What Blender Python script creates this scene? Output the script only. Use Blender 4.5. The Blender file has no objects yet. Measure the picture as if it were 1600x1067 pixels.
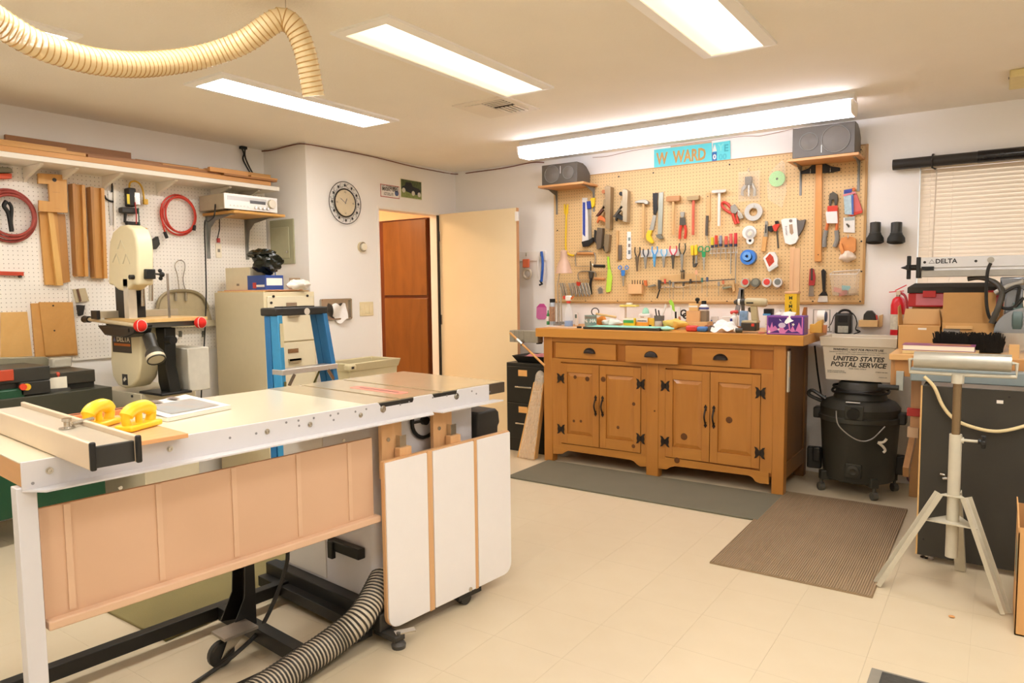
import bpy, bmesh, math, random
from mathutils import Vector as V, Matrix
random.seed(11)
sc = bpy.context.scene
col = sc.collection

# ---------------------------------------------------------------- camera
F = 1105.8; YAW, PIT, ROL = 0.60318, 0.07709, -0.011414; CX, CY = 800.0, 533.5
CH = 1.348
def cam_axes():
    cy, sy = math.cos(YAW), math.sin(YAW)
    f = V((-sy*math.cos(PIT), cy*math.cos(PIT), -math.sin(PIT)))
    r = V((cy, sy, 0)); u = r.cross(f)
    return r*math.cos(ROL)+u*math.sin(ROL), -r*math.sin(ROL)+u*math.cos(ROL), f
CR, CU, CF = cam_axes(); CO = V((0, 0, CH))
cd = bpy.data.cameras.new('camera'); cam = bpy.data.objects.new('camera', cd); col.objects.link(cam)
cd.sensor_fit = 'HORIZONTAL'; cd.sensor_width = 36.0; cd.lens = 36.0*F/1600.0; cd.clip_start = .02
cam.matrix_world = Matrix(((CR.x, CU.x, -CF.x, 0), (CR.y, CU.y, -CF.y, 0), (CR.z, CU.z, -CF.z, CH), (0, 0, 0, 1)))
sc.camera = cam
# ---------------------------------------------------------------- world, exposure
w = bpy.data.worlds.new('world'); sc.world = w; w.use_nodes = True
wb = w.node_tree.nodes['Background']; wb.inputs[0].default_value = (.62, .78, 1, 1); wb.inputs[1].default_value = 2.2
sc.view_settings.view_transform = 'Standard'; sc.view_settings.look = 'None'
sc.view_settings.gamma = 1.0; sc.view_settings.use_curve_mapping = False
sc.view_settings.exposure = EXPO = 1.15
LAMP = 12.5      # strength of the ceiling diffusers
LAMPC = (1.0, .93, .82)
sc.cycles.max_bounces = 8; sc.cycles.diffuse_bounces = 5; sc.cycles.transmission_bounces = 8
sc.cycles.caustics_reflective = False; sc.cycles.caustics_refractive = False
sc.cycles.sample_clamp_indirect = 6.0
# ---------------------------------------------------------------- measured planes (metres)
W = 5.335        # back wall (tool board)
XL = -4.81       # left wall
XC = -4.31       # wall with the clock and the door
YJ = 3.565       # short return wall with the electric panel
HC = 2.44        # ceiling
XR = 2.6; YF = -2.4
def ray(px, py): return CR*((px-CX)/F) - CU*((py-CY)/F) + CF
def PX(px, py, X): d = ray(px, py); return CO + d*(X/d.x)
def PY(px, py, Y): d = ray(px, py); return CO + d*(Y/d.y)
def PZ(px, py, z): d = ray(px, py); return CO + d*((z-CH)/d.z)
def PD(px, py, k): return CO + ray(px, py)*k
class Pl:
    """a vertical plane through O with outward normal n; call: point of the photo on it, o metres out"""
    def __init__(s, O, n): s.O = V(O); s.n = V(n).normalized(); s.u = V((-s.n.y, s.n.x, 0))
    def __call__(s, px, py, o=0):
        d = ray(px, py); return CO + d*(((s.O+s.n*o-CO).dot(s.n))/d.dot(s.n))
PB = Pl((0, W, 0), (0, -1, 0)); PL = Pl((XL, 0, 0), (1, 0, 0)); PC = Pl((XC, 0, 0), (1, 0, 0)); PJ = Pl((0, YJ, 0), (0, -1, 0))
# ---------------------------------------------------------------- materials
def lin(h):
    c = [int(h[i:i+2], 16)/255 for i in (0, 2, 4)]
    return tuple((x/12.92 if x <= .04045 else ((x+.055)/1.055)**2.4) for x in c)
MC = {}
def nt(name):
    m = bpy.data.materials.new(name); m.use_nodes = True
    return m, m.node_tree.nodes, m.node_tree.links, m.node_tree.nodes['Principled BSDF']
def obj_coord(N, L, sx, sy, sz):
    t = N.new('ShaderNodeTexCoord'); mp = N.new('ShaderNodeMapping'); mp.inputs['Scale'].default_value = (sx, sy, sz)
    L.new(t.outputs['Object'], mp.inputs[0]); return mp.outputs[0]
def mix(N, L, fac, a, b):
    x = N.new('ShaderNodeMix'); x.data_type = 'RGBA'
    for k, v in ((0, fac), (6, a), (7, b)):
        if hasattr(v, 'links'): L.new(v, x.inputs[k])
        elif k: x.inputs[k].default_value = (*v, 1)
        else: x.inputs[k].default_value = v
    return x.outputs[2]
def mt(h, r=.5, m=0.0, nz=.07, s=25, bump=0.0, bs=120, tr=0.0, al=1.0, st=(1, 1, 1), ior=1.45, sub=None, coat=0.0):
    k = (h, r, m, nz, s, bump, bs, tr, al, st, sub, coat)
    if k in MC: return MC[k]
    M, N, L, P = nt('paint_'+h); c = lin(h)
    n = N.new('ShaderNodeTexNoise'); n.inputs['Scale'].default_value = s; n.inputs['Detail'].default_value = 4
    L.new(obj_coord(N, L, *st), n.inputs[0])
    c2 = lin(sub) if sub else tuple(max(0, x*(1-2*nz)) for x in c)
    L.new(mix(N, L, n.outputs[0], tuple(min(1, x*(1+nz)) for x in c) if not sub else c, c2), P.inputs['Base Color'])
    P.inputs['Roughness'].default_value = r; P.inputs['Metallic'].default_value = m
    P.inputs['Transmission Weight'].default_value = tr; P.inputs['Alpha'].default_value = al; P.inputs['IOR'].default_value = ior
    P.inputs['Coat Weight'].default_value = coat
    if bump:
        b = N.new('ShaderNodeBump'); b.inputs['Strength'].default_value = bump; b.inputs['Distance'].default_value = .004
        n2 = N.new('ShaderNodeTexNoise'); n2.inputs['Scale'].default_value = bs; n2.inputs['Detail'].default_value = 5
        L.new(obj_coord(N, L, *st), n2.inputs[0]); L.new(n2.outputs[0], b.inputs['Height']); L.new(b.outputs[0], P.inputs['Normal'])
    MC[k] = M; return M
def wood(h1, h2, ax='z', s=14, r=.45, coat=0.0, k=9):
    key = ('w', h1, h2, ax, s, r, coat, k)
    if key in MC: return MC[key]
    M, N, L, P = nt('wood_'+h1)
    q = {'x': (s/k, s, s), 'y': (s, s/k, s), 'z': (s, s, s/k)}[ax]
    n = N.new('ShaderNodeTexNoise'); n.inputs['Scale'].default_value = 1.0; n.inputs['Detail'].default_value = 6; n.inputs['Distortion'].default_value = 1.2
    L.new(obj_coord(N, L, *q), n.inputs[0])
    n2 = N.new('ShaderNodeTexNoise'); n2.inputs['Scale'].default_value = 5.0; n2.inputs['Detail'].default_value = 3
    L.new(obj_coord(N, L, *[x*1.5 for x in q]), n2.inputs[0])
    rp = N.new('ShaderNodeValToRGB'); rp.color_ramp.elements[0].position = .35; rp.color_ramp.elements[1].position = .68
    rp.color_ramp.elements[0].color = (*lin(h2), 1); rp.color_ramp.elements[1].color = (*lin(h1), 1)
    L.new(n.outputs[0], rp.inputs[0])
    L.new(mix(N, L, n2.outputs[0], tuple(x*.85 for x in lin(h1)), rp.outputs[0]), P.inputs['Base Color'])
    P.inputs['Roughness'].default_value = r; P.inputs['Coat Weight'].default_value = coat
    b = N.new('ShaderNodeBump'); b.inputs['Strength'].default_value = .12; b.inputs['Distance'].default_value = .002
    L.new(n2.outputs[0], b.inputs['Height']); L.new(b.outputs[0], P.inputs['Normal'])
    MC[key] = M; return M
def peg(h, hole, a, b, pitch=.0254, rad=.0026):
    M, N, L, P = nt('perforated_board_'+h)
    t = N.new('ShaderNodeTexCoord'); sp = N.new('ShaderNodeSeparateXYZ'); L.new(t.outputs['Object'], sp.inputs[0])
    def mth(op, x, y=None):
        q = N.new('ShaderNodeMath'); q.operation = op
        for i, v in enumerate((x, y)):
            if v is None: continue
            if hasattr(v, 'links'): L.new(v, q.inputs[i])
            else: q.inputs[i].default_value = v
        return q.outputs[0]
    d = []
    for i in (a, b):
        f = mth('FRACT', mth('ADD', mth('DIVIDE', sp.outputs[i], pitch), 100.0)); d.append(mth('POWER', mth('SUBTRACT', f, .5), 2.0))
    hol = mth('LESS_THAN', mth('SQRT', mth('ADD', d[0], d[1])), rad/pitch)
    n = N.new('ShaderNodeTexNoise'); n.inputs['Scale'].default_value = 3; L.new(t.outputs['Object'], n.inputs[0])
    c = lin(h); base = mix(N, L, n.outputs[0], tuple(min(1, x*1.06) for x in c), tuple(x*.9 for x in c))
    L.new(mix(N, L, hol, base, lin(hole)), P.inputs['Base Color']); P.inputs['Roughness'].default_value = .55
    return M
def emit(h, strength, grad=None):
    M, N, L, P = nt('lamp_'+h); c = lin(h)
    P.inputs['Base Color'].default_value = (*c, 1); P.inputs['Emission Color'].default_value = (*c, 1)
    P.inputs['Emission Strength'].default_value = strength
    if grad:
        t = N.new('ShaderNodeTexCoord'); sp = N.new('ShaderNodeSeparateXYZ'); L.new(t.outputs['Object'], sp.inputs[0])
        r = N.new('ShaderNodeMapRange'); r.interpolation_type = 'SMOOTHSTEP'
        for i, v in enumerate((-.1, .1, grad, strength)): r.inputs[i+1].default_value = v
        L.new(sp.outputs[0], r.inputs[0]); L.new(r.outputs[0], P.inputs['Emission Strength'])
    return M
def glass(h='ffffff', r=.05, al=.25):
    return mt(h, r=r, al=al, nz=.01)
# ---------------------------------------------------------------- mesh building
class MB:
    def __init__(s): s.v = []; s.f = []
    def add(s, vs, fs):
        o = len(s.v); s.v += [V(x) for x in vs]; s.f += [tuple(o+i for i in f) for f in fs]; return s
    def bb(s, x0, x1, y0, y1, z0, z1):
        return s.add([(x, y, z) for z in (z0, z1) for y in (y0, y1) for x in (x0, x1)], [(0, 2, 3, 1), (4, 5, 7, 6), (0, 1, 5, 4), (2, 6, 7, 3), (0, 4, 6, 2), (1, 3, 7, 5)])
    def obx(s, c, ax, sz):
        """box by centre, three axes and full sizes"""
        c = V(c); a = [V(x).normalized()*(d/2) for x, d in zip(ax, sz)]
        return s.add([c+a[0]*i+a[1]*j+a[2]*k for k in (-1, 1) for j in (-1, 1) for i in (-1, 1)], [(0, 2, 3, 1), (4, 5, 7, 6), (0, 1, 5, 4), (2, 6, 7, 3), (0, 4, 6, 2), (1, 3, 7, 5)])
    def bar(s, a, b, wd, th, up=(0, 0, 1)):
        """square bar from a to b, wd wide and th along up"""
        a = V(a); b = V(b); d = (b-a).normalized(); up = V(up); sd = d.cross(up)
        if sd.length < 1e-4: sd = d.cross(V((1, 0, 0)))
        sd.normalize(); up = sd.cross(d)
        return s.obx((a+b)/2, (d, sd, up), ((b-a).length, wd, th))
    def ring(s, c, d, r, n):
        d = d.normalized(); x = d.cross(V((0, 0, 1)))
        if x.length < 1e-3: x = d.cross(V((1, 0, 0)))
        x.normalize(); y = d.cross(x)
        return [c+x*(r*math.cos(2*math.pi*i/n))+y*(r*math.sin(2*math.pi*i/n)) for i in range(n)]
    def cyl(s, a, b, r, r2=None, n=14):
        a = V(a); b = V(b); r2 = r if r2 is None else r2; d = b-a
        vs = s.ring(a, d, r, n)+s.ring(b, d, r2, n)
        return s.add(vs, [(i, (i+1) % n, n+(i+1) % n, n+i) for i in range(n)]+[tuple(range(n))[::-1], tuple(range(n, 2*n))])
    def lathe(s, o, ax, prof, n=20):
        o = V(o); ax = V(ax).normalized(); vs = []; fs = []
        for r, h in prof: vs += s.ring(o+ax*h, ax, max(r, 1e-5), n)
        for k in range(len(prof)-1): fs += [(k*n+i, k*n+(i+1) % n, (k+1)*n+(i+1) % n, (k+1)*n+i) for i in range(n)]
        q = (len(prof)-1)*n
        if prof[0] == prof[-1]: return s.add(vs, fs)
        return s.add(vs, fs+[tuple(range(n))[::-1], tuple(range(q, q+n))])
    def tube(s, pts, r, n=8, closed=False):
        pts = [V(p) for p in pts]; m = len(pts); rr = r if isinstance(r, (list, tuple)) else [r]*m
        tg = []
        for i in range(m):
            a = pts[i-1] if (i or closed) else pts[0]; b = pts[(i+1) % m] if (i < m-1 or closed) else pts[-1]
            t = b-a; tg.append(t.normalized() if t.length > 1e-9 else V((0, 0, 1)))
        x = tg[0].orthogonal().normalized(); vs = []
        for i in range(m):
            x = (x-tg[i]*x.dot(tg[i]));  x = x.normalized() if x.length > 1e-6 else tg[i].orthogonal().normalized()
            y = tg[i].cross(x)
            vs += [pts[i]+x*(rr[i]*math.cos(2*math.pi*j/n))+y*(rr[i]*math.sin(2*math.pi*j/n)) for j in range(n)]
        fs = [(i*n+j, i*n+(j+1) % n, ((i+1) % m)*n+(j+1) % n, ((i+1) % m)*n+j) for i in range(m if closed else m-1) for j in range(n)]
        if not closed: fs += [tuple(range(n))[::-1], tuple(range((m-1)*n, m*n))]
        return s.add(vs, fs)
    def prism(s, pts, vec):
        pts = [V(p) for p in pts]; vec = V(vec); n = len(pts)
        return s.add(pts+[p+vec for p in pts], [tuple(range(n))[::-1], tuple(range(n, 2*n))]+[(i, (i+1) % n, n+(i+1) % n, n+i) for i in range(n)])
    def sph(s, c, r, n=14, m=9):
        c = V(c); r = (r, r, r) if not isinstance(r, (list, tuple)) else r; vs = []; fs = []
        for k in range(m+1):
            a = math.pi*k/m; q = max(math.sin(a), 1e-4)
            vs += [c+V((r[0]*q*math.cos(2*math.pi*i/n), r[1]*q*math.sin(2*math.pi*i/n), r[2]*math.cos(a))) for i in range(n)]
        for k in range(m): fs += [(k*n+i, (k+1)*n+i, (k+1)*n+(i+1) % n, k*n+(i+1) % n) for i in range(n)]
        return s.add(vs, fs)
    def grid(s, fn, nu, nv):
        vs = [fn(i/nu, j/nv) for j in range(nv+1) for i in range(nu+1)]; q = nu+1
        return s.add(vs, [(j*q+i, j*q+i+1, (j+1)*q+i+1, (j+1)*q+i) for j in range(nv) for i in range(nu)])
    # --- on a wall plane, positions read in the photograph, real sizes
    def pp(s, pl, pts, o, th): return s.prism([pl(x, y, o) for x, y in pts], pl.n*th)
    def pq(s, pl, pts, o, th): return s.prism([pl(x, y, o) for x, y in pts], -pl.n*th)   # front face at o
    def pt(s, pl, pts, o, r, n=7, sub=0):
        q = [pl(*(p if len(p) == 3 else (*p, o))) for p in pts]
        return s.tube(smooth(q, sub) if sub else q, r, n)
    def pr(s, pl, x0, y0, x1, y1, o, th):
        a = pl(x0, y0, o); b = pl(x1, y1, o); c = (a+b)/2+pl.n*(th/2); d = b-a
        return s.obx(c, (pl.u, pl.n, V((0, 0, 1))), (abs(d.dot(pl.u)), th, abs(d.z)))
    def pc(s, pl, x, y, r, o, th, r2=None, n=20): a = pl(x, y, o); return s.cyl(a, a+pl.n*th, r, r2, n)
def smooth(p, k=4):
    """Catmull-Rom through the points"""
    out = []; n = len(p); p = [V(x) for x in p]
    for i in range(n-1):
        a, b, c, d = p[max(i-1, 0)], p[i], p[i+1], p[min(i+2, n-1)]
        for j in range(k):
            t = j/k; out.append(.5*((2*b)+(c-a)*t+(2*a-5*b+4*c-d)*t*t+(3*b-a-3*c+d)*t**3))
    return out+[p[-1]]
def circ(c, u, v, r, n=24, a0=0, a1=None):
    a1 = 2*math.pi if a1 is None else a1; full = abs(a1-a0-2*math.pi) < 1e-6; k = n if full else n-1
    return [V(c)+V(u)*(r*math.cos(a0+(a1-a0)*i/k))+V(v)*(r*math.sin(a0+(a1-a0)*i/k)) for i in range(n)]
def mesh(mb, name, mat, off, sm=True):
    me = bpy.data.meshes.new(name); me.from_pydata([tuple(x-off) for x in mb.v], [], mb.f)
    bm = bmesh.new(); bm.from_mesh(me); bmesh.ops.recalc_face_normals(bm, faces=bm.faces); bm.to_mesh(me); bm.free()
    if sm:
        me.polygons.foreach_set('use_smooth', [True]*len(me.polygons)); me.set_sharp_from_angle(angle=math.radians(38))
    me.materials.append(mat); me.update(); return me
def bevel(o, b, seg=2):
    if b:
        m = o.modifiers.new('bevel', 'BEVEL'); m.width = b; m.segments = seg; m.limit_method = 'ANGLE'; m.angle_limit = math.radians(40)
def base_of(mb):
    xs = [p.x for p in mb.v]; ys = [p.y for p in mb.v]
    return V(((min(xs)+max(xs))/2, (min(ys)+max(ys))/2, min(p.z for p in mb.v)))
def tagp(o, label=None, cat=None, group=None, kind=None):
    for k, v in (('label', label), ('category', cat), ('group', group), ('kind', kind)):
        if v: o[k] = v
    return o
class T:
    """a thing: an Empty at its base that parents its parts"""
    def __init__(s, name, label, cat, group=None, loc=None):
        s.o = bpy.data.objects.new(name, None); s.o.empty_display_size = .05; col.objects.link(s.o); tagp(s.o, label, cat, group)
        s.loc = None
        if loc is not None: s.loc = V(loc); s.o.location = s.loc
    def p(s, name, mb, mat, par=None, bev=0, label=None, sm=True, kind=None, seg=2):
        if s.loc is None: s.loc = base_of(mb); s.o.location = s.loc
        o = bpy.data.objects.new(name, mesh(mb, name, mat, s.loc, sm)); col.objects.link(o); o.parent = par or s.o
        bevel(o, bev, seg); tagp(o, label, kind=kind); return o
    def text(s, body, at, right, up, size, mat, par=None, al='LEFT', bold=0.0, shear=0.0, ext=.0006, name='lettering', wd=None):
        if s.loc is None: s.loc = V(at); s.o.location = s.loc
        me = text_mesh(body, at, right, up, size, al, bold, shear, ext, s.loc, name, wd); me.materials.append(mat)
        o = bpy.data.objects.new(name, me); col.objects.link(o); o.parent = par or s.o; return o
def text_mesh(body, at, right, up, size, al, bold, shear, ext, off, name, wd=None):
    c = bpy.data.curves.new('lettering', 'FONT'); c.body = body; c.size = size; c.align_x = al; c.align_y = 'CENTER'
    c.offset = bold; c.shear = shear; c.extrude = ext; c.resolution_u = 2
    t = bpy.data.objects.new('lettering_source', c); me = bpy.data.meshes.new_from_object(t); me.name = name
    bpy.data.objects.remove(t); bpy.data.curves.remove(c)
    r = V(right).normalized(); u = V(up).normalized(); n = r.cross(u); k = 1.0
    if wd and len(me.vertices):
        xs = [v.co.x for v in me.vertices]; k = wd/max(1e-6, max(xs)-min(xs))
    for v in me.vertices: v.co = V(at)+r*(v.co.x*k)+u*v.co.y+n*v.co.z-off
    me.update(); return me
def one(name, label, cat, mb, mat, group=None, bev=0, sm=True, seg=2, kind=None):
    off = base_of(mb); o = bpy.data.objects.new(name, mesh(mb, name, mat, off, sm)); col.objects.link(o); o.location = off
    bevel(o, bev, seg); return tagp(o, label, cat, group, kind)
def struct(name, mb, mat, bev=0, sm=True):
    o = bpy.data.objects.new(name, mesh(mb, name, mat, V((0, 0, 0)), sm)); col.objects.link(o); o['kind'] = 'structure'; bevel(o, bev); return o
def child(par, name, mb, mat, bev=0, sm=True, kind=None, label=None):
    off = par.location.copy(); o = bpy.data.objects.new(name, mesh(mb, name, mat, off, sm)); col.objects.link(o); o.parent = par; bevel(o, bev); return tagp(o, label, kind=kind)
UP = V((0, 0, 1)); EX = V((1, 0, 0)); EY = V((0, 1, 0))
# ================================================================ the setting
m_wall = mt('f5f1eb', r=.85, nz=.012, s=3, bump=.10, bs=160)
m_ceil = mt('f8f1e4', r=.9, nz=.02, s=4, bump=.35, bs=95)
m_floor = mt('c0b094', r=.6)
m_tile = mt('d1c3a8', r=.34, nz=.03, s=7, sub='cbbb9d')
m_white = mt('f2eee6', r=.4, nz=.015)
fl = struct('floor', MB().bb(-7.2, XR, YF, 7.2, -.12, -.003), m_floor)
TS = .305
tm = {}
def tile_mesh():
    g = .0003; me = mesh(MB().bb(-TS/2+g, TS/2-g, -TS/2+g, TS/2-g, -.003, 0), 'tile', m_tile, V((0, 0, 0)), False); return me
tme = tile_mesh()
cells = []
for i in range(-16, 9):
    for j in range(-8, 18):
        x, y = (i+.35)*TS, (j+.5)*TS
        if XL < x-TS/2 and x+TS/2 < XR and YF < y-TS/2 and y+TS/2 < W: cells.append((x, y))
def seen(x, y):
    q = V((x, y, 0))-CO; d = q.dot(CF)
    return d > .3 and abs(q.dot(CR)/d*F) < 880 and abs(q.dot(CU)/d*F) < 660
vis = sorted([c for c in cells if seen(*c)], key=lambda c: c[0]**2+c[1]**2)[:296]
vs_ = set(vis)
for x, y in vis:
    o = bpy.data.objects.new('tile', tme); col.objects.link(o); o.location = (x, y, 0); o.parent = fl
rest = MB(); g = .0003
for x, y in cells:
    if (x, y) not in vs_: rest.bb(x-TS/2+g, x+TS/2-g, y-TS/2+g, y+TS/2-g, -.003, 0)
ymx = max(c[1] for c in cells)+TS/2
for x0, x1, y0, y1 in ((XL, XR, ymx+.001, W), (XL, (-15+.35-.5)*TS, YF, W), (8.85*TS, XR, YF, W)):
    if x1-x0 > .01: rest.bb(x0, x1, y0, y1, -.003, 0)
child(fl, 'tile_field', rest, m_tile, sm=False, kind='stuff')
struct('ceiling', MB().bb(XL-.15, XR, YF, W+.15, HC, HC+.12), m_ceil)
struct('wall_left', MB().bb(XL-.12, XL, YF, YJ, 0, HC), m_wall)
struct('wall_return', MB().bb(XL-.12, XC-.12, YJ, YJ+.12, 0, HC), m_wall)
D0, D1, DT = 4.29, 5.115, 2.035      # door opening
mb = MB(); mb.bb(XC-.12, XC, YJ, D0, 0, HC).bb(XC-.12, XC, D1, W, 0, HC).bb(XC-.12, XC, D0, D1, DT, HC); struct('wall_door', mb, m_wall)
WX0, WX1, WZ0, WZ1 = -.455, 1.1, 1.08, 2.105   # window
mb = MB(); mb.bb(XC, WX0, W, W+.15, 0, HC).bb(WX1, XR, W, W+.15, 0, HC).bb(WX0, WX1, W, W+.15, 0, WZ0).bb(WX0, WX1, W, W+.15, WZ1, HC); struct('wall_back', mb, m_wall)
struct('wall_right', MB().bb(XR, XR+.12, YF, W+.15, 0, HC), m_wall)
struct('wall_front', MB().bb(XL-.12, XR+.12, YF-.12, YF, 0, HC), m_wall)
# door frame (jambs and head)
m_trim = mt('f6efe6', r=.5, nz=.01)
mb = MB(); t = .02
mb.bb(XC-.12, XC+.004, D0, D0+t, 0, DT).bb(XC-.12, XC+.004, D1-t, D1, 0, DT).bb(XC-.12, XC+.004, D0+t, D1-t, DT-t, DT); struct('trim_1', mb, m_trim)
# open door leaf, hinged on the corner side, standing parallel to the back wall
m_door = mt('f0dfba', r=.55, nz=.04, s=2.5, sub='e9d3a6')
dl = T('door_1', 'plain cream door leaf standing open beside the doorway', 'door', loc=(XC+.5, D1-.02, 0)); dl.o['kind'] = 'structure'; del dl.o['label']; del dl.o['category']
dx0, dx1 = XC+.012, XC+.012+.86
dl.p('leaf', MB().bb(dx0, dx1, D1-.04, D1-.002, .012, DT-.012), m_door, bev=.0015)
dl.p('edge_band', MB().bb(dx1, dx1+.003, D1-.039, D1-.003, .012, DT-.012), wood('d9a878', 'c9925f'))
m_chr = mt('c9c5bd', r=.25, m=1, nz=.02); m_dark = mt('2a2622', r=.5); m_black = mt('191815', r=.45, nz=.1)
dl.p('weatherstrip', MB().bb(XC-.004, XC+.0115, D1-.062, D1-.0405, .02, DT-.022), m_black)
for z in (.25, 1.05, 1.82): dl.p('hinge', MB().bb(XC+.0116, XC+.03, D1-.046, D1-.0402, z-.045, z+.045), m_chr)
a = PY(808, 338, D1-.045); dl.p('contact_sensor', MB().bb(a.x-.018, a.x+.018, D1-.058, D1-.04, a.z-.04, a.z+.04), m_white, bev=.004)
# hall behind the door
m_hw = mt('efe4da', r=.8, nz=.02); m_hc = mt('f0bd98', r=.85, nz=.02)
struct('wall_hall', MB().bb(-7.2, XC-.12, 6.9, 7.0, 0, HC), m_hw); struct('wall_hall_end', MB().bb(-7.2, -7.08, YJ+.12, 6.9, 0, HC), m_hw)
struct('ceiling_hall', MB().bb(-7.2, XC-.12, YJ+.12, 7.0, 2.40, 2.5), m_hc)
struct('wall_hall_side', MB().bb(XC-.14, XC-.12, W, 6.9, 0, 2.4), m_hw)
hl = T('hall_fill_light', 'added unseen round ceiling light brightening the hall beyond the doorway', 'ceiling light', loc=(-5.5, 4.4, 2.36))  # out-of-view fitting, added to brighten the hall
hl.p('base_ring', MB().cyl((-5.5, 4.4, 2.385), (-5.5, 4.4, 2.3995), .3, n=32), m_white); hl.p('glass_disc', MB().lathe((-5.5, 4.4, 2.384), (0, 0, -1), [(.28, 0), (.27, .015), (.2, .03), (.02, .035)], 32), emit('ffd8a8', 24))
# ceiling troffers
m_frame = mt('fcfaf6', r=.55, nz=.01)
def troffer(x, y, label, mat):
    t = T('ceiling_light', label, 'ceiling light', 'recessed ceiling lights', loc=(x, y, HC-.02))
    o = t.loc; L, B = .64, .17; l, b = .60, .12
    z0, z1 = HC-.018, HC
    mb = MB()
    for k in (-1, 1):
        mb.add([(x+k*B, y-L, z1), (x+k*B, y+L, z1), (x+k*B, y+L, z0+.006), (x+k*B, y-L, z0+.006), (x+k*b, y-l, z0), (x+k*b, y+l, z0), (x+k*b, y+l, z1), (x+k*b, y-l, z1)],
               [(0, 1, 2, 3), (3, 2, 5, 4), (4, 5, 6, 7), (0, 3, 4, 7), (1, 6, 5, 2), (0, 7, 6, 1)])
    for k in (-1, 1):
        mb.add([(x-B, y+k*L, z1), (x+B, y+k*L, z1), (x+B, y+k*L, z0+.006), (x-B, y+k*L, z0+.006), (x-b, y+k*l, z0), (x+b, y+k*l, z0), (x+b, y+k*l, z1), (x-b, y+k*l, z1)],
               [(0, 1, 2, 3), (3, 2, 5, 4), (4, 5, 6, 7), (0, 3, 4, 7), (1, 6, 5, 2), (0, 7, 6, 1)])
    t.p('trim_frame', mb, m_frame, sm=False)
    t.p('diffuser', MB().bb(x-b, x+b, y-l, y+l, HC-.012, HC-.008), mat, sm=False)
m_l1 = emit('fffcf8', LAMP); m_l3 = emit('fffcf8', LAMP*.5); m_l2 = emit('ffeecb', 1.5, .47)
for x, y, lb, m in ((-2.22, 2.77, 'cream glowing ceiling light in the middle, beside the air vent', m_l2), (-3.42, 2.82, 'bright white ceiling light at the end of the hanging hose', m_l1),
                    (-1.04, 2.77, 'cream ceiling light cut off by the top edge, over the room middle', m_l2), (-3.42, .89, 'ceiling light mostly hidden behind the hanging hose, top left', m_l1),
                    (.14, 2.77, 'ceiling light above the right hand bench', m_l1), (-2.22, .89, 'ceiling light overhead near the camera', m_l3), (-1.04, .89, 'ceiling light right above the camera', m_l3), (.14, .89, 'ceiling light right of the camera', m_l3),
                    (-1.04, -1.0, 'ceiling light behind the camera', m_l1), (1.4, 1.9, 'ceiling light at the far right', m_l1)): troffer(x, y, lb, m)
# long wraparound fixture over the bench
t = T('fluorescent_fixture', 'long white wraparound fluorescent fixture above the tool board', 'light fixture', loc=(-1.9, 4.59, 2.32))
x0, x1, y0, y1 = -3.035, -.725, 4.50, 4.665
t.p('housing', MB().bb(x0, x1, y0+.035, y1-.035, 2.400, HC), m_white); t.p('top_plate', MB().bb(x0, x1, y0-.006, y1+.006, 2.3955, 2.400), mt('efedf6', r=.5))
m_wrap = emit('f4f3ff', LAMP*.5)
prof = [(y0, 2.395), (y0, 2.35), (y0+.02, 2.32), (y1-.02, 2.32), (y1, 2.35), (y1, 2.395)]
for a, b in ((x0+.012, (x0+x1)/2-.002), ((x0+x1)/2+.002, x1-.012)): t.p('lens', MB().prism([(a, y, z) for y, z in prof], (b-a, 0, 0)), m_wrap, sm=False)
for a in (x0, x1-.012): t.p('end_cap', MB().prism([(a, y+(.002 if y > 4.6 else -.002), z-.002) for y, z in prof], (.012, 0, 0)), m_white, sm=False)
# air vent
t = T('ceiling_vent', 'white square ceiling air vent with slatted louvres', 'air vent', loc=(-2.56, 3.58, HC-.012))
x0, x1, y0, y1 = -2.75, -2.37, 3.385, 3.77; m_vent = mt('efe6d8', r=.5, nz=.01)
t.p('plate', MB().bb(x0, x1, y0, y1, HC-.008, HC), m_vent); t.p('opening', MB().bb(x0+.05, x1-.05, y0+.05, y1-.05, HC-.0085, HC-.002), mt('3a3026', r=.7))
for i in range(4):
    for (a, b) in ((0, 1), (1, 0)):
        d = .05+.03*i
        if a: t.p('louvre', MB().bb(x0+.19, x1-.05, y0+d, y0+d+.016, HC-.011, HC-.009), m_vent)
        else: t.p('louvre', MB().bb(x1-d-.016, x1-d, y0+.19, y1-.05, HC-.013, HC-.007), m_vent)
t.p('centre_plate', MB().bb(x0+.05, x0+.185, y0+.05, y1-.05, HC-.014, HC-.008), m_vent); t.p('centre_plate', MB().bb(x0+.19, x1-.17, y0+.19, y1-.05, HC-.014, HC-.008), m_vent)
a = PZ(1588, 118, HC); t = T('ceiling_sensor', 'cream plastic box on the ceiling at the right edge', 'ceiling box')
t.p('case', MB().bb(a.x-.03, a.x+.12, a.y-.15, a.y+.15, HC-.04, HC), mt('ecdca0', r=.5), bev=.006); t.p('screw', MB().cyl((a.x-.031, a.y-.05, HC-.02), (a.x-.034, a.y-.05, HC-.02), .006), m_dark)
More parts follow.
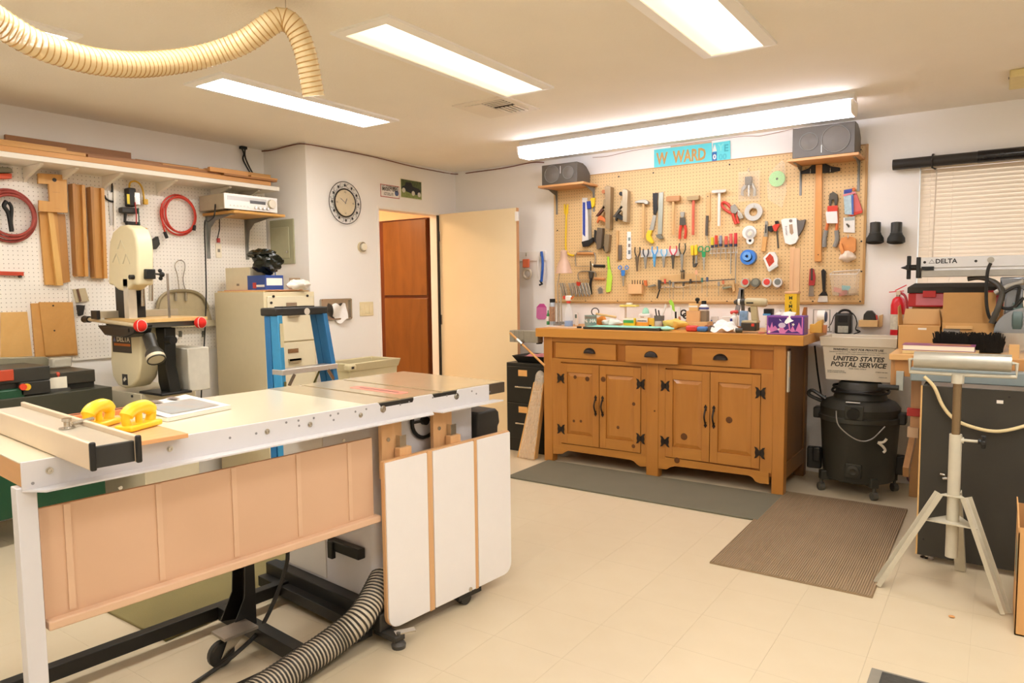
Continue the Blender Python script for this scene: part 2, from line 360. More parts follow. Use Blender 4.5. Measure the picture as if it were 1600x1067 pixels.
# window with closed mini blinds
mb = MB(); fr = .03
mb.bb(WX0, WX0+fr, W+.06, W+.11, WZ0, WZ1).bb(WX1-fr, WX1, W+.06, W+.11, WZ0, WZ1).bb(WX0, WX1, W+.06, W+.11, WZ0, WZ0+fr).bb(WX0, WX1, W+.06, W+.11, WZ1-fr, WZ1)
wn = struct('window_1', mb, m_white); child(wn, 'pane', MB().bb(WX0+fr, WX1-fr, W+.083, W+.087, WZ0+fr, WZ1-fr), glass('e8f2ff', al=.15))
m_blind = mt('f3e2cc', r=.5, nz=.01)
t = T('mini_blind', 'closed cream horizontal mini blind in the window', 'window blind', loc=((WX0+WX1)/2, W+.03, WZ0))
t.p('headrail', MB().bb(WX0+.006, WX1-.006, W+.012, W+.04, WZ1-.03, WZ1-.002), m_blind)
z = WZ1-.045
while z > WZ0+.03:
    t.p('slat', MB().obx(((WX0+WX1)/2, W+.026, z), (EX, (0, .40, .917), (0, -.917, .40)), (WX1-WX0-.014, .030, .0012)), m_blind, sm=False); z -= .0262
t.p('bottom_rail', MB().bb(WX0+.006, WX1-.006, W+.015, W+.037, WZ0+.004, WZ0+.02), m_blind)
for x in (-.39, -.27, .3, .9): t.p('ladder_cord', MB().cyl((x, W+.008, WZ0+.02), (x, W+.008, WZ1-.03), .0012, n=6), m_blind)
t.p('tilt_wand', MB().cyl((-.36, W-.002, WZ1-.03), (-.368, W-.004, 1.42), .004, n=8), mt('e2d2bd', r=.2))
# ================================================================ table saw
SA = math.radians(5.5); SO = V((-1.823, 2.499, 0))
SS = V((-math.sin(SA), -math.cos(SA), 0)); ST = V((-math.cos(SA), math.sin(SA), 0))
def S(s, t, z): return SO+SS*s+ST*t+UP*z
PS = Pl(SO, -ST)                       # rail front plane, outward to the camera
PSL = Pl(S(.60, 0, 0), SS)             # left side of the cabinet
def sbox(mb, s0, s1, t0, t1, z0, z1): return mb.obx(S((s0+s1)/2, (t0+t1)/2, (z0+z1)/2), (SS, ST, UP), (s1-s0, t1-t0, z1-z0))
def ps(px, py, t=0):
    p = PS(px, py, -t)-SO; return p.dot(SS), p.z
m_sawgrey = mt('d9d7da', r=.38, nz=.015); m_iron = mt('d6c7a8', r=.2, m=.35, nz=.1, s=5, sub='c2b190'); m_lam = mt('e6dcc2', r=.14, nz=.02, s=3)
m_mdf = mt('d6b091', r=.6, nz=.03, s=6); m_mdf2 = mt('dcb899', r=.6, nz=.03); m_birch = wood('e3b584', 'd49f6a', 'z', 16); m_pan = mt('edeaea', r=.3, nz=.01)
m_blk = mt('1d1c1a', r=.4, nz=.15, s=30); m_blk2 = mt('32302c', r=.5, nz=.1)
saw = T('table_saw', 'large grey cabinet table saw with cream side table and tan board skirt', 'table saw', loc=S(.3, .4, 0))
ZT = .925
# cast iron top with two slots (cross-section along the rail)
cs = [(-.075, .885), (.69, .885), (.69, ZT)]
for c in (.538, .312): cs += [(c+.0095, ZT), (c+.0095, ZT-.012), (c-.0095, ZT-.012), (c-.0095, ZT)]
cs += [(-.075, ZT)]
top = saw.p('iron_table', MB().prism([S(s, .008, z) for s, z in cs], ST*.672), m_iron, sm=False)
saw.p('throat_insert', MB().prism([S(.432+.032*a, .26+b*.165, ZT-.001) for a, b in [(math.cos(q), math.sin(q)) if False else q for q in ((-1, -.9), (-.6, -1), (.6, -1), (1, -.9), (1, .9), (.6, 1), (-.6, 1), (-1, .9))]], UP*.002), mt('e8907c', r=.4, nz=.1), top)
saw.p('blade_slot', sbox(MB(), .428, .436, .13, .38, ZT, ZT+.0016), m_dark, top)
# extension table
ext = saw.p('side_table', sbox(MB(), .692, 1.775, .008, .665, .862, ZT-.003), wood('e0a865', 'cf924e', 'x', 10), bev=.001)
saw.p('laminate_sheet', sbox(MB(), .692, 1.777, .008, .667, ZT-.003, ZT), m_lam, ext)
saw.p('rear_rail', sbox(MB(), -.02, 1.775, .668, .676, .85, .922), m_sawgrey)
# front rail: angle iron with two dips that show the dark table edge
ro = [(1.775, .853), (1.775, ZT), (.645, ZT), (.63, .905), (.475, .905), (.465, ZT-.002), (.37, ZT-.002), (.36, .907), (.235, .907), (.22, ZT-.002), (.03, ZT-.002), (.03, .853)]
rail = saw.p('front_rail', MB().prism([S(s, -.001, z) for s, z in ro], ST*.008), m_sawgrey, bev=.001)
lip = MB().prism([S(1.775, .004, .850), S(1.735, -.04, .848), S(.40, -.04, .848), S(.37, .004, .85)], UP*.005)
saw.p('lip', lip, m_sawgrey, rail); saw.p('lip', MB().prism([S(.37, .004, .850), S(.35, -.04, .848), S(-.02, -.04, .848), S(.0, .004, .85)], UP*.005), m_sawgrey, rail)
saw.p('dark_plate', sbox(MB(), .47, .635, .0005, .007, .895, ZT-.004), m_dark); saw.p('dark_plate', sbox(MB(), .23, .365, .0005, .007, .895, ZT-.004), m_dark)
saw.p('table_end', sbox(MB(), -.074, .03, .0, .008, .878, ZT-.001), mt('5c5145', r=.4, m=.4))
for x, y in ((77, 735), (265, 701), (417, 674), (484, 663), (563, 648.5), (598, 639), (713, 619)):
    s, z = ps(x, y); r = .009 if x in (598, 713) else .006
    saw.p('bolt', MB().lathe(S(s, -.001, z), -ST, [(r*1.5, 0), (r*1.5, .002), (r, .002), (r, .006), (r*.6, .006), (r*.6, .004)], 12), m_chr, rail)
for x, y in ((359, 684), (400, 677), (447, 660), (467, 665), (466, 657), (490, 653), (516, 649), (528, 646), (521, 656), (555, 643), (572, 639), (51, 755), (625, 632), (639, 628), (676, 621), (698, 618), (737, 611), (744, 615), (765, 612)):
    s, z = ps(x, y); saw.p('screw_hole', MB().lathe(S(s, -.0005, z), -ST, [(.004, 0), (.004, .0015), (.002, .0015)], 8), mt('8d8a8c', r=.4), rail)
# legs
for t0 in (.006, .60): saw.p('leg', sbox(MB(), 1.742, 1.787, t0, t0+.045, 0, .86), m_sawgrey, bev=.002)
# board skirt under the side table
s0, zl0 = ps(45, 800, .03); s1, zr0 = ps(569, 673, .03); _, zlb = ps(56, 958, .03); _, zrb = ps(573, 795, .03)
sk = saw.p('skirt_board', sbox(MB(), .655, 1.735, .03, .042, .495, .792), m_mdf)
for x, y in ((108, 860), (250, 830), (367, 800), (467, 770), (546, 740)):
    s, _ = ps(x, y, .03); saw.p('batten', sbox(MB(), s-.008, s+.008, .026, .0305, .505, .79), m_mdf2, sk)
saw.p('bottom_ledge', sbox(MB(), .64, 1.735, .004, .042, .472, .497), m_mdf2, sk, bev=.004)
for x, y in ((188, 762), (537, 688)):
    s, z = ps(x, y, .03); saw.p('screw', MB().cyl(S(s, .0305, z), S(s, .0275, z), .0055), m_chr, sk)
# cabinet
pr = []
for (a, b, q) in ((.60, .10, 0), (.60, .74, 1), (.02, .74, 2), (.02, .10, 3)):
    r = .03; cx, cy = (a-r if q < 2 else a+r), (b+r if q in (0, 3) else b-r)
    a0 = {0: -90, 1: 0, 2: 90, 3: 180}[q]
    pr += [(cx+r*math.cos(math.radians(a0+k*30)), cy+r*math.sin(math.radians(a0+k*30))) for k in range(4)]
cab = saw.p('cabinet', MB().prism([S(a, b, .115) for a, b in pr], UP*.77), m_sawgrey)
saw.p('access_door', sbox(MB(), .598, .603, .42, .71, .13, .80), mt('e0dcd6', r=.4, nz=.01), cab, bev=.002)
# fence holder on the cabinet side
h = MB(); q = lambda x, y, o=.004: PSL(x, y, o)
a, b = PSL(523, 858, .01), PSL(570, 848, .01)
saw.p('black_holder', MB().pr(PSL, 522, 838, 571, 872, .004, .035), m_blk, bev=.004); saw.p('holder_hook', MB().pr(PSL, 517, 843, 525, 872, .03, .02), m_blk, bev=.003)
# motor cover, wheel, cleats
sA, zA = ps(718, 640, .12)
pts = [(712, 640), (741, 633), (745, 638), (747, 655), (744, 660), (744, 700), (712, 700)]
saw.p('motor_cover', MB().pp(PS, pts, -.22, .14), mt('35322d', r=.55), bev=.012)
for x0, x1, y0, y1 in ((597, 630, 658, 722), (678, 708, 640, 700)):
    sa, za = ps(x0, y0, .03); sb, zb = ps(x1, y1, .03)
    c = saw.p('cleat', sbox(MB(), sb, sa, .035, .055, .62, .845), m_birch, bev=.001)
    saw.p('hinge_plate', sbox(MB(), sb-.002, sb+.03, .012, .016, .60, .78), m_chr, c); saw.p('hinge_arm', sbox(MB(), sb+.026, sb+.029, .016, .036, .60, .78), m_chr, c)
    saw.p('screw', MB().cyl(S(sa-.03, .035, .77), S(sa-.03, .03, .77), .008), m_chr, c)
hw = circ(S(.33, .09, .80), SS, UP, .07, 22); saw.p('hand_wheel', MB().tube(hw, .008, 8, True).bar(S(.40, .09, .8), S(.26, .09, .8), .012, .008).cyl(S(.33, .1, .8), S(.33, .08, .8), .018), m_blk, label='black hand wheel')
# folded white outfeed panel
fs0, fs1, fz0, fz1 = -.082, .642, .055, .705
def rrect(a0, a1, z0, z1, r, t):
    out = []
    for cx, cz, d in ((a1-r, z0+r, -90), (a1-.008, z1-.008, 0), (a0+.008, z1-.008, 90), (a0+r, z0+r, 180)):
        rr = r if d in (-90, 180) else .008
        out += [S(cx+rr*math.cos(math.radians(d+k*22.5)), t, cz+rr*math.sin(math.radians(d+k*22.5))) for k in range(5)]
    return out
pan = saw.p('folding_panel', MB().prism(rrect(fs0, fs1, fz0, fz1, .05, .0), -ST*.018), m_birch, bev=.001, label='folded down white panel with wooden edges and strips')
sA_, sB_ = ps(671, 720, -.02)[0], ps(742, 700, -.02)[0]
def face(a0, a1, rl, rr):
    out = []
    for cx, cz, d, r in ((a1, fz0, -90, rl), (a1, fz1-.006, 0, .004), (a0, fz1-.006, 90, .004), (a0, fz0, 180, rr)):
        x = cx-r if d in (-90, 0) else cx+r; z = cz+r if d in (-90, 180) else cz-r
        out += [S(x+r*math.cos(math.radians(d+k*22.5)), -.018, z+r*math.sin(math.radians(d+k*22.5))) for k in range(5)]
    return out
for a0, a1, rl, rr in ((sA_+.016, fs1-.004, .048, .002), (sB_+.011, sA_-.016, .002, .002), (fs0+.002, sB_-.011, .002, .048)):
    saw.p('white_face', MB().prism(face(a0, a1, rl, rr), -ST*.006), m_pan, pan, bev=.001)
for c, hw_ in ((sA_, .013), (sB_, .009)): saw.p('wood_strip', sbox(MB(), c-hw_, c+hw_, -.022, -.0175, fz0-.004, fz1-.002), m_birch, pan)
for x, y in ((634, 700), (712, 683)):
    s_, _ = ps(x, y, 0); saw.p('block', sbox(MB(), s_-.03, s_+.03, .0, .03, .69, .735), m_birch, pan, bev=.002)
# mobile base
base = saw.p('base_frame', sbox(MB(), .605, .66, .05, .80, .045, .125), m_blk, bev=.003)
for a in ((.655, 2.15, .62, .665, .035, .085), (.66, 1.9, .05, .09, .02, .06), (.64, .70, .08, .80, .03, .075), (.93, .98, .09, .62, .03, .085), (-.02, .605, .08, .12, .05, .11), (-.02, .605, .72, .77, .045, .12), (-.02, .04, .1, .75, .045, .12)):
    saw.p('base_bar', sbox(MB(), *a), m_blk, bev=.002)
saw.p('corner_block', sbox(MB(), .60, .66, .003, .09, .045, .115), mt('3a3733', r=.5), bev=.006); saw.p('corner_arm', sbox(MB(), .605, .655, -.075, .05, .026, .048), mt('3a3733', r=.5), bev=.004)
saw.p('levelling_foot', MB().lathe(S(.63, -.065, 0), UP, [(.026, 0), (.028, .014), (.02, .025), (.008, .027), (.008, .058)], 16), mt('4a4743', r=.5))
saw.p('foot_lever', MB().bar(S(.635, -.05, .052), S(.565, -.085, .052), .03, .005), m_chr)
s_, z_ = ps(735, 930, .0)
saw.p('roller_block', sbox(MB(), s_-.05, s_+.09, -.02, .03, .03, .10), m_blk, bev=.003); saw.p('roller_wheel', MB().cyl(S(s_+.04, -.016, .03), S(s_+.04, .02, .03), .03, n=20), m_blk2)
saw.p('axle_bolt', MB().cyl(S(s_+.025, -.02, .065), S(s_+.025, -.028, .065), .009), m_chr)
# swivel caster with lift bracket
c0 = S(1.12, .33, 0)
cw = saw.p('caster_wheel', MB().lathe(S(1.12, .315, .048), ST, [(.012, 0), (.042, 0), (.048, .006), (.048, .024), (.042, .03), (.012, .03)], 22), m_blk2)
saw.p('caster_fork', MB().prism([S(1.12-.02, .31, .05), S(1.12+.012, .31, .04), S(1.10, .31, .11), S(1.02, .31, .11)], -ST*.004).prism([S(1.12-.02, .349, .05), S(1.12+.012, .349, .04), S(1.10, .349, .11), S(1.02, .349, .11)], ST*.004), m_chr, cw)
saw.p('caster_plate', sbox(MB(), 1.0, 1.13, .28, .375, .11, .12), mt('a9a093', r=.4, m=.7), cw)
saw.p('lift_bracket', MB().prism([S(.955, .37, .08), S(1.05, .37, .10), S(1.0, .37, .2), S(.99, .37, .36), S(.955, .37, .36)], ST*.006).prism([S(.955, .46, .08), S(1.05, .46, .10), S(1.0, .46, .2), S(.99, .46, .36), S(.955, .46, .36)], ST*.006).obx(S(.957, .418, .22), (SS, ST, UP), (.006, .085, .28)), m_blk, bev=.001)
saw.p('lift_pin', MB().cyl(S(.975, .34, .355), S(.975, .52, .355), .011), mt('8f806a', r=.35, m=.6)); saw.p('lift_rod', MB().cyl(S(.985, .50, .355), S(.80, .6, .56), .006), m_blk)
pc = [S(.70, .36, .62)]+[PS(x, y, -t) for x, y, t in ((453, 840, .36), (448, 880, .36), (432, 930, .36), (406, 983, .35))]+[PZ(372, 1018, .05), PZ(335, 1046, .012), PZ(300, 1070, .009), PZ(240, 1110, .009)]
saw.p('power_cord', MB().tube(smooth(pc, 6), .008, 8), m_blk2)
# rip fence on the table
PF = Pl(S(0, -.03, 0), -ST)
def fpt(px, py): d = ray(px, py); return d
a = PZ(138, 727, ZT+.005); b = PZ(199, 717, ZT+.005)
fl_ = [(a-SO).dot(SS), (a-SO).dot(ST)], [(b-SO).dot(SS), (b-SO).dot(ST)]
fence = T('rip_fence', 'wide beige rip fence with black end caps lying across the saw table', 'saw fence', loc=S(1.66, .2, ZT+.001))
f0, f1 = 1.585, 1.70; ft = -.235
m_fen = mt('e3cdb0', r=.35, nz=.02); m_al = mt('dcd3c0', r=.3, m=.5, nz=.03)
fence.p('beam', sbox(MB(), f0+.012, f1-.012, ft+.012, .64, ZT+.004, ZT+.054), m_al, bev=.002)
fence.p('side_face', sbox(MB(), f1-.012, f1, ft, .64, ZT+.002, ZT+.068), m_fen, bev=.003); fence.p('side_face', sbox(MB(), f0, f0+.012, ft, .64, ZT+.002, ZT+.068), m_fen, bev=.003)
fence.p('end_cap', sbox(MB(), f0+.012, f1-.012, ft+.002, ft+.014, ZT+.004, ZT+.056), m_blk2, bev=.002)
for a in (f0, f1-.012): fence.p('end_cap', sbox(MB(), a-.001, a+.013, ft-.012, ft, ZT+.001, ZT+.07), m_blk, bev=.004)
lk = PZ(72, 661, ZT+.068); ls, lt = (lk-SO).dot(SS), (lk-SO).dot(ST)
fence.p('lock_knob', MB().lathe(S(1.64, .09, ZT+.054), UP, [(.004, 0), (.02, .001), (.02, .003), (.008, .005), (.008, .018), (.012, .02), (.012, .028)], 14), m_chr)
fence.p('lock_lever', MB().cyl(S(1.625, .095, ZT+.063), S(1.565, .12, ZT+.066), .006), m_chr)
# board, push handles, magazine on the table
one('wood_board', 'striped reddish wooden board lying under the yellow handles', 'board', sbox(MB(), 1.375, 1.58, -.045, .45, ZT+.001, ZT+.013), wood('e8b27c', 'd89a60', 'y', 24), bev=.001)
def push_handle(c, ang, label):
    t = T('push_block', label, 'push block', 'yellow push handles on the saw table', loc=c)
    d = V((math.cos(ang), math.sin(ang), 0)); e = V((-d.y, d.x, 0)); m = mt('f7d333', r=.3, nz=.05)
    t.p('base', MB().obx(c+UP*.009, (d, e, UP), (.13, .062, .018)), m, bev=.006)
    t.p('grip', MB().tube(smooth([c-d*.046+UP*.012, c-d*.052+UP*.04, c-d*.026+UP*.06, c+d*.026+UP*.062, c+d*.052+UP*.042, c+d*.044+UP*.012], 5), [.013]*6+[.02]*14+[.015]*6, 10), m)
    t.p('post', MB().cyl(c+d*.0+UP*.015, c+d*.0+UP*.055, .01), m)
zb = ZT+.014
push_handle(S(1.495, .275, zb), 2.1, 'larger yellow plastic push handle at the left'); push_handle(S(1.43, .15, zb), 1.95, 'yellow plastic push handle beside the magazine')
t = T('push_stick', 'orange strip with dark stripes behind the yellow handles', 'push stick'); t.p('stick', sbox(MB(), 1.30, 1.57, .50, .56, ZT+.001, ZT+.02), mt('e8814c', r=.4, nz=.15, s=40, st=(.2, 6, 6)), bev=.003)
t.p('stripe', sbox(MB(), 1.32, 1.55, .525, .535, ZT+.02, ZT+.0215), m_dark)
a, b, c, d = (PZ(*p, ZT+.01) for p in ((181, 642), (262, 655), (361, 635), (290, 618)))
mg = T('magazine', 'open weekly magazine with a colour photo lying on the saw table', 'magazine', loc=(a+c)/2)
m_pap = mt('ece6dc', r=.6, nz=.03)
mg.p('pages', MB().prism([p-UP*.009 for p in (a, b, c, d)], UP*.013), m_pap, bev=.001)
cv = mg.p('cover_page', MB().grid(lambda u, v: (a.lerp(b, u)).lerp(d.lerp(c, u), v)+UP*(.005+.012*math.sin(math.pi*u)*(1-v)*.8), 10, 6), m_pap)
mg.p('photo', MB().grid(lambda u, v: (a.lerp(b, .3+.62*u)).lerp(d.lerp(c, .3+.62*u), .12+.76*v)+UP*(.0065+.012*math.sin(math.pi*(.3+.62*u))*(1-(.12+.76*v))*.8), 8, 6), mt('b59a80', r=.5, nz=.3, s=14, sub='8fa3ad'), cv)
for k in range(3): mg.p('headline', MB().grid(lambda u, v: (a.lerp(b, .05+.2*u)).lerp(d.lerp(c, .05+.2*u), .15+.25*k+.1*v)+UP*.012, 2, 2), mt('7d6f66', r=.6), cv)
# ribbed dust hose on the floor
def hose(name, label, path, R, pitch, wire, mbody, mwire, wmat=None):
    pts = smooth(path, 14); L = [0]
    for i in range(1, len(pts)): L.append(L[-1]+(pts[i]-pts[i-1]).length)
    n = int(L[-1]/.008)
    def at(x):
        import bisect
        k = min(max(bisect.bisect(L, x)-1, 0), len(pts)-2); f = (x-L[k])/max(1e-9, L[k+1]-L[k]); return pts[k].lerp(pts[k+1], f)
    ln = [at(L[-1]*i/n) for i in range(n+1)]
    rr = [R*(1+.03*math.cos(2*math.pi*(L[-1]*i/n)/pitch)) for i in range(n+1)]
    t = T(name, label, 'hose'); t.p('hose_wall', MB().tube(ln, rr, 20), mbody)
    q = int(L[-1]/pitch*18); hp = []; x = None
    for i in range(q+1):
        u = L[-1]*i/q; p = at(u); tg = (at(min(u+.004, L[-1]))-at(max(u-.004, 0))).normalized()
        x = tg.orthogonal().normalized() if x is None else (x-tg*x.dot(tg)).normalized(); y = tg.cross(x); a = 2*math.pi*u/pitch
        hp.append(p+(x*math.cos(a)+y*math.sin(a))*(R*1.015))
    t.p('spiral_wire', MB().tube(hp, wire, 5), mwire); return t
pth = [S(.45, .2, .30), S(.56, .10, .205)] + [PZ(x, y, z) for x, y, z in ((566, 962, .13), (520, 1003, .08), (450, 1052, .06), (380, 1100, .058), (300, 1160, .058))]
hose('dust_hose', 'grey and black ribbed dust hose running out from under the saw', pth[1:], .05, .0155, .0042, mt('cfc3ae', r=.45), mt('38342e', r=.4))
# ================================================================ workbench
m_pine = wood('c08036', 'aa6b25', 'z', 9, r=.42, coat=.15); m_pinex = wood('c58538', 'ae702a', 'x', 9, r=.42, coat=.15); m_pine2 = wood('b57128', 'a1611d', 'z', 11, r=.45)
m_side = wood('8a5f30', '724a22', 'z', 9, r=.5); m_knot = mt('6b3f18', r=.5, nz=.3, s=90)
BY = 4.60; PN = Pl((0, BY, 0), (0, -1, 0))
bx0, bx1, BT = -2.875, -1.09, 1.03
ben = T('workbench', 'golden pine workbench with drawers, panelled doors and scalloped apron', 'workbench', loc=(-1.98, 4.9, 0))
ben.p('bench_top', MB().bb(-2.925, -.98, 4.565, W-.06, .965, BT), wood('d99a45', 'c8842f', 'x', 8, r=.4, coat=.1), bev=.003)
ben.p('body', MB().bb(bx0+.03, bx1-.012, BY+.02, W-.1, .11, .964), m_pine2)
lw = .075; xm = (PN(1010, 700).x+PN(1028, 700).x)/2
for x in (bx0, bx1-lw): ben.p('leg', MB().bb(x, x+lw, BY, BY+.075, 0, .964), m_pine, bev=.004)
ben.p('leg', MB().bb(xm-.045, xm+.045, BY-.002, BY+.07, 0, .86), m_pine, bev=.004)
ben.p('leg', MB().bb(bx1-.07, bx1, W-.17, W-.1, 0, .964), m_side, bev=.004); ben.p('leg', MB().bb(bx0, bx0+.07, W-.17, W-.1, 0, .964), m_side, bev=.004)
# face frame rails
ben.p('top_rail', MB().bb(bx0+lw, bx1-lw, BY+.004, BY+.022, .93, .964), m_pinex); zq = PN(905, 567).z
ben.p('middle_rail', MB().bb(bx0+lw, bx1-lw, BY+.004, BY+.022, zq, PN(915, 562).z), m_pinex)
# doors
zt, zb = PN(905, 569).z, PN(905, 695).z
DX = [(PN(877, 600).x, PN(936, 600).x), (PN(937, 600).x, PN(1001, 600).x), (PN(1040, 620).x, PN(1109, 620).x), (PN(1110, 620).x, PN(1188, 620).x)]
m_irn = mt('2b211a', r=.5, m=.3, nz=.2)
for (a, b) in ((bx0+lw, DX[0][0]-.003), (DX[1][1]+.003, xm-.045), (xm+.045, DX[2][0]-.003), (DX[3][1]+.003, bx1-lw)):
    ben.p('stile', MB().bb(a, b, BY+.003, BY+.022, zb-.02, zq), m_pine)
for i, (a, b) in enumerate(DX):
    d = ben.p('door', MB().bb(a, b, BY+.006, BY+.02, zb, zt), m_pine2); sw = .052; z0, z1 = zb+.075, zt-.065
    for q0, q1 in ((a, a+sw), (b-sw, b)): ben.p('door_stile', MB().bb(q0, q1, BY-.004, BY+.008, zb, zt), m_pine, d, bev=.0015)
    for q0, q1 in ((zb, z0), (z1, zt)): ben.p('door_rail', MB().bb(a+sw, b-sw, BY-.004, BY+.008, q0, q1), m_pinex, d, bev=.0015)
    e = .028; P0 = [(a+sw+.002, z0+.002), (b-sw-.002, z0+.002), (b-sw-.002, z1-.002), (a+sw+.002, z1-.002)]; P1 = [(a+sw+e, z0+e), (b-sw-e, z0+e), (b-sw-e, z1-e), (a+sw+e, z1-e)]
    ben.p('raised_panel', MB().add([(x, BY+.005, z) for x, z in P0]+[(x, BY-.003, z) for x, z in P1], [(0, 1, 5, 4), (1, 2, 6, 5), (2, 3, 7, 6), (3, 0, 4, 7), (4, 5, 6, 7)]), m_pine, d, sm=False)
    hx = b-.026 if i % 2 == 0 else a+.026; hz = (zt+zb)/2+.005; o = BY-.004
    ben.p('handle', MB().tube(smooth([(hx, o-.002, hz+.055), (hx, o-.012, hz+.04), (hx, o-.03, hz), (hx, o-.012, hz-.04), (hx, o-.002, hz-.055)], 4), .006, 8).prism([(hx+x, o, hz+s*(.05+z)) for s in (1,) for x, z in ((0, .03), (.011, .012), (.005, 0), (.008, -.012), (-.008, -.012), (-.005, 0), (-.011, .012))], (0, -.004, 0)).prism([(hx+x, o, hz-(.05+z)) for x, z in ((0, .03), (.011, .012), (.005, 0), (.008, -.012), (-.008, -.012), (-.005, 0), (-.011, .012))], (0, -.004, 0)), m_irn, d, label='black iron pull')
    hx = a-.002 if i % 2 == 0 else b+.002
    for hz in (zt-.115, zb+.105):
        sh = [(.004, .016), (.018, .034), (.034, .038), (.026, .02), (.03, 0), (.026, -.02), (.034, -.038), (.018, -.034), (.004, -.016)]; sh = sh+[(-x, -z) for x, z in sh]
        ben.p('hinge', MB().prism([(hx+x, BY-.004, hz+z) for x, z in sh], (0, -.003, 0)).cyl((hx, BY-.006, hz-.016), (hx, BY-.006, hz+.016), .005, n=8), m_irn, d, label='black butterfly hinge')
for x, y, r in ((899, 589, .014), (918, 592, .018), (897, 657.5, .011), (908, 658, .011), (943, 592.5, .02), (990.5, 631, .013), (966, 667.5, .012), (990, 697, .014), (1069, 682, .024), (1139.5, 656, .022), (1023, 642, .007), (1058, 719, .02)):
    c = PN(x, y); yy = BY-.0042 if not (1010 < x < 1030) else BY-.0021
    ben.p('knot', MB().lathe((c.x, yy, c.z), (0, -1, 0), [(r, 0), (r*.9, .0004), (r*.5, .0006)], 14), m_knot)
# drawers with cup pulls
for x0, x1, y0, y1, o, lx in ((868, 962, 536, 562, 0, .25), (977, 1059, 540, 567, .04, .5), (1081, 1172, 544, 573, 0, .5)):
    pl = Pl((0, BY-.004-o, 0), (0, -1, 0)); a = pl(x0, (y0+y1)/2).x; b = pl(x1, (y0+y1)/2).x; zz0, zz1 = (PN(915, 562).z+.006), .925
    d = ben.p('drawer', MB().bb(a, b, BY-.004-o, BY+.02-o+o*.0, zz0, zz1), m_pinex, bev=.002)
    if o: ben.p('drawer_box', MB().bb(a+.03, b-.03, BY+.018-o, BY+.03, zz0+.01, zz1-.012), m_pine2, d)
    c = pl((x0+x1)/2+(6 if x0 == 868 else -1), (y0+y1)/2); cz = (zz0+zz1)/2; cx = c.x; oy = BY-.004-o
    pr = []
    def cup(u, v, cx=cx, cz=cz, oy=oy):
        th = math.pi*u; ph = v*math.pi/2
        return V((cx-.046*math.cos(th)*math.cos(ph*.0), oy-.024*math.sin(ph)*math.sin(th)**.5 if 0 < u < 1 else oy, cz-.014+.036*math.sin(th)*math.cos(ph)))
    ben.p('cup_pull', MB().grid(cup, 16, 6).prism([(cx+.05*math.cos(t), oy, cz-.016+.042*math.sin(t)) for t in [math.pi*k/14 for k in range(15)]], (0, -.002, 0)), m_irn, d, label='black cup pull')
# scalloped aprons
for pts in ([(866, 690), (1012, 709), (1012, 728), (1002, 728), (997, 725), (992, 720), (986, 717.5), (889, 703.5), (884, 706), (880, 708.5), (866, 708.5)], [(1028, 711), (1202, 737), (1202, 755.5), (1188, 754), (1181, 751), (1177, 745), (1171, 742), (1056, 727.5), (1049, 729), (1043, 732.5), (1028, 731)]):
    ben.p('apron', MB().pp(PN, pts, -.022, .018), m_pinex, bev=.001)
# right side panel
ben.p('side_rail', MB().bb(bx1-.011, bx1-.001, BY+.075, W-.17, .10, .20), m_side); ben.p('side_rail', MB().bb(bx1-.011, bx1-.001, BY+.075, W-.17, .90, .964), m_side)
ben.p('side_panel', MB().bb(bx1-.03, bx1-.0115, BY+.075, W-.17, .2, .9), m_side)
# metal rule and square hanging on the bench side
t = T('steel_rule', 'pale steel bar hanging from the right side of the workbench', 'ruler'); PR = Pl((bx1, 0, 0), (1, 0, 0))
a = (bx1+.004, 4.635, .66); t.p('bar', MB().bb(bx1+.003, bx1+.014, 4.625, 4.665, .665, .925), mt('d9d2c2', r=.4, m=.3), bev=.001); t.p('tag', MB().bb(bx1+.0142, bx1+.0148, 4.63, 4.66, .76, .83), mt('ecc68a', r=.5))
t.p('nail', MB().cyl((bx1+.001, 4.645, .935), (bx1+.02, 4.645, .937), .003, n=6).tube([(bx1+.012, 4.645, .937), (bx1+.01, 4.64, .925)], .0015, 5), m_dark)
t = T('toothed_strip', 'dark toothed strip hanging beside the steel bar', 'saw blade'); pts = [(0, 0), (.03, 0)]
for k in range(12): pts += [(.03+.012, .012+k*.02), (.03, .02+k*.02)]
pts += [(.03, .25), (0, .25)]; t.p('blade', MB().prism([(bx1+.003, 4.675+x, .675+z) for x, z in pts], (.004, 0, 0)), mt('3c332b', r=.5, m=.5))
# ---------------------------------------------------------------- mats
def floor_mat(name, label, x0, x1, y0, y1, h, m): return one(name, label, 'floor mat', MB().bb(x0, x1, y0, y1, .0006, h), m, bev=.003)
floor_mat('floor_mat', 'long dark grey rubber mat along the front of the workbench', -2.835, -1.09, 4.03, 4.59, .012, mt('6e6a58', r=.8, nz=.08, s=5, bump=.5, bs=500))
floor_mat('floor_mat', 'olive grey rubber mat on the floor behind the table saw', -3.55, -2.60, 1.40, 2.95, .012, mt('83774a', r=.8, nz=.12, s=4, bump=.5, bs=400))
mb = MB(); x0, x1, y0, y1 = -1.115, -.405, 3.285, 4.70; n = 71; pf = [(x0, .0006)]; 
for k in range(n): q = x0+(x1-x0)*k/n; st_ = (x1-x0)/n; pf += [(q+st_*.1, .0075), (q+st_*.25, .0115), (q+st_*.65, .0115), (q+st_*.8, .0075)]
pf += [(x1, .0006)]
one('floor_mat', 'brown ribbed mat on the floor in front of the shop vacuum', 'floor mat', MB().prism([(x, y0, z) for x, z in pf], (0, y1-y0, 0)), mt('a18a6d', r=.85, nz=.12, s=6, sub='8d775c'), sm=False)
t = T('floor_mat', 'small dark doormat at the bottom edge of the photo', 'floor mat'); a = PZ(1362, 1046, 0)
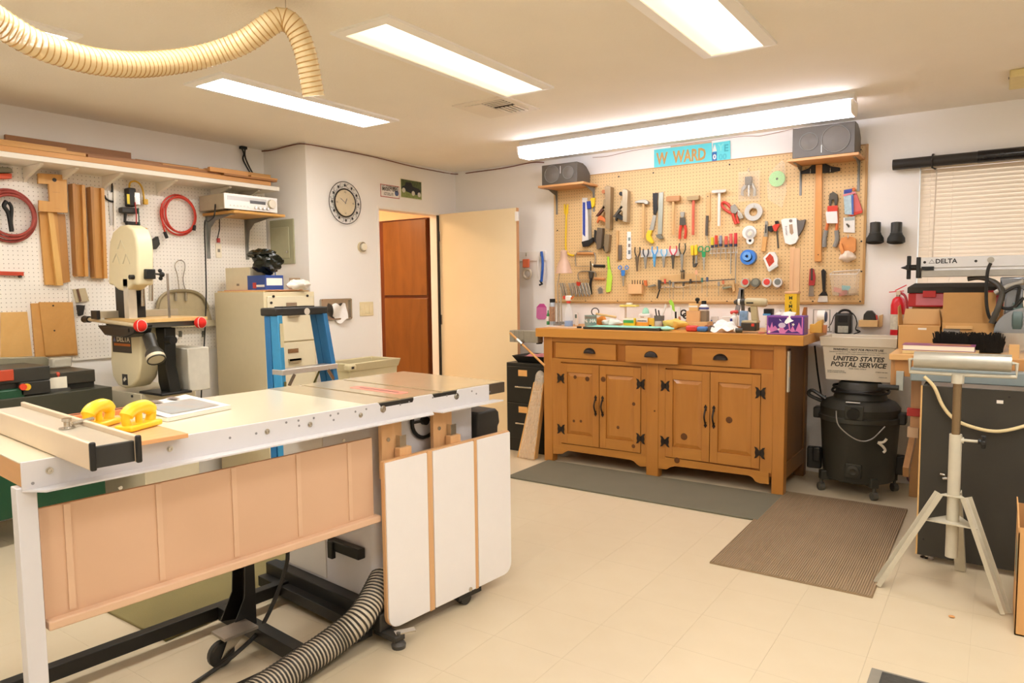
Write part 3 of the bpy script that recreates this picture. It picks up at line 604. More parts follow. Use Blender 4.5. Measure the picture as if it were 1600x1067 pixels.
t.p('border', MB().bb(a.x, a.x+.75, a.y-.5, a.y, .0006, .008), mt('8a8478', r=.7), bev=.002); t.p('pile', MB().bb(a.x+.035, a.x+.715, a.y-.465, a.y-.02, .008, .013), mt('5c5a55', r=.95, nz=.3, s=60, st=(1, 4, 1), bump=1, bs=300))
# ---------------------------------------------------------------- black file cabinet, tray, wrapped box and vise at the left end
m_bc = mt('22211c', r=.4, nz=.08); cx0, cx1, cy0, cy1, ch = -3.33, -2.95, 4.75, 5.06, .73
t = T('file_cabinet', 'low black two drawer file cabinet beside the workbench', 'file cabinet', loc=((cx0+cx1)/2, (cy0+cy1)/2, 0)); t.p('body', MB().bb(cx0, cx1, cy0, cy1, 0, ch), m_bc, bev=.004)
for z0, z1 in ((.41, .70), (.11, .40)):
    d = t.p('drawer', MB().bb(cx0+.012, cx1-.012, cy0-.012, cy0, z0, z1), m_bc, bev=.003)
    t.p('label_card', MB().bb(cx0+.125, cx0+.21, cy0-.0135, cy0-.012, z1-.075, z1-.025), mt('e9b169', r=.6), d); t.p('handle', MB().bb(cx0+.10, cx0+.26, cy0-.03, cy0-.012, z0+.12, z0+.132), m_chr, d, bev=.002)
t = T('desk_tray', 'black tray holding pink cloth on the black cabinet', 'tray'); z = ch+.001
t.p('tray', MB().add([(x, y, z+h) for h, e in ((0, .035), (.055, 0)) for x, y in ((cx0+.04+e, cy0+.02+e), (cx1-.0-e, cy0+.02+e), (cx1-e, cy1-.02-e), (cx0+.04+e, cy1-.02-e))], [(0, 1, 2, 3), (0, 1, 5, 4), (1, 2, 6, 5), (2, 3, 7, 6), (3, 0, 4, 7)]).bb(cx0+.07, cx1-.03, cy0+.06, cy1-.06, z, z+.004), m_bc, sm=False)
t.p('pink_cloth', MB().grid(lambda u, v: V((cx0+.06+u*.27, cy0+.05+v*.22, z+.035+.03*math.sin(3.1*u)*math.sin(3.1*v)+.006*math.sin(17*u+5*v))), 14, 10), mt('d98f95', r=.8, nz=.15))
t = T('wrapped_box', 'tall cardboard strip box in bubble wrap leaning by the workbench leg', 'wrapped box'); PW = Pl((0, 4.64, 0), (0, -1, 0))
a, b = PW(816, 716), PW(845, 719)
t.p('box', MB().prism([(a.x, 4.565, .002), (b.x-.012, 4.565, .002), (-2.895, 4.63, .60), (-2.99, 4.63, .60)], (0, .05, 0)), mt('d3a566', r=.7, nz=.05, s=8), bev=.002)
t.p('bubble_wrap', MB().grid(lambda u, v: V((0, 0, 0))+(V((a.x+.025+u*(b.x-.006-a.x-.025), 4.548, .01)).lerp(V((-2.96+u*.072, 4.622, .66)), v))+V((0, -.012*math.sin(3.14*u)-.006*math.sin(u*31)*math.sin(v*70), 0)), 24, 60), mt('efe7d8', r=.12, al=.38, nz=.05, bump=1, bs=60))
t.p('wrap_top', MB().sph((-2.935, 4.645, .63), (.045, .03, .065), 12, 8), mt('e8e0d0', r=.15, al=.45, bump=1, bs=50))
t = T('bench_vise', 'grey face vise with wooden handle bar on the bench end', 'vise'); PV = Pl((0, 4.60, 0), (0, -1, 0))
a, b = PV(796, 516), PV(842, 536)
t.p('jaw', MB().bb(a.x, b.x-.01, 4.60, 4.68, b.z, a.z), mt('a39c8c', r=.45, m=.3, nz=.1), bev=.003); t.p('slide', MB().bb(b.x-.03, -2.93, 4.61, 4.67, b.z-.01, b.z+.02), m_dark)
for k in range(1, 4): t.p('jaw_groove', MB().bb(a.x+k*.045-.001, a.x+k*.045+.001, 4.599, 4.601, b.z, a.z), mt('6d675c', r=.6))
h0, h1 = PV(797, 520, .05), PV(851, 571, .05); t.p('handle', MB().cyl(h0, h1, .0085, n=10), wood('dba35d', 'c98e45', 'z'))
c = h0.lerp(h1, .28); dd = (h1-h0).normalized(); t.p('screw_collar', MB().cyl(c-dd*.03, c+dd*.03, .014).cyl(c+V((0, .05, 0)), c, .014), m_chr)
# ================================================================ left wall: white tool board and shelf
m_peg = peg('f4eee4', '8f8578', 1, 2); LB = XL+.018
pgb = T('pegboard', 'white perforated board covering the left wall', 'pegboard', loc=(XL, 1.5, .92))
for a, b in ((-1.0, 2.078), (2.081, 3.553)): pgb.p('board', MB().bb(XL+.012, LB, a, b, .92 if a < 0 else .915, 2.10), m_peg, sm=False)
m_shw = mt('f6efe2', r=.5, nz=.015)
sh = T('wall_shelf', 'long white wall shelf above the white pegboard', 'shelf', loc=(XL+.15, 1.5, 2.08)); sh.p('shelf_board', MB().bb(XL+.002, XL+.30, -1.0, 3.475, 2.088, 2.118), m_shw, bev=.002)
for x, y in ((50, 255), (105, 262), (175, 272), (260, 282), (345, 293), (390, 298)):
    c = PX(x, y, XL+.15); sh.p('bracket', MB().prism([(XL+.02, c.y, 2.087), (XL+.25, c.y, 2.087), (XL+.25, c.y, 2.078), (XL+.04, c.y, 2.02), (XL+.02, c.y, 2.0)], (0, .02, 0)), m_shw)
# lumber on the shelf: every board its own
wl = [wood('c8904c', 'b0763a', 'y', 12), wood('d7a35f', 'c48d48', 'y', 12), wood('a9713a', '93602e', 'y', 12), wood('e0a663', 'd19250', 'y', 12)]
boards = [  # x offset, width, y0, y1, z0, thickness, material, label
 (.20, .10, .6, 3.40, 2.119, .030, 3, 'long tan board lying along the front of the shelf'),
 (.09, .10, .5, 3.05, 2.119, .030, 0, 'brown board lying flat behind the front board on the shelf'),
 (.205, .09, .4, 2.10, 2.150, .018, 1, 'light board on the left part of the front shelf board'),
 (.11, .09, .9, 2.55, 2.150, .022, 0, 'brown board stacked second up at the shelf middle'),
 (.19, .08, 2.12, 3.10, 2.150, .020, 2, 'dark brown board on the right part of the front shelf board'),
 (.10, .08, 1.85, 2.75, 2.173, .022, 2, 'dark board on top of the shelf stack near its middle'),
 (.03, .02, 1.78, 2.50, 2.119, .14, 2, 'brown board standing on edge against the wall on the shelf'),
 (.20, .07, 1.55, 2.00, 2.169, .016, 1, 'short light offcut on top of the shelf pile, left'),
 (.03, .02, 2.53, 2.98, 2.119, .105, 0, 'brown board on edge right of the darker one on the shelf'),
 (.17, .06, 2.60, 3.32, 2.171, .012, 3, 'thin tan strip on top at the shelf right end'),
 (.10, .05, 2.8, 3.38, 2.151, .018, 0, 'narrow brown strip behind at the shelf right end'),
 (.25, .04, 3.0, 3.44, 2.150, .014, 2, 'small brown stick poking out at the shelf right end'),
 (.155, .03, 3.05, 3.46, 2.184, .03, 1, 'thick pale stick in the ragged ends at the shelf right'),
 (.115, .03, 2.95, 3.42, 2.170, .035, 0, 'upright brown strip behind the ragged ends at the shelf right'),
 (.245, .03, 2.9, 3.2, 2.165, .03, 3, 'tan block stick on the front board near the shelf right'),
 (.24, .05, 3.22, 3.45, 2.165, .012, 1, 'short light stick on top at the shelf right end')]
for xo, wd, y0, y1, z0, th, k, lb in boards: one('lumber_board', lb, 'board', MB().bb(XL+xo-(.0 if wd < .03 else wd/2-.05), XL+xo-(.0 if wd < .03 else wd/2-.05)+wd, y0, y1, z0, z0+th), wl[k], 'lumber on the white shelf', bev=.001)
one('storage_bin', 'pale translucent storage box behind the boards at the shelf left', 'storage box', MB().bb(XL+.02, XL+.028, .6, 1.72, 2.119, 2.27), mt('f0e6d2', r=.4), bev=.002)
# hanging things on the left board: P(x,y) on the board
def Lb(o): return LB-XL+o
wj = wood('dca65c', 'cb9044', 'z', 12); wj2 = wood('c08a48', 'a87235', 'z', 12)
t = T('wooden_jig', 'stepped wooden jig with a hole hanging on the white pegboard', 'jig')
t.p('lower_board', MB().pp(PL, [(59, 331), (75, 330), (87, 332), (96, 446), (69, 445)], Lb(.001), .02), wj); t.p('side_strip', MB().pp(PL, [(72, 331), (80, 331), (96, 446), (86, 446)], Lb(.022), .025), wood('e5b76c', 'd6a252', 'z', 12))
t.p('back_board', MB().pp(PL, [(88, 334), (100, 335), (108, 440), (95, 443)], Lb(.001), .014), wj2)
t.p('head', MB().pp(PL, [(58, 271), (102, 274), (104, 333), (59, 330), (59, 313), (76, 315), (74, 288), (58, 287)], Lb(.046), .016), wj); c = PL(85, 281, Lb(.0625)); t.p('hole', MB().cyl(c, c+V((.0006, 0, 0)), .012), m_dark)
for y in (300, 325): t.p('slot', MB().pr(PL, 82, y, 94, y+1, Lb(.062), .001), m_knot)
for (x0, x1, y0, y1, lb) in ((106, 130, 288, 432, 'left of two long wooden channels hanging on the white pegboard'), (134, 160, 293, 435, 'right of two long wooden channels hanging on the white pegboard')):
    t = T('wooden_channel', lb, 'wood channel', 'wooden channels on the white board')
    t.p('back_strip', MB().pp(PL, [(x0, y0), (x0+5, y0), (x0+9, y1-1), (x0+7, y1-2)], Lb(.001), .06), wj2); t.p('face', MB().pp(PL, [(x0+4, y0), (x1-2, y0+2), (x1+3, y1), (x0+8, y1)], Lb(.002), .03), wj)
    t.p('lip', MB().pp(PL, [(x1-5, y0+1), (x1, y0+2), (x1+5, y1), (x1, y1)], Lb(.033), .025), wood('d9a055', 'c78b3f', 'z', 12)); c = PL(x0+10, y0+10, Lb(.033)); t.p('nail', MB().cyl(c, c+V((.004, 0, 0)), .006, n=8), m_knot)
for pts, lb, m in (([(0, 488), (41, 487), (49, 556), (0, 559)], 'plain tan plywood sheet hanging at the left edge', wood('ecbc74', 'e2ad62', 'x', 8)), ([(47, 474), (112, 472), (120, 555), (54, 558)], 'tan board with two nails hanging over the jointer', wood('dfa862', 'd39a50', 'x', 8))):
    t = T('hanging_board', lb, 'board'); t.p('sheet', MB().pp(PL, pts, Lb(.002), .014), m)
    if pts[0][0] > 10:
        t.p('front_sheet', MB().pp(PL, [(60, 472), (112, 472), (119, 552), (70, 555)], Lb(.0165), .012), m)
        for x, y in ((83, 477.5), (85, 516.5)): c = PL(x, y, Lb(.0287)); t.p('nail', MB().cyl(c, c+V((.003, 0, 0)), .005, n=8), m_dark)
def coil(name, label, cat, cx, cy, r, mat, n=3, thick=.006, ex=None):
    t = T(name, label, cat); c = PL(cx, cy, Lb(.02))
    for k in range(n):
        rr = r*(1-.05*k); pts = [c+V((.012*k, 0, 0))+EY*(rr*math.cos(a)*(1+.04*math.sin(k*2+1)))+UP*(rr*math.sin(a)*(1.06+.05*math.cos(k*3))) for a in [2*math.pi*i/40 for i in range(40)]]
        t.p('loop', MB().tube(pts, thick, 7, True), mat)
    return t, c
t, c = coil('air_hose', 'dark red coiled air line with a black strap on the white pegboard', 'coiled hose', 14, 337, .135, mt('a8483e', r=.5, nz=.2, s=40), 4, .008)
t.p('strap', MB().pt(PL, [(10, 314), (6, 322), (13, 334), (18, 362)], Lb(.055), .012, sub=4).pt(PL, [(13, 316), (18, 325), (17, 345), (19, 360)], Lb(.055), .01, sub=4), m_black)
t, c = coil('extension_cord', 'red extension cord coiled on the white pegboard by the small shelf', 'cord', 279, 336, .125, mt('cf3f2e', r=.45), 3, .0065)
t.p('tail', MB().pt(PL, [(253, 318), (252, 335), (255, 352), (258, 364)], Lb(.04), .006, sub=4), mt('cf3f2e', r=.45)); t.p('plug', MB().pt(PL, [(257, 362), (261, 372)], Lb(.04), .012), m_black); t.p('socket', MB().pt(PL, [(304, 352), (303, 360)], Lb(.05), .012), m_black)
t = T('red_bar', 'orange red metal bar hanging low on the white pegboard', 'bar'); t.p('bar', MB().pp(PL, [(-30, 423), (35, 425), (35, 431), (-30, 429)], Lb(.004), .02), mt('c4452a', r=.45)); t.p('pin', MB().pc(PL, 30, 432, .008, Lb(.004), .02), m_dark)
t = T('hand_tool', 'small grey and red power tool hung at the top left edge', 'power tool'); t.p('body', MB().pp(PL, [(-20, 262), (10, 263), (14, 266), (14, 271), (-20, 271)], Lb(.005), .05), mt('8d8673', r=.4, m=.3), bev=.004); t.p('grip', MB().pp(PL, [(-20, 272), (14, 272), (14, 280), (-20, 281)], Lb(.005), .045), mt('d2522c', r=.4), bev=.004)
t = T('scraper_tool', 'grey metal pan with black clip hanging right of the tan boards', 'scraper'); t.p('blade', MB().pp(PL, [(113, 452), (132, 450), (138, 470), (118, 473)], Lb(.003), .012), mt('cdbf9c', r=.4, m=.3)); t.p('rib', MB().pp(PL, [(119, 452), (122, 451), (127, 470), (124, 472)], Lb(.015), .006), mt('6b4b38', r=.5)); t.p('clip', MB().pp(PL, [(118, 476), (130, 477), (127, 492), (121, 494)], Lb(.003), .03), m_dark, bev=.004)
# thin rules and caliper
t = T('square_ruler', 'steel ruler and black hooked square hanging beside the channels', 'ruler'); t.p('blade', MB().pp(PL, [(168, 298), (174, 298), (177, 352), (172, 352)], Lb(.002), .003), mt('b9b3a8', r=.3, m=.6)); t.p('upright', MB().pp(PL, [(176, 290), (180, 290), (180, 358), (177, 358)], Lb(.002), .012), m_shw); t.p('hook', MB().pt(PL, [(163, 305), (166, 311), (172, 314), (177, 315)], Lb(.012), .006, sub=3), m_black); t.p('peg_hook', MB().pt(PL, [(175, 286), (175, 300)], Lb(.012), .005), m_black)
t = T('clamp_light', 'black clip lamp with yellow cord hanging above the band saw', 'clip lamp')
t.p('head', MB().pr(PL, 193, 294, 207, 324, Lb(.004), .06), m_dark, bev=.008); t.p('warning_label', MB().pr(PL, 198, 303, 203, 319, Lb(.0645), .001), mt('e8cf3c', r=.5)); t.p('chrome_plate', MB().pr(PL, 205, 300, 216, 322, Lb(.03), .04), m_chr, bev=.006)
t.p('arm', MB().pr(PL, 184, 324, 212, 335, Lb(.004), .05), mt('3b3834', r=.5), bev=.008); t.p('stem', MB().pt(PL, [(196, 334), (195, 346), (205, 349), (214, 352)], Lb(.03), .01), m_dark); t.p('foot', MB().pr(PL, 195, 346, 216, 353, Lb(.01), .03), m_dark, bev=.004)
t.p('yellow_cord', MB().pt(PL, [(202, 295), (203, 286), (210, 283), (218, 287), (223, 297), (225, 312)], Lb(.04), .006, sub=4), mt('e3b23a', r=.4)); t.p('yellow_plug', MB().pr(PL, 222, 311, 229, 320, Lb(.03), .025), mt('e3b23a', r=.4), bev=.004)
t.p('red_lead', MB().pt(PL, [(211, 316), (213, 335), (213, 350)], Lb(.07), .004), mt('b63a33', r=.4)); t.p('green_lead', MB().pt(PL, [(216, 325), (217, 342), (219, 362)], Lb(.06), .004), mt('2f5b45', r=.4)); t.p('orange_end', MB().pr(PL, 219, 356, 227, 364, Lb(.04), .03), mt('e2a034', r=.4), bev=.004)
t = T('wall_hook', 'black double hook clip right of the band saw top', 'hook'); t.p('clip', MB().pp(PL, [(224, 373), (235, 375), (243, 369), (246, 382), (240, 390), (230, 388), (225, 382)], Lb(.004), .04), mt('33332d', r=.5), bev=.006)
# wire loop and grey pan
t = T('dust_pan', 'grey metal dustpan with wire loop handle hanging on the white pegboard', 'dustpan')
t.p('pan', MB().pp(PL, [(246, 480), (250, 466), (262, 456), (282, 453), (303, 455), (317, 464), (325, 480), (333, 508), (250, 511)], Lb(.02), .006), mt('c7b896', r=.4, m=.25)); t.p('rolled_rim', MB().pt(PL, [(246, 482), (250, 467), (262, 457), (282, 454), (303, 456), (317, 465), (325, 481)], Lb(.035), .012, sub=3), mt('9f9172', r=.4, m=.3)); t.p('lower_lip', MB().pp(PL, [(250, 504), (333, 500), (333, 509), (250, 512)], Lb(.026), .03), mt('d6c9a8', r=.4, m=.2))
for x in (275, 291): t.p('handle_lug', MB().pt(PL, [(x, 457), (x, 470)], Lb(.04), .008), m_chr)
t.p('wire_loop', MB().pt(PL, [(280, 455), (277, 430), (273, 415), (279, 407), (287, 409), (289, 418), (286, 436), (290, 455)], Lb(.03), .0035, sub=4), m_chr)
for x in (281, 317):
    t = T('peg_hook', 'grey peg hook under the dustpan, %s one' % ('left' if x == 281 else 'right'), 'hook', 'empty hooks under the dustpan'); t.p('plate', MB().pr(PL, x-2, 517, x+3, 526, Lb(.001), .004), mt('7d7a70', r=.4, m=.5)); t.p('prong', MB().pt(PL, [(x, 524, Lb(.004)), (x+2, 526, Lb(.04)), (x+3, 519, Lb(.045))], 0, .004), mt('7d7a70', r=.4, m=.5))
# small shelf with stereo receiver
rs = T('wall_shelf', 'small oak shelf on grey brackets holding the silver receiver', 'shelf'); y0, y1 = 3.01, 3.44
rs.p('shelf_board', MB().bb(XL+.02, XL+.40, y0, y1, 1.885, 1.904), wood('d6a04f', 'c48d3d', 'y', 10), bev=.002); m_br = mt('8d8c85', r=.45, m=.3)
for y in (3.045, 3.37):
    rs.p('bracket', MB().bb(XL+.02, XL+.024, y-.014, y+.014, 1.58, 1.884).bb(XL+.02, XL+.34, y-.014, y+.014, 1.880, 1.884).prism([(XL+.024, y, 1.62), (XL+.06, y, 1.80), (XL+.12, y, 1.85), (XL+.3, y, 1.878), (XL+.3, y, 1.881), (XL+.024, y, 1.881)], (0, .004, 0)), m_br)
rc = T('stereo_receiver', 'silver stereo receiver with a large tuning dial on the small shelf', 'receiver'); y0, y1, z0, z1 = 2.97, 3.40, 1.915, 2.02; xf = XL+.36
m_sil = mt('e9e4da', r=.3, m=.25, nz=.02); rc.p('case', MB().bb(XL+.05, xf-.01, y0, y1, z0, z1), mt('b5a78c', r=.45), bev=.002); rc.p('faceplate', MB().bb(xf-.01, xf, y0-.004, y1+.004, z0, z1+.002), m_sil, bev=.002)
rc.p('tuner_window', MB().bb(xf, xf+.001, y0+.02, y1-.09, z0+.062, z0+.09), mt('c9c6c0', r=.15)); rc.p('display', MB().bb(xf+.0011, xf+.002, y0+.2, y1-.1, z0+.05, z0+.072), mt('4b4640', r=.2)); rc.p('tuning_dial', MB().cyl((xf, y1-.05, z0+.06), (xf+.02, y1-.05, z0+.06), .032, n=24), mt('ddd2bb', r=.3, m=.3), bev=.003)
for k in range(4): rc.p('knob', MB().cyl((xf, y0+.24+k*.035, z0+.022), (xf+.015, y0+.24+k*.035, z0+.022), .009), m_chr)
for k in range(6): rc.p('button', MB().bb(xf, xf+.004, y0+.04+k*.028, y0+.058+k*.028, z0+.02, z0+.028), m_sil)
for y in (y0+.04, y1-.04): rc.p('foot', MB().cyl((xf-.05, y, 1.9045), (xf-.05, y, z0), .014), m_black)
t = T('wall_outlet', 'cream outlet plate with red plug under the small shelf', 'outlet'); t.p('plate', MB().pr(PL, 336, 380, 346, 403, Lb(.001), .006), mt('f1e7cf', r=.4), bev=.002); t.p('socket', MB().pr(PL, 340, 389, 344, 394, Lb(.007), .001), mt('8a8272', r=.5)); t.p('red_plug', MB().pr(PL, 338, 372, 342, 379, Lb(.001), .02), mt('c34a43', r=.4), bev=.003); t.p('black_lead', MB().pt(PL, [(343, 338), (343, 358), (340, 372)], Lb(.02), .004), m_black)
one('power_cord', 'thin black cord hanging from the small shelf to the floor', 'cord', MB().tube(smooth([V((XL+.26, 2.96, 1.925)), V((XL+.29, 2.94, 1.94)), V((XL+.31, 2.915, 1.86)), V((XL+.2, 2.94, 1.83)), V((XL+.1, 2.975, 1.83)), PL(321, 400, .08), PL(322, 440, .09), PL(322, 470, .095), PL(319, 540, .09), PL(315, 600, .05), PL(313, 720, .02)], 6), .005, 7), m_black)
# wires near the ceiling
one('black_wire', 'pair of black wires dangling from the ceiling onto the lumber shelf', 'wire', MB().tube(smooth([PL(377, 230, .03), PL(381, 240, .03), PL(380, 250, .03), PL(392, 272, .05)], 5), .006, 6).tube(smooth([PL(383, 231, .03), PL(383, 245, .03), PL(390, 262, .03), PL(397, 274, .05)], 5), .006, 6).obx(PL(380, 231, .02), (EX, EY, UP), (.03, .05, .02)), m_black)
pts = [PJ(400, 272, .012), PJ(400, 250, .012), PJ(402, 238, .012), PJ(425, 234.5, .012), PJ(455, 227, .012), V((XC+.012, YJ-.012, HC-.015)), PC(520, 232.5, .012), PC(560, 240, .012), PC(600, 249, .012), PC(640, 259, .012), PC(675, 266, .012), V((XC+.012, W-.012, HC-.02)), PB(740, 269, .012), PB(790, 262, .012), PB(830, 254, .012), PB(850, 254, .012)]
one('ceiling_cable', 'brown speaker cable pinned along the wall under the ceiling', 'cable', MB().tube(smooth(pts, 4), .0045, 6), mt('7d4a3a', r=.5))
one('speaker_wire', 'thin wire looping from speaker to speaker above the tool board', 'wire', MB().tube(smooth([PB(926, 246, .05), PB(950, 244, .01), PB(985, 236, .01), PB(1025, 230, .01), PB(1090, 222, .01), PB(1160, 213, .01), PB(1190, 212, .01), PB(1240, 201, .05)], 5), .002, 5), mt('a5806f', r=.5))
# ---------------------------------------------------------------- wall with panel, clock, signs
ep = T('electric_panel', 'grey green electric breaker panel on the return wall', 'electric panel'); m_ep = mt('a5a384', r=.45, nz=.03)
a, b = PJ(423, 345), PJ(462, 412); ep.p('frame', MB().bb(a.x, b.x, YJ-.012, YJ, b.z, a.z), m_ep, bev=.003); ep.p('door', MB().bb(a.x+.025, b.x-.05, YJ-.019, YJ-.012, b.z+.045, a.z-.06), mt('aeab8b', r=.45), bev=.004); ep.p('latch', MB().cyl((b.x-.07, YJ-.019, (a.z+b.z)/2-.08), (b.x-.07, YJ-.025, (a.z+b.z)/2-.08), .01), m_chr)
ck = T('wall_clock', 'round wall clock with antique face and black scrollwork ring', 'clock'); c = PC(539.5, 317, .02); R = .165; m_scr = mt('2c2620', r=.5, m=.3)
ck.p('outer_ring', MB().tube(circ(c, EY, UP, R, 48), .003, 6, True), m_scr); ck.p('rim', MB().tube(circ(c, EY, UP, .108, 40), .006, 8, True), m_scr)
ck.p('face', MB().cyl(c-EX*.012, c, .104, n=40), mt('e2cfa0', r=.35, nz=.15, s=20, sub='cdb27c')); ck.p('glass', MB().lathe(c+EX*.001, EX, [(.102, .003), (.07, .007), (.0, .009)], 32), mt('ffffff', r=.05, al=.12, nz=0))
for k in range(12):
    a = 2*math.pi*k/12; q = c+EY*(.137*math.cos(a))+UP*(.137*math.sin(a)); st5 = []
    for j in range(10): r = .015 if j % 2 == 0 else .006; b = a+math.pi*j/5; st5.append(q+EY*(r*math.cos(b))+UP*(r*math.sin(b)))
    ck.p('leaf', MB().prism(st5, EX*.004), m_scr)
    a2 = a+math.pi/12; q2 = c+EY*(.137*math.cos(a2))+UP*(.137*math.sin(a2)); ck.p('scroll', MB().tube(circ(q2, EY, UP, .016, 14, a2, a2+4.2), .0014, 5), m_scr)
def hand(ang, l, wd): d = EY*math.sin(ang)+UP*math.cos(ang); e = EY*math.cos(ang)-UP*math.sin(ang); return MB().prism([c+EX*.002-d*.01-e*wd, c+EX*.002+d*l*.7-e*wd*1.6, c+EX*.002+d*l, c+EX*.002+d*l*.7+e*wd*1.6, c+EX*.002-d*.01+e*wd], EX*.001)
ck.p('hour_hand', hand(.45, .045, .003), m_scr); ck.p('minute_hand', hand(-1.0, .07, .002), m_scr)
for k, nm in enumerate(('XII', 'III', 'VI', 'IX')):
    a = math.pi/2-k*math.pi/2; ck.text(nm, c+EY*(.083*math.cos(a))+UP*(.083*math.sin(a))+EX*.001, EY, UP, .02, m_scr, al='CENTER')
t = T('thermostat', 'round thermostat on the wall left of the doorway', 'thermostat'); c = PC(564.5, 386, 0)
t.p('base', MB().cyl(c, c+EX*.02, .042, n=28), mt('d9c8a2', r=.4)); t.p('dial', MB().cyl(c+EX*.02, c+EX*.04, .03, n=28), mt('efe6cf', r=.2), bev=.004); t.p('ring', MB().tube(circ(c+EX*.022, EY, UP, .036, 28), .004, 6, True), m_chr)
sg = T('emergency_sign', 'white sign with red border about an emergency vehicle over the door', 'sign'); a, b = PC(594, 287), PC(624, 311)
sg.p('plate', MB().bb(XC, XC+.002, a.y, b.y, b.z, a.z), mt('b25048', r=.5)); sg.p('panel', MB().bb(XC+.002, XC+.003, a.y+.006, b.y-.006, b.z+.006, a.z-.006), mt('f3efe8', r=.5)); cy_ = (a.y+b.y)/2; m_ink = mt('3b342e', r=.6)
for k, (s_, z_) in enumerate((('U.S. GOVERNMENT', .80), ('EMERGENCY VEHICLE', .62), ('OFFICIAL USE', .34), ('PROPERTY', .2))): sg.text(s_, V((XC+.0032, cy_-(.0 if k < 2 else .02), b.z+(a.z-b.z)*z_)), EY, UP, .034 if k < 2 else .018, m_ink, al='CENTER', wd=(b.y-a.y)*(.86 if k < 2 else .5), bold=.0008 if k < 2 else 0)
sg.p('seal', MB().cyl((XC+.003, b.y-.035, b.z+.045), (XC+.0036, b.y-.035, b.z+.045), .024), mt('5a6a94', r=.5))
t = T('car_photo', 'framed photograph of a vintage black car hung above the doorway', 'picture'); a, b = PC(624.5, 278.5), PC(658.5, 313); yy = lambda f: a.y+(b.y-a.y)*f; zz = lambda f: b.z+(a.z-b.z)*f
t.p('print', MB().bb(XC, XC+.008, a.y, b.y, b.z, a.z), mt('e9e4cf', r=.5)); q = XC+.008
t.p('background', MB().bb(q, q+.0004, yy(.02), yy(.97), zz(.45), zz(.97)), mt('2e3328', r=.5, nz=.5, s=60, sub='6c7a4a')); t.p('ground', MB().bb(q, q+.0004, yy(.02), yy(.97), zz(.03), zz(.45)), mt('93a05f', r=.6, nz=.3, s=50))
car = t.p('car_body', MB().prism([(q+.0004, yy(u), zz(v)) for u, v in ((.06, .42), (.08, .6), (.2, .66), (.25, .85), (.48, .86), (.56, .66), (.85, .58), (.93, .5), (.94, .3), (.8, .24), (.55, .26), (.3, .34))], (.0005, 0, 0)), mt('23262b', r=.4))
for u, v in ((.14, .4), (.58, .3), (.86, .27)): t.p('wheel', MB().cyl((q+.0009, yy(u), zz(v)), (q+.0013, yy(u), zz(v)), .021, n=16), mt('d9d4c4', r=.5), car)
sw = T('light_switch', 'cream three gang light switch plate left of the doorway', 'light switch'); a, b = PC(561.5, 472), PC(583, 493); sw.p('plate', MB().bb(XC, XC+.006, a.y, b.y, b.z, a.z), mt('ead9ad', r=.4), bev=.002)
for k in range(3): y = a.y+(b.y-a.y)*(.2+.3*k); sw.p('rocker', MB().bb(XC+.006, XC+.01, y-.017, y+.017, b.z+.022, a.z-.022), mt('efdfb6', r=.4), bev=.002)
td = T('towel_dispenser', 'chrome wall dispenser with a crumpled white tissue sticking out', 'dispenser'); a, b = PC(500, 468.5), PC(547, 497); oy = XC+.001
m_crm = mt('c9c0b2', r=.18, m=.9); td.p('back_plate', MB().bb(oy, oy+.004, a.y, b.y, b.z, a.z), m_crm); td.p('frame', MB().bar((oy+.01, a.y, a.z), (oy+.01, b.y, a.z), .02, .012).bar((oy+.01, a.y, b.z), (oy+.01, b.y, b.z), .02, .012).bar((oy+.01, a.y, a.z), (oy+.01, a.y, b.z), .02, .012, EY).bar((oy+.01, b.y, a.z), (oy+.01, b.y, b.z), .02, .012, EY), m_crm)
td.p('tissue', MB().grid(lambda u, v: V((oy+.03+.015*math.sin(5*u+3*v), a.y+(b.y-a.y)*(.3+.5*u), a.z-.04-(.09+.05*math.sin(2.6*u))*v+.012*math.sin(9*u))), 12, 8), mt('f5f0ea', r=.8))
# ================================================================ hanging hose
hp = [PD(x, y, d*.862) for x, y, d in ((-40, 8, 2.25), (0, 36, 2.35), (50, 66, 2.45), (100, 84, 2.55), (150, 96, 2.66), (205, 101, 2.8), (250, 99, 2.92), (300, 92, 3.02), (345, 80, 3.07), (385, 63, 3.08), (420, 39, 3.08), (441, 30, 3.09), (458, 40, 3.1), (470, 62, 3.12), (480, 95, 3.15), (490, 150, 3.2))]
hs = hose('ceiling_hose', 'clear amber ribbed dust hose drooping from the ceiling', hp, .041, .0185, .0022, mt('f2dcae', r=.25, nz=.03, al=.86), mt('c29a5e', r=.4))
q = PD(447, 30, 3.09*.862); hs.p('hanger_wire', MB().tube([q-UP*.06+CR*.02, q+CR*.01, V((q.x, q.y, HC-.05)), V((q.x, q.y, HC))], .0018, 5), m_chr)
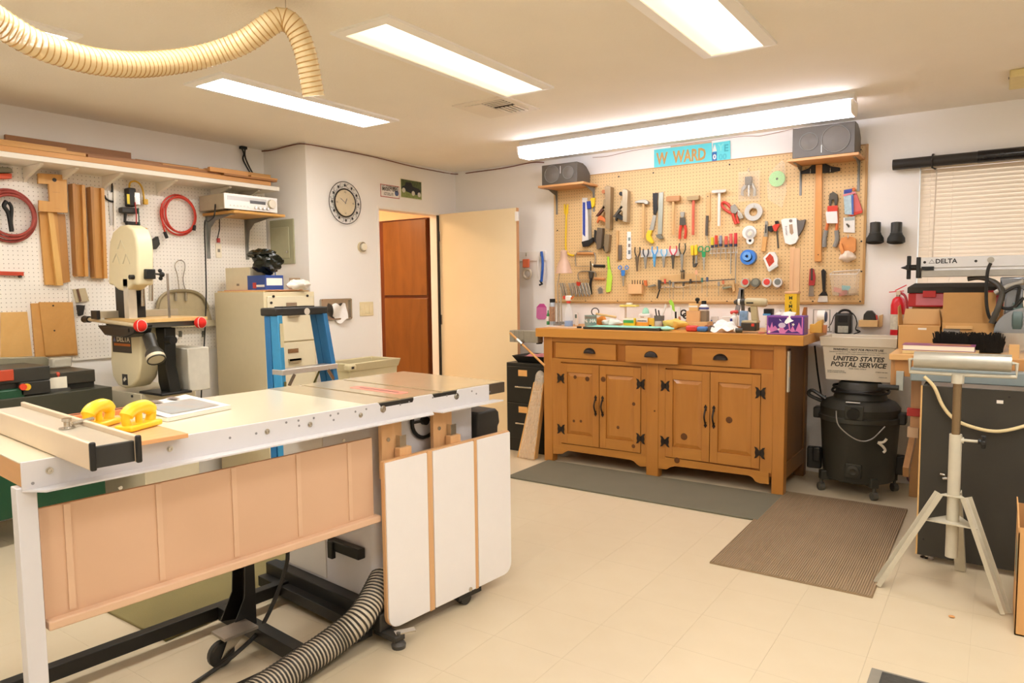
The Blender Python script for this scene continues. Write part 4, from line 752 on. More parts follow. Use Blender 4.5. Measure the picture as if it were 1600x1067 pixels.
# ================================================================ hall cabinet
struct('wall_hall_near', MB().bb(-7.2, XL-.12, YJ, YJ+.12, 0, HC), m_hw)
m_oak = wood('8d581f', '704110', 'z', 9, r=.35, coat=.3, k=7); m_oakd = wood('6d3410', '5a290c', 'z', 9, r=.4)
HY = 5.40; PH = Pl((0, HY, 0), (0, -1, 0)); hc = T('hall_cabinet', 'tall dark oak cabinet seen through the doorway', 'cabinet'); a, b = PH(601, 400), PH(668, 400)
zt_ = PH(640, 343).z; hc.p('carcase', MB().bb(a.x-.25, b.x, HY, HY+.5, 0, zt_), m_oakd, bev=.002); zs = PH(640, 463).z
hc.p('door', MB().bb(a.x, b.x-.004, HY-.018, HY, zs+.01, zt_-.01), m_oak, bev=.004); hc.p('door', MB().bb(a.x, b.x-.004, HY-.018, HY, .1, zs-.02), m_oak, bev=.004)
struct('wall_soffit', MB().bb(-6.6, b.x+.25, HY-.02, HY+.5, zt_+.004, 2.40), m_hc); hc.p('stile', MB().bb(a.x-.2, a.x-.003, HY-.005, HY, 0, zt_), m_oakd)
t = T('hall_cupboard', 'small oak wall cupboard deep in the hall, right of the tall cabinet', 'cupboard'); P2 = Pl((0, 6.3, 0), (0, -1, 0)); a, b = P2(672, 340), P2(700, 385); t.p('body', MB().bb(a.x-.1, b.x+.5, 6.3, 6.899, b.z, 2.1), m_oakd); t.p('door', MB().bb(a.x, a.x+.42, 6.282, 6.3, b.z+.02, 2.08), m_oak, bev=.004)
t = T('hall_picture', 'pale framed sheet hanging in the hall', 'picture'); P3 = Pl((0, 6.898, 0), (0, -1, 0)); a, b = P3(671, 430), P3(680, 476); t.p('frame', MB().bb(a.x-.3, b.x, 6.885, 6.899, b.z, a.z), mt('d8cfc4', r=.4)); t.p('print', MB().bb(a.x-.27, b.x-.02, 6.883, 6.885, b.z+.02, a.z-.02), mt('b9a48e', r=.5))
# ================================================================ band saw on its stand
m_ivory = mt('e8dcb6', r=.38, nz=.02); m_bsgrey = mt('d5cbae', r=.4, nz=.02)
fy, x0, x1 = 2.17, -4.46, -4.12   # front of wheel covers
bs = T('band_saw', 'cream upright band saw on a stand in front of the white pegboard', 'band saw', loc=(-4.42, 2.38, 0))
bs.p('stand', MB().bb(-4.70, -4.20, 2.19, 2.54, .02, .735), m_bsgrey, bev=.004)
for x, y in ((-4.55, 2.19), (-4.3, 2.19)): bs.p('bolt', MB().cyl((x, y, .715), (x, y-.005, .715), .008), m_dark)
PBS = Pl((0, fy, 0), (0, -1, 0))
up = [(170, 392), (171, 378), (176, 362), (186, 353), (197, 351), (207, 358), (212, 372), (214, 392), (214, 446), (208, 445), (200, 452), (192, 455), (184, 453), (176, 446), (169, 444)]
bs.p('upper_cover', MB().pq(PBS, up, 0, .10), m_ivory, bev=.012, seg=3); c = PBS(209, 433, 0); bs.p('latch_knob', MB().cyl(c, c+V((0, -.025, 0)), .014), m_black)
for pts in ([(184, 389), (189, 375), (195, 389)], [(176, 410), (182, 396), (187, 412)], [(192, 412), (197, 397), (203, 412)]): bs.p('cover_rib', MB().pt(PBS, pts, .001, .003), m_bsgrey)
lo = [(173, 500), (213, 500), (219, 530), (219, 570), (215, 592), (206, 604), (195, 607), (184, 602), (176, 588), (173, 566)]
bs.p('lower_cover', MB().pq(PBS, lo, 0, .12), m_ivory, bev=.012, seg=3)
a, b = PBS(175, 519), PBS(206, 552); npl = bs.p('name_plate', MB().bb(a.x, b.x, fy-.0015, fy+.001, b.z, a.z), mt('35312b', r=.4)); m_wl = mt('efe6d0', r=.5); m_or = mt('d0722f', r=.5)
bs.text('DELTA', V(((a.x+b.x)/2+.02, fy-.0017, a.z-.04)), EX, UP, .045, m_wl, npl, al='CENTER', bold=.0012, wd=.15); bs.p('logo_triangle', MB().prism([(a.x+.012, fy-.0018, a.z-.055), (a.x+.045, fy-.0018, a.z-.055), (a.x+.028, fy-.0018, a.z-.025)], (0, -.0004, 0)), mt('6d7fb0', r=.5), npl); bs.p('orange_stripe', MB().bb(a.x+.02, b.x-.01, fy-.0021, fy-.0015, b.z+.04, b.z+.055), m_or, npl)
a, b = PBS(191, 584), PBS(200, 602); wp = bs.p('warning_plate', MB().bb(a.x, b.x, fy-.0015, fy+.001, b.z, a.z), mt('35312b', r=.4)); bs.p('warning_mark', MB().prism([(a.x+.02, fy-.0018, b.z+.02), (a.x+.05, fy-.0018, a.z-.03), (a.x+.035, fy-.0018, a.z-.015), (a.x+.012, fy-.0018, (a.z+b.z)/2)], (0, -.0004, 0)), m_wl, wp)
bs.p('column', MB().bb(-4.44, -4.30, fy+.02, fy+.13, .95, 1.42), m_blk, bev=.004); bs.p('post', MB().bb(-4.30, -4.25, fy+.0, fy+.05, 1.0, 1.42), mt('d8d0c0', r=.35, m=.3))
PG = Pl((0, fy+.1, 0), (0, -1, 0))
for x, y0, y1 in ((222.5, 437, 478), (236, 402, 470)): bs.p('guide_post', MB().cyl(PG(x, y0), PG(x, y1), .012), m_chr)
bs.p('guide_block', MB().pr(PG, 231, 421, 244, 436, .0, .06), m_blk, bev=.004); c = PG(253, 429, .03); bs.p('guide_knob', MB().cyl(PG(243, 428, .03), c, .006).sph(c, .016, 10, 6).sph(PG(250, 423, .03), .012, 8, 6).sph(PG(251, 435, .03), .012, 8, 6), m_blk)
bs.p('blade', MB().bb(-4.075, -4.073, fy+.14, fy+.155, 1.13, 1.45), m_chr)
# table, fence rails
zt2 = 1.165; bs.p('saw_table', MB().bb(-4.45, -4.03, fy-.04, fy+.36, zt2-.03, zt2), mt('6a675e', r=.35, m=.6), bev=.003); bs.p('wood_facing', MB().bb(-4.44, -4.02, fy-.05, fy+.36, zt2+.001, zt2+.022), wood('e8c283', 'd9ae68', 'x', 10))
bs.p('table_fence', MB().bb(-4.47, -4.41, fy-.09, fy+.40, zt2+.0225, zt2+.065), mt('c8bda4', r=.3, m=.5), bev=.002); bs.p('fence_end', MB().bb(-4.475, -4.405, fy-.11, fy-.09, zt2+.02, zt2+.07), m_blk)
a = PBS(131, 499); b = PBS(208, 503, .1)
q1, q2 = PX(219, 509, -3.97), PX(313, 504, -3.97); r0 = PY(140, 499, q1.y); r2 = PY(275, 500, q2.y)
bs.p('front_rail', MB().cyl(r0, q1-EX*.038, .012), mt('d9cba8', r=.3, m=.4)); bs.p('rail_end', MB().cyl(r0-EX*.05, r0, .02).sph(r0-EX*.06, .022, 10, 7), m_blk); bs.p('rail_bracket', MB().bb(-4.4, -4.1, q1.y, q1.y+.1, 1.115, 1.135), m_blk)
bs.p('rear_rail', MB().cyl(r2-EX*.1, q2-EX*.04, .012), m_blk)
for (px, py, nm) in ((219, 509, 'near'), (313, 504, 'far')):
    c = PX(px, py, -3.97); t = T('tennis_ball', '%s tennis ball stuck on the band saw fence rail' % ('left red' if nm == 'near' else 'right red'), 'ball', 'red tennis balls on the band saw'); t.p('ball', MB().sph(c, .035, 20, 14), mt('e0281c', r=.85, nz=.1, s=80, bump=.4, bs=400))
    sm_ = []
    for k in range(40): a_ = 2*math.pi*k/40; v_ = V((.72, .69*math.cos(a_), .55*math.sin(2*a_)*.9)); v_ = V((.55+.25*math.cos(2*a_), math.cos(a_), math.sin(a_)*.85)); sm_.append(c+v_.normalized()*.0352)
    t.p('seam', MB().tube(sm_, .0016, 5, True), mt('f3e9df', r=.8))
bs.p('trunnion', MB().pp(PBS, [(178, 507), (240, 507), (236, 520), (222, 526), (205, 524), (190, 522)], -.02, .1), m_blk, bev=.006); bs.p('lock_knob', MB().cyl((-4.02, fy+.1, 1.06), (-3.96, fy+.1, 1.06), .025, n=10), m_blk)
e0, e1 = PX(232, 525, -4.06), PX(241, 552, -3.98); d = (e1-e0).normalized(); bs.p('dust_port', MB().cyl(e0, e0+d*.12, .034, .034).lathe(e0+d*.1, d, [(.036, 0), (.05, .03), (.05, .075), (.044, .075), (.044, .03)], 20), mt('3a372f', r=.4)); bs.p('port_ring', MB().lathe(e0+d*.15, d, [(.051, 0), (.052, .005), (.052, .02), (.05, .02)], 20), m_bsgrey)
bs.p('frame_casting', MB().prism([(-4.12, fy+.1, .737), (-4.02, fy+.1, .737), (-4.03, fy+.1, .80), (-4.06, fy+.1, .9), (-4.05, fy+.1, 1.13), (-4.15, fy+.1, 1.13), (-4.15, fy+.1, .8)], (0, .07, 0)), mt('26251f', r=.35, m=.3), bev=.006); bs.p('foot_plate', MB().bb(-4.24, -3.99, fy+.03, fy+.22, .7355, .75), m_blk, bev=.004); bs.p('motor_case', MB().bb(-4.32, -4.02, fy+.22, fy+.36, .737, 1.0), mt('d5d0c0', r=.4), bev=.006)
# ================================================================ jointer at the left edge
jt = T('jointer', 'green and black jointer machine against the left wall', 'jointer', loc=(-4.4, 1.45, 0)); JX = -4.32; PJ2 = Pl((JX, 0, 0), (1, 0, 0)); m_grn = mt('1f4a30', r=.4, nz=.08); m_jd = mt('36342c', r=.42, nz=.1)
def jb(name, x0, y0, x1, y1, o, th, m, bev=.004, par=None): return jt.p(name, MB().pr(PJ2, x0, y0, x1, y1, o, th), m, par, bev=bev)
jb('stand', -120, 640, 120, 760, -.3, .36, m_grn); jb('base_tray', -120, 622, 121, 641, -.3, .44, mt('3d3c2e', r=.45))
jt.p('fence_plate', MB().pp(PJ2, [(-120, 560), (68, 557), (73, 561), (73, 578), (-120, 582)], -.25, .03), mt('a09a82', r=.35, m=.5), bev=.004); jb('outfeed_bed', 28, 579, 106, 590, -.28, .34, mt('4a463b', r=.35, m=.4)); jb('infeed_bed', -120, 578, 32, 586, -.28, .38, m_jd); jb('bed_casting', -120, 588, 30, 605, -.26, .34, m_jd); jb('red_guard', -120, 589, 20, 594, .09, .02, mt('b9482c', r=.4)); jb('body', -120, 603, 112, 624, -.26, .30, m_jd, .01); jb('green_cover', -120, 620, 28, 636, .02, .10, m_grn, .008)
sb = jb('switch_box', 24, 597, 72, 612, .06, .06, mt('2c2a24', r=.4)); jb('card', 72, 591, 105, 609, .065, .004, mt('efe8d2', r=.5), .0, None); c = PJ2(41.5, 604.5, .12); jt.p('start_button', MB().cyl(c, c+EX*.01, .018), mt('e8b42e', r=.4), sb); c = PJ2(35, 604.5, .12); jt.p('stop_button', MB().cyl(c, c+EX*.014, .017), mt('d8442a', r=.4), sb)
c = PJ2(90, 585, .05); jt.p('red_lever', MB().cyl(PJ2(91, 592, .06), c, .006).sph(c, .014, 10, 7), mt('c2482f', r=.4)); c = PJ2(117, 600, -.02); jt.p('hand_wheel', MB().cyl(c, c+EX*.05, .055, n=22).cyl(c-EX*.06, c, .02), m_blk, bev=.006); jt.p('rear_bar', MB().pt(PJ2, [(56, 614), (108, 610)], .06, .022), m_jd)
jb('clear_bag', 75, 559, 106, 572, -.2, .06, mt('cfc8b4', r=.3, al=.6), .01)
# ================================================================ file cabinet, things on it
m_fc = mt('d6c9a6', r=.45, nz=.02); fx1, fy0, fy1, fh = -4.115, 3.01, 3.44, 1.33
fc = T('file_cabinet', 'tall beige four drawer file cabinet beside the stepladder', 'file cabinet', loc=(-4.45, 3.22, 0)); fc.p('body', MB().bb(XL+.125, fx1, fy0, fy1, 0, fh), m_fc, bev=.003)
for k in range(4):
    z1 = fh-.03-k*.325; z0 = z1-.315; d = fc.p('drawer', MB().bb(fx1, fx1+.014, fy0+.02, fy1-.02, z0, z1), mt('ddd2b4', r=.42, nz=.02), bev=.002)
    fc.p('label_holder', MB().bb(fx1+.014, fx1+.017, fy0+.17, fy0+.26, z1-.075, z1-.045), m_chr, d); fc.p('handle', MB().bb(fx1+.014, fx1+.034, fy0+.17, fy0+.27, z1-.13, z1-.115).bb(fx1+.03, fx1+.034, fy0+.17, fy0+.27, z1-.145, z1-.115), mt('b9ad90', r=.3, m=.5), d)
for x, y in ((427, 463), (480, 462), (423.5, 473)): c = PX(x, y, fx1+.0145); fc.p('lock', MB().cyl(c, c+EX*.006, .009), m_dark)
PFc = Pl((0, fy0, 0), (0, -1, 0))
fld = [T('paper_folder', lb, 'folder', 'folders on the tall file cabinet') for lb in ('tan folder at the bottom of the pile on the file cabinet', 'reddish folder in the pile on the file cabinet')]
fld[0].p('folder', MB().bb(XL+.14, fx1-.02, fy0+.015, fy1-.03, fh+.001, fh+.010), mt('e3c083', r=.6), bev=.002); fld[1].p('folder', MB().bb(XL+.2, fx1+.0, fy0+.03, fy1-.1, fh+.0105, fh+.016), mt('dd9a72', r=.6), bev=.001)
t = T('cardboard_box', 'pale cream carton on the tall file cabinet', 'carton'); zb_ = fh+.017; a = PFc(338, 415, -.1); t.p('carton', MB().bb(-4.66, -4.37, fy0+.08, fy0+.24, zb_, zb_+.16), mt('ddd0ae', r=.6, nz=.03), bev=.002); t.p('stamp', MB().bb(-4.53, -4.5, fy0+.079, fy0+.0802, zb_+.03, zb_+.045), mt('8a7c66', r=.6))
t = T('product_box', 'blue and white product box under the black bag', 'box'); t.p('box', MB().bb(-4.36, -4.16, fy0+.05, fy0+.2, zb_, zb_+.10), mt('2f4a8e', r=.4), bev=.001); t.p('red_band', MB().bb(-4.30, -4.26, fy0+.0495, fy0+.0502, zb_+.01, zb_+.05), mt('c2453b', r=.5)); t.p('white_band', MB().bb(-4.26, -4.17, fy0+.0495, fy0+.0502, zb_+.02, zb_+.035), m_pap); t.p('face_strip', MB().bb(-4.1598, -4.1592, fy0+.06, fy0+.19, zb_+.03, zb_+.08), m_pap)
t = T('product_box', 'narrow upright blue box beside the cream carton', 'box'); t.p('box', MB().bb(-4.365, -4.32, fy0+.205, fy0+.26, zb_, zb_+.16), mt('2c66a8', r=.4), bev=.001); t.p('label', MB().bb(-4.3198, -4.319, fy0+.21, fy0+.25, zb_+.09, zb_+.14), m_pap)
t = T('trash_bag', 'crumpled black plastic bag on top of the file cabinet boxes', 'plastic bag'); c = V((-4.25, fy0+.14, zb_+.205)); m_bag = mt('1c1f16', r=.22, nz=.1, bump=.6, bs=25)
def blob(c, r, sd, n=24, m=16):
    mb = MB().sph(c, r, n, m)
    for i, v in enumerate(mb.v):
        d = v-V(c); f = 1+.13*math.sin(9*d.x/.1+sd)+.10*math.sin(11*d.z/.1+2*sd+7*d.y/.1)+.06*math.sin(23*d.x/.1+17*d.y/.1); mb.v[i] = V(c)+d*f
    return mb
t.p('bag', blob(c-UP*.015, (.10, .085, .075), 1.3), m_bag); t.p('folded_top', blob(c+V((-.05, -.01, .05)), (.13, .06, .03), 2.6), m_bag)
t = T('crumpled_paper', 'crumpled white paper on the right of the file cabinet top', 'paper'); t.p('sheet', blob(V((-4.10+.01-.04, fy0+.30, fh+.05)), (.06, .09, .034), .7), mt('eee6da', r=.8)); t.p('brown_card', MB().obx((-4.2, fy0+.33, fh+.06), ((.3, 1, 0), (1, -.3, 0), UP), (.08, .006, .08)), mt('9c8264', r=.6))
# ================================================================ stepladder
ld = T('stepladder', 'blue fibreglass stepladder with black top in front of the file cabinet', 'stepladder', loc=(-3.45, 2.68, 0)); LX = -3.30; LY0, LY1 = 2.485, 2.845
m_blu = mt('3f9bd0', r=.4, nz=.06); m_blu2 = mt('2f7ab5', r=.4, nz=.06); zc = 1.20
ld.p('top_cap', MB().bb(LX-.13, LX+.01, LY0-.005, LY1+.005, zc, zc+.045), m_blk2, bev=.008); ld.p('tool_tray', MB().bb(LX-.10, LX-.02, LY0+.07, LY1-.07, zc+.045, zc+.051), m_blk); ld.p('badge', MB().lathe((LX+.0102, (LY0+LY1)/2+.03, zc+.02), EX, [(.02, 0), (.02, .001)], 16), m_pap)
def rail_(y, sgn, xb, xf, m, nm, wd=.075):
    top = V((xf, y, zc)); bot = V((xb, y+sgn*.09, 0.0)); d = (bot-top).normalized()
    return MB().bar(top, bot, .026, wd, EX)
for y, sg_ in ((LY0+.02, -1), (LY1-.02, 1)):
    r_ = ld.p('front_rail', MB().obx(V((LX-.02, y, zc)).lerp(V((LX+.13, y+sg_*.085, .02)), .5), ((V((LX+.13, y+sg_*.085, .02))-V((LX-.02, y, zc))), EX, EY), (1.2, .07, .03)), m_blu if sg_ < 0 else m_blu2, bev=.003)
    ld.p('rear_rail', MB().bar((LX-.085, y, zc), (LX+.05, y+sg_*.085, .02), .025, .05, EX), m_blu2); ld.p('foot', MB().obx((LX+.132, y+sg_*.087, .012), (EX, EY, UP), (.08, .04, .022)), m_black)
lab = V((LX+.028, LY0+.012, zc-.12)); ld.p('warning_label', MB().obx(lab+V((.008, -.0, 0)), (EX, EY, UP), (.002, .024, .16)), mt('e7dfb8', r=.5))
for k, z in enumerate((.905, .6, .3)):
    f = 1-z/zc; ld.p('step', MB().bb(LX-.06+.15*f, LX+.03+.15*f, LY0+.0-.085*f*.9, LY1-.0+.085*f*.9, z-.03, z), mt('e2dcd4', r=.35, m=.5), bev=.003)
    if k == 0: ld.p('step_brace', MB().bar((LX+.07, LY0+.02, z-.09), (LX+.07, LY0+.06, z-.03), .02, .003, EX).bar((LX+.07, LY1-.02, z-.09), (LX+.07, LY1-.06, z-.03), .02, .003, EX), m_chr)
ld.p('spreader', MB().cyl((LX-.02, LY1-.05, .86), (LX-.10, LY1-.05, .74), .006).cyl((LX+.068, LY0-.002, .84), (LX+.075, LY0-.016, .70), .006), mt('7b7442', r=.4, m=.5)); ld.p('red_label', MB().bb(LX+.0625, LX+.0633, LY0+.10, LY0+.16, .882, .895), mt('c34a43', r=.5))
# ================================================================ waste bin
wbn = T('waste_bin', 'beige rectangular waste bin with flared rim below the light switch', 'waste bin', loc=(-3.93, 3.75, 0)); m_bin = mt('cfc39c', r=.5, nz=.03)
def rect(x0, x1, y0, y1, z): return [(x0, y0, z), (x1, y0, z), (x1, y1, z), (x0, y1, z)]
X0, X1, Y0, Y1, zz_ = -4.12, -3.80, 3.47, 4.0, .81
wbn.p('body', MB().add(rect(X0+.05, X1-.05, Y0+.07, Y1-.07, 0)+rect(X0+.02, X1-.02, Y0+.02, Y1-.02, zz_-.05)+rect(X0+.035, X1-.035, Y0+.035, Y1-.035, zz_-.05)+rect(X0+.06, X1-.06, Y0+.08, Y1-.08, .01), [(3, 2, 1, 0)]+[(i, (i+1) % 4, 4+(i+1) % 4, 4+i) for i in range(4)]+[(4+i, 4+(i+1) % 4, 8+(i+1) % 4, 8+i) for i in range(4)]+[(8+i, 8+(i+1) % 4, 12+(i+1) % 4, 12+i) for i in range(4)]+[(12, 13, 14, 15)]), m_bin, bev=.006)
wbn.p('rim', MB().add(rect(X0+.015, X1-.015, Y0+.015, Y1-.015, zz_-.06)+rect(X0, X1, Y0, Y1, zz_)+rect(X0+.03, X1-.03, Y0+.03, Y1-.03, zz_)+rect(X0+.03, X1-.03, Y0+.03, Y1-.03, zz_-.06), [(k*4+i, k*4+(i+1) % 4, ((k+1) % 4)*4+(i+1) % 4, ((k+1) % 4)*4+i) for k in range(4) for i in range(4)]), m_bin, bev=.005)
wbn.p('handle', MB().bb(X1-.05, X1+.012, Y0-.012, Y0+.06, zz_-.05, zz_-.005), m_bin, bev=.01); wbn.p('handle_slot', MB().bb(X1+.0121, X1+.013, Y0+.01, Y0+.035, zz_-.035, zz_-.018), m_dark)
# ================================================================ hook rail and things by the open door
hr = T('hook_rail', 'small white hook rail on the wall between door and tool board', 'hook rail'); a, b = PB(818, 393), PB(854, 407); hr.p('rail_board', MB().bb(a.x-.2, b.x, W-.018, W-.0005, b.z, a.z), m_white, bev=.003); c = PB(846, 396, .02)
for x in (822, 845): hr.p('hook', MB().pt(PB, [(x, 397, .018), (x, 400, .045), (x, 395, .05)], 0, .004), m_chr)
t = T('lanyard', 'blue and white lanyard hanging from the hook rail', 'lanyard'); t.p('white_strap', MB().pt(PB, [(844, 394), (840, 410), (842, 435)], .047, .008, sub=3), m_pap); t.p('blue_strap', MB().pt(PB, [(846, 393), (848, 412), (846, 440)], .06, .012, sub=3), mt('2f5fb4', r=.6)); t.p('clip', MB().pt(PB, [(844, 438), (847, 444), (843, 445)], .055, .01), m_blk)
t = T('tape_roll', 'orange handled ring hanging half behind the open door', 'roll'); c = PB(824, 428, .05); t.p('ring', MB().tube(circ(c, EX, UP, .04, 24), .012, 8, True), mt('c9bba4', r=.5)); t.p('orange_tag', MB().pr(PB, 818, 405, 828, 418, .04, .02), mt('e2764f', r=.5), bev=.006)
t = T('pink_pouch', 'pink paper pouch pinned to the wall beside the bench', 'pouch'); t.p('pouch', MB().pp(PB, [(839, 480), (854, 480), (854.5, 496), (851, 499), (842, 499), (838.5, 496)], .001, .006), mt('e07db4', r=.6)); t.p('flap', MB().pp(PB, [(839, 480), (844, 474.5), (850, 474.5), (854, 480)], .001, .008), mt('d2539b', r=.6))
# ================================================================ right hand side: saw bench, roller stand, vacuum
m_ply = mt('3a362e', r=.6, nz=.12, s=6, bump=.15, bs=60); m_tbl = wood('ddb077', 'cc9a5c', 'x', 9); m_post = wood('b98a58', 'a37242', 'z', 10)
m_blubase = mt('858f8f', r=.4, nz=.05)
rb = T('saw_bench', 'saw bench with dark plywood cabinet front and light wood top', 'workbench', loc=(.3, 4.4, 0))
rb.p('plywood_front', MB().bb(-.288, .95, 3.87, 3.888, .03, .855), m_ply); rb.p('plywood_edge', MB().bb(-.295, -.288, 3.87, 3.888, .03, .855), wood('e0b577', 'd0a060', 'z')); rb.p('cabinet_side', MB().bb(-.288, -.27, 3.888, 4.30, .03, .855), m_ply)
for x, y in ((-.25, 3.92), (.9, 3.92), (-.25, 4.27)): rb.p('levelling_foot', MB().lathe((x, y, 0), UP, [(.03, 0), (.03, .006), (.008, .01), (.008, .032)], 14), m_chr)
rb.p('table_top', MB().bb(-.455, 1.2, 4.05, 5.15, .955, .985), m_tbl, bev=.003); rb.p('apron', MB().bb(-.43, -.3, 4.08, 4.10, .87, .955), wood('c48a4e', 'b27a40', 'x', 10)); rb.p('steel_base', MB().bb(-.35, 1.1, 3.955, 4.03, .865, .93), m_blubase, bev=.006)
rb.p('table_rail', MB().bb(-.35, 1.1, 4.04, 4.049, .93, .98), wood('c98f55', 'b67f45', 'x'))
for x, y in ((-.43, 4.09), (1.1, 5.08)): rb.p('leg', MB().bb(x-.02, x+.03, y, y+.04, 0 if y > 4.5 else .80, .955), m_post, bev=.002)
rb.p('brace', MB().bar((-.395, 5.0, .52), (-.395, 4.4, .3), .03, .06), m_post); rb.p('back_leg', MB().bb(-.43, -.385, 5.02, 5.06, 0, .955), m_post, bev=.002)
rb.p('crank_arm', MB().bb(-.42, -.385, 4.045, 4.055, .80, .90), mt('a9aca6', r=.4, m=.4), bev=.003); rb.p('crank_handle', MB().cyl((-.50, 4.045, .815), (-.405, 4.045, .815), .013), m_blk)
rb.p('wood_fence', MB().bb(.045, .085, 4.06, 4.10, .985, 1.05), m_tbl); a = PY(1470, 531, 4.3)
rb.p('cord', MB().tube(smooth([PY(1444, 588, 3.85), PY(1460, 605, 3.85), PY(1472, 632, 3.85), PY(1488, 652, 3.85), PY(1510, 664, 3.85), PY(1545, 673, 3.85), PY(1575, 672, 3.85), PY(1620, 660, 3.85)], 5), .008, 8), mt('e3cfa0', r=.5)); rb.p('sticker', MB().bb(.005, .03, 3.8685, 3.8698, .795, .81), m_pap)
rb.p('latch', MB().cyl((-.19, 3.865, .42), (-.17, 3.855, .425), .008).cyl((-.2, 3.862, .44), (-.18, 3.85, .44), .008), m_chr)
for x, y in ((1441, 818), (1443, 842), (1577, 620)): c = PY(x, y, 3.87); rb.p('screw', MB().cyl(c, c-EY*.003, .005), m_black)
t = T('wall_clamp', 'red tipped clamp hanging by the dark plywood cabinet edge', 'clamp'); t.p('bar', MB().bb(-.36, -.315, 4.15, 4.165, .55, .86), wood('c9986a', 'b98555', 'z')); t.p('red_jaw', MB().bb(-.375, -.31, 4.13, 4.17, .66, .70), mt('b9302c', r=.4), bev=.004); t.p('lower_jaw', MB().bb(-.37, -.32, 4.13, 4.17, .55, .6), wood('d8b490', 'c8a07a', 'z'))
one('extension_cord', 'purple cord looping on the wall behind the bench leg', 'cord', MB().tube(smooth([PB(1424, 655, .02), PB(1428, 690, .02), PB(1424, 728, .02), PB(1418, 745, .02), PB(1422, 752, .02), PB(1436, 760, .02)], 5), .007, 7), mt('5d3c52', r=.5))
# radial arm saw
ra = T('radial_arm_saw', 'silver radial arm saw with lettered arm above the right bench', 'radial arm saw', loc=(.3, 4.5, .99)); AY = 4.5; m_sv = mt('d6d6d8', r=.3, m=.45, nz=.03); m_sv2 = mt('a8a49c', r=.35, m=.5)
ra.p('arm', MB().bb(-.365, 1.0, AY, AY+.11, 1.425, 1.482), m_sv, bev=.003); ra.p('track', MB().bb(-.35, 1.0, AY+.01, AY+.1, 1.41, 1.425), mt('efeef0', r=.3, m=.2)); ra.p('lower_track', MB().bb(-.36, 1.0, AY-.004, AY+.1, 1.375, 1.41), m_sv2, bev=.003)
ra.p('arm_end', MB().bb(-.385, -.365, AY-.006, AY+.115, 1.37, 1.485), m_blk, bev=.003); ra.p('scale_plate', MB().bb(-.36, -.30, AY-.0015, AY, 1.412, 1.433), m_black)
ra.text('DELTA', V((-.295, AY-.0012, 1.459)), EX, UP, .034, mt('26262c', r=.5), bold=.001, wd=.10); tx = -.325
ra.p('logo_triangle', MB().tube([(tx, AY-.001, 1.450), (tx+.026, AY-.001, 1.450), (tx+.013, AY-.001, 1.470)], .0018, 5, True), mt('26262c', r=.5))
for x in (-.345, -.11, .11): ra.p('bolt', MB().cyl((x, AY, 1.456), (x, AY-.006, 1.456), .007), m_dark)
c = V((-.045, AY-.001, 1.46)); ra.p('round_badge', MB().cyl(c, c-EY*.002, .016, n=20), m_sv2)
h = V((-.435, AY+.05, 1.43)); ra.p('handwheel', MB().cyl(h, h+EX*.055, .016).bar(h+V((.01, 0, -.065)), h+V((.01, 0, .065)), .028, .02).bar(h+V((.01, -.065, 0)), h+V((.01, .065, 0)), .02, .028), m_blk, bev=.004); ra.p('wheel_tip', MB().lathe(h, -EX, [(.012, 0), (.006, .02), (.001, .03)], 10), m_blk)
ra.p('column', MB().cyl((.7, AY+.06, .99), (.7, AY+.06, 1.41), .06, n=20), m_sv)
ra.p('yoke', MB().bb(.0, .14, AY-.02, AY+.1, 1.30, 1.37).bb(.02, .10, AY-.04, AY+.02, 1.12, 1.31), mt('8f949c', r=.25, m=.8), bev=.008); ra.p('motor', MB().lathe((.10, AY-.03, 1.16), EX, [(.05, 0), (.09, .02), (.09, .22), (.06, .24)], 24), mt('7d6c46', r=.4, m=.3)); ra.p('motor_band', MB().lathe((.055, AY-.03, 1.15), EX, [(.085, 0), (.092, .005), (.092, .04), (.085, .045)], 24), mt('566a68', r=.4))
bl = []; bc = V((.12, AY-.10, 1.075))
for k in range(120): r = .12 if k % 2 else .113; a_ = 2*math.pi*k/120; bl.append(bc+V((r*math.cos(a_), 0, r*math.sin(a_)*.7)))
ra.p('blade', MB().prism(bl, (0, .003, 0)), mt('cfcac2', r=.25, m=.9)); ra.p('blade_guard', MB().prism([bc+V((.14*math.cos(q), -.01, .01+.13*math.sin(q))) for q in [math.pi*k/16 for k in range(17)]], (0, .05, 0)), mt('9aa0a8', r=.25, m=.8))
kn = PY(1555, 491, AY-.06); ra.p('dial', MB().cyl(kn, kn-EY*.02, .018, n=18).tube(circ(kn-EY*.02, EX, UP, .013, 18), .003, 6, True), m_chr); ra.p('dust_elbow', MB().tube(smooth([PY(1512, 436, AY+.03), PY(1530, 434, AY+.02), PY(1552, 440, AY-.02), PY(1566, 455, AY-.08), PY(1560, 480, AY-.115), PY(1549, 505, AY-.115)], 5), [.012]*10+[.014]*16, 14), mt('3c382f', r=.45))
ra.p('grip_handle', MB().tube(smooth([PY(1555, 458, AY-.05), PY(1575, 448, AY-.06), PY(1600, 440, AY-.07)], 4), .014, 10), m_sv2)
loop = [(1548, 411), (1543, 425), (1541, 455), (1542, 480), (1547, 497), (1557, 505), (1568, 507), (1580, 503), (1585, 490), (1590, 465), (1592, 448), (1578, 452), (1565, 462), (1562, 475), (1570, 482), (1584, 480), (1600, 465)]
ra.p('power_cable', MB().tube(smooth([PY(x, y, AY-.09) for x, y in loop], 5), .008, 8), m_black)
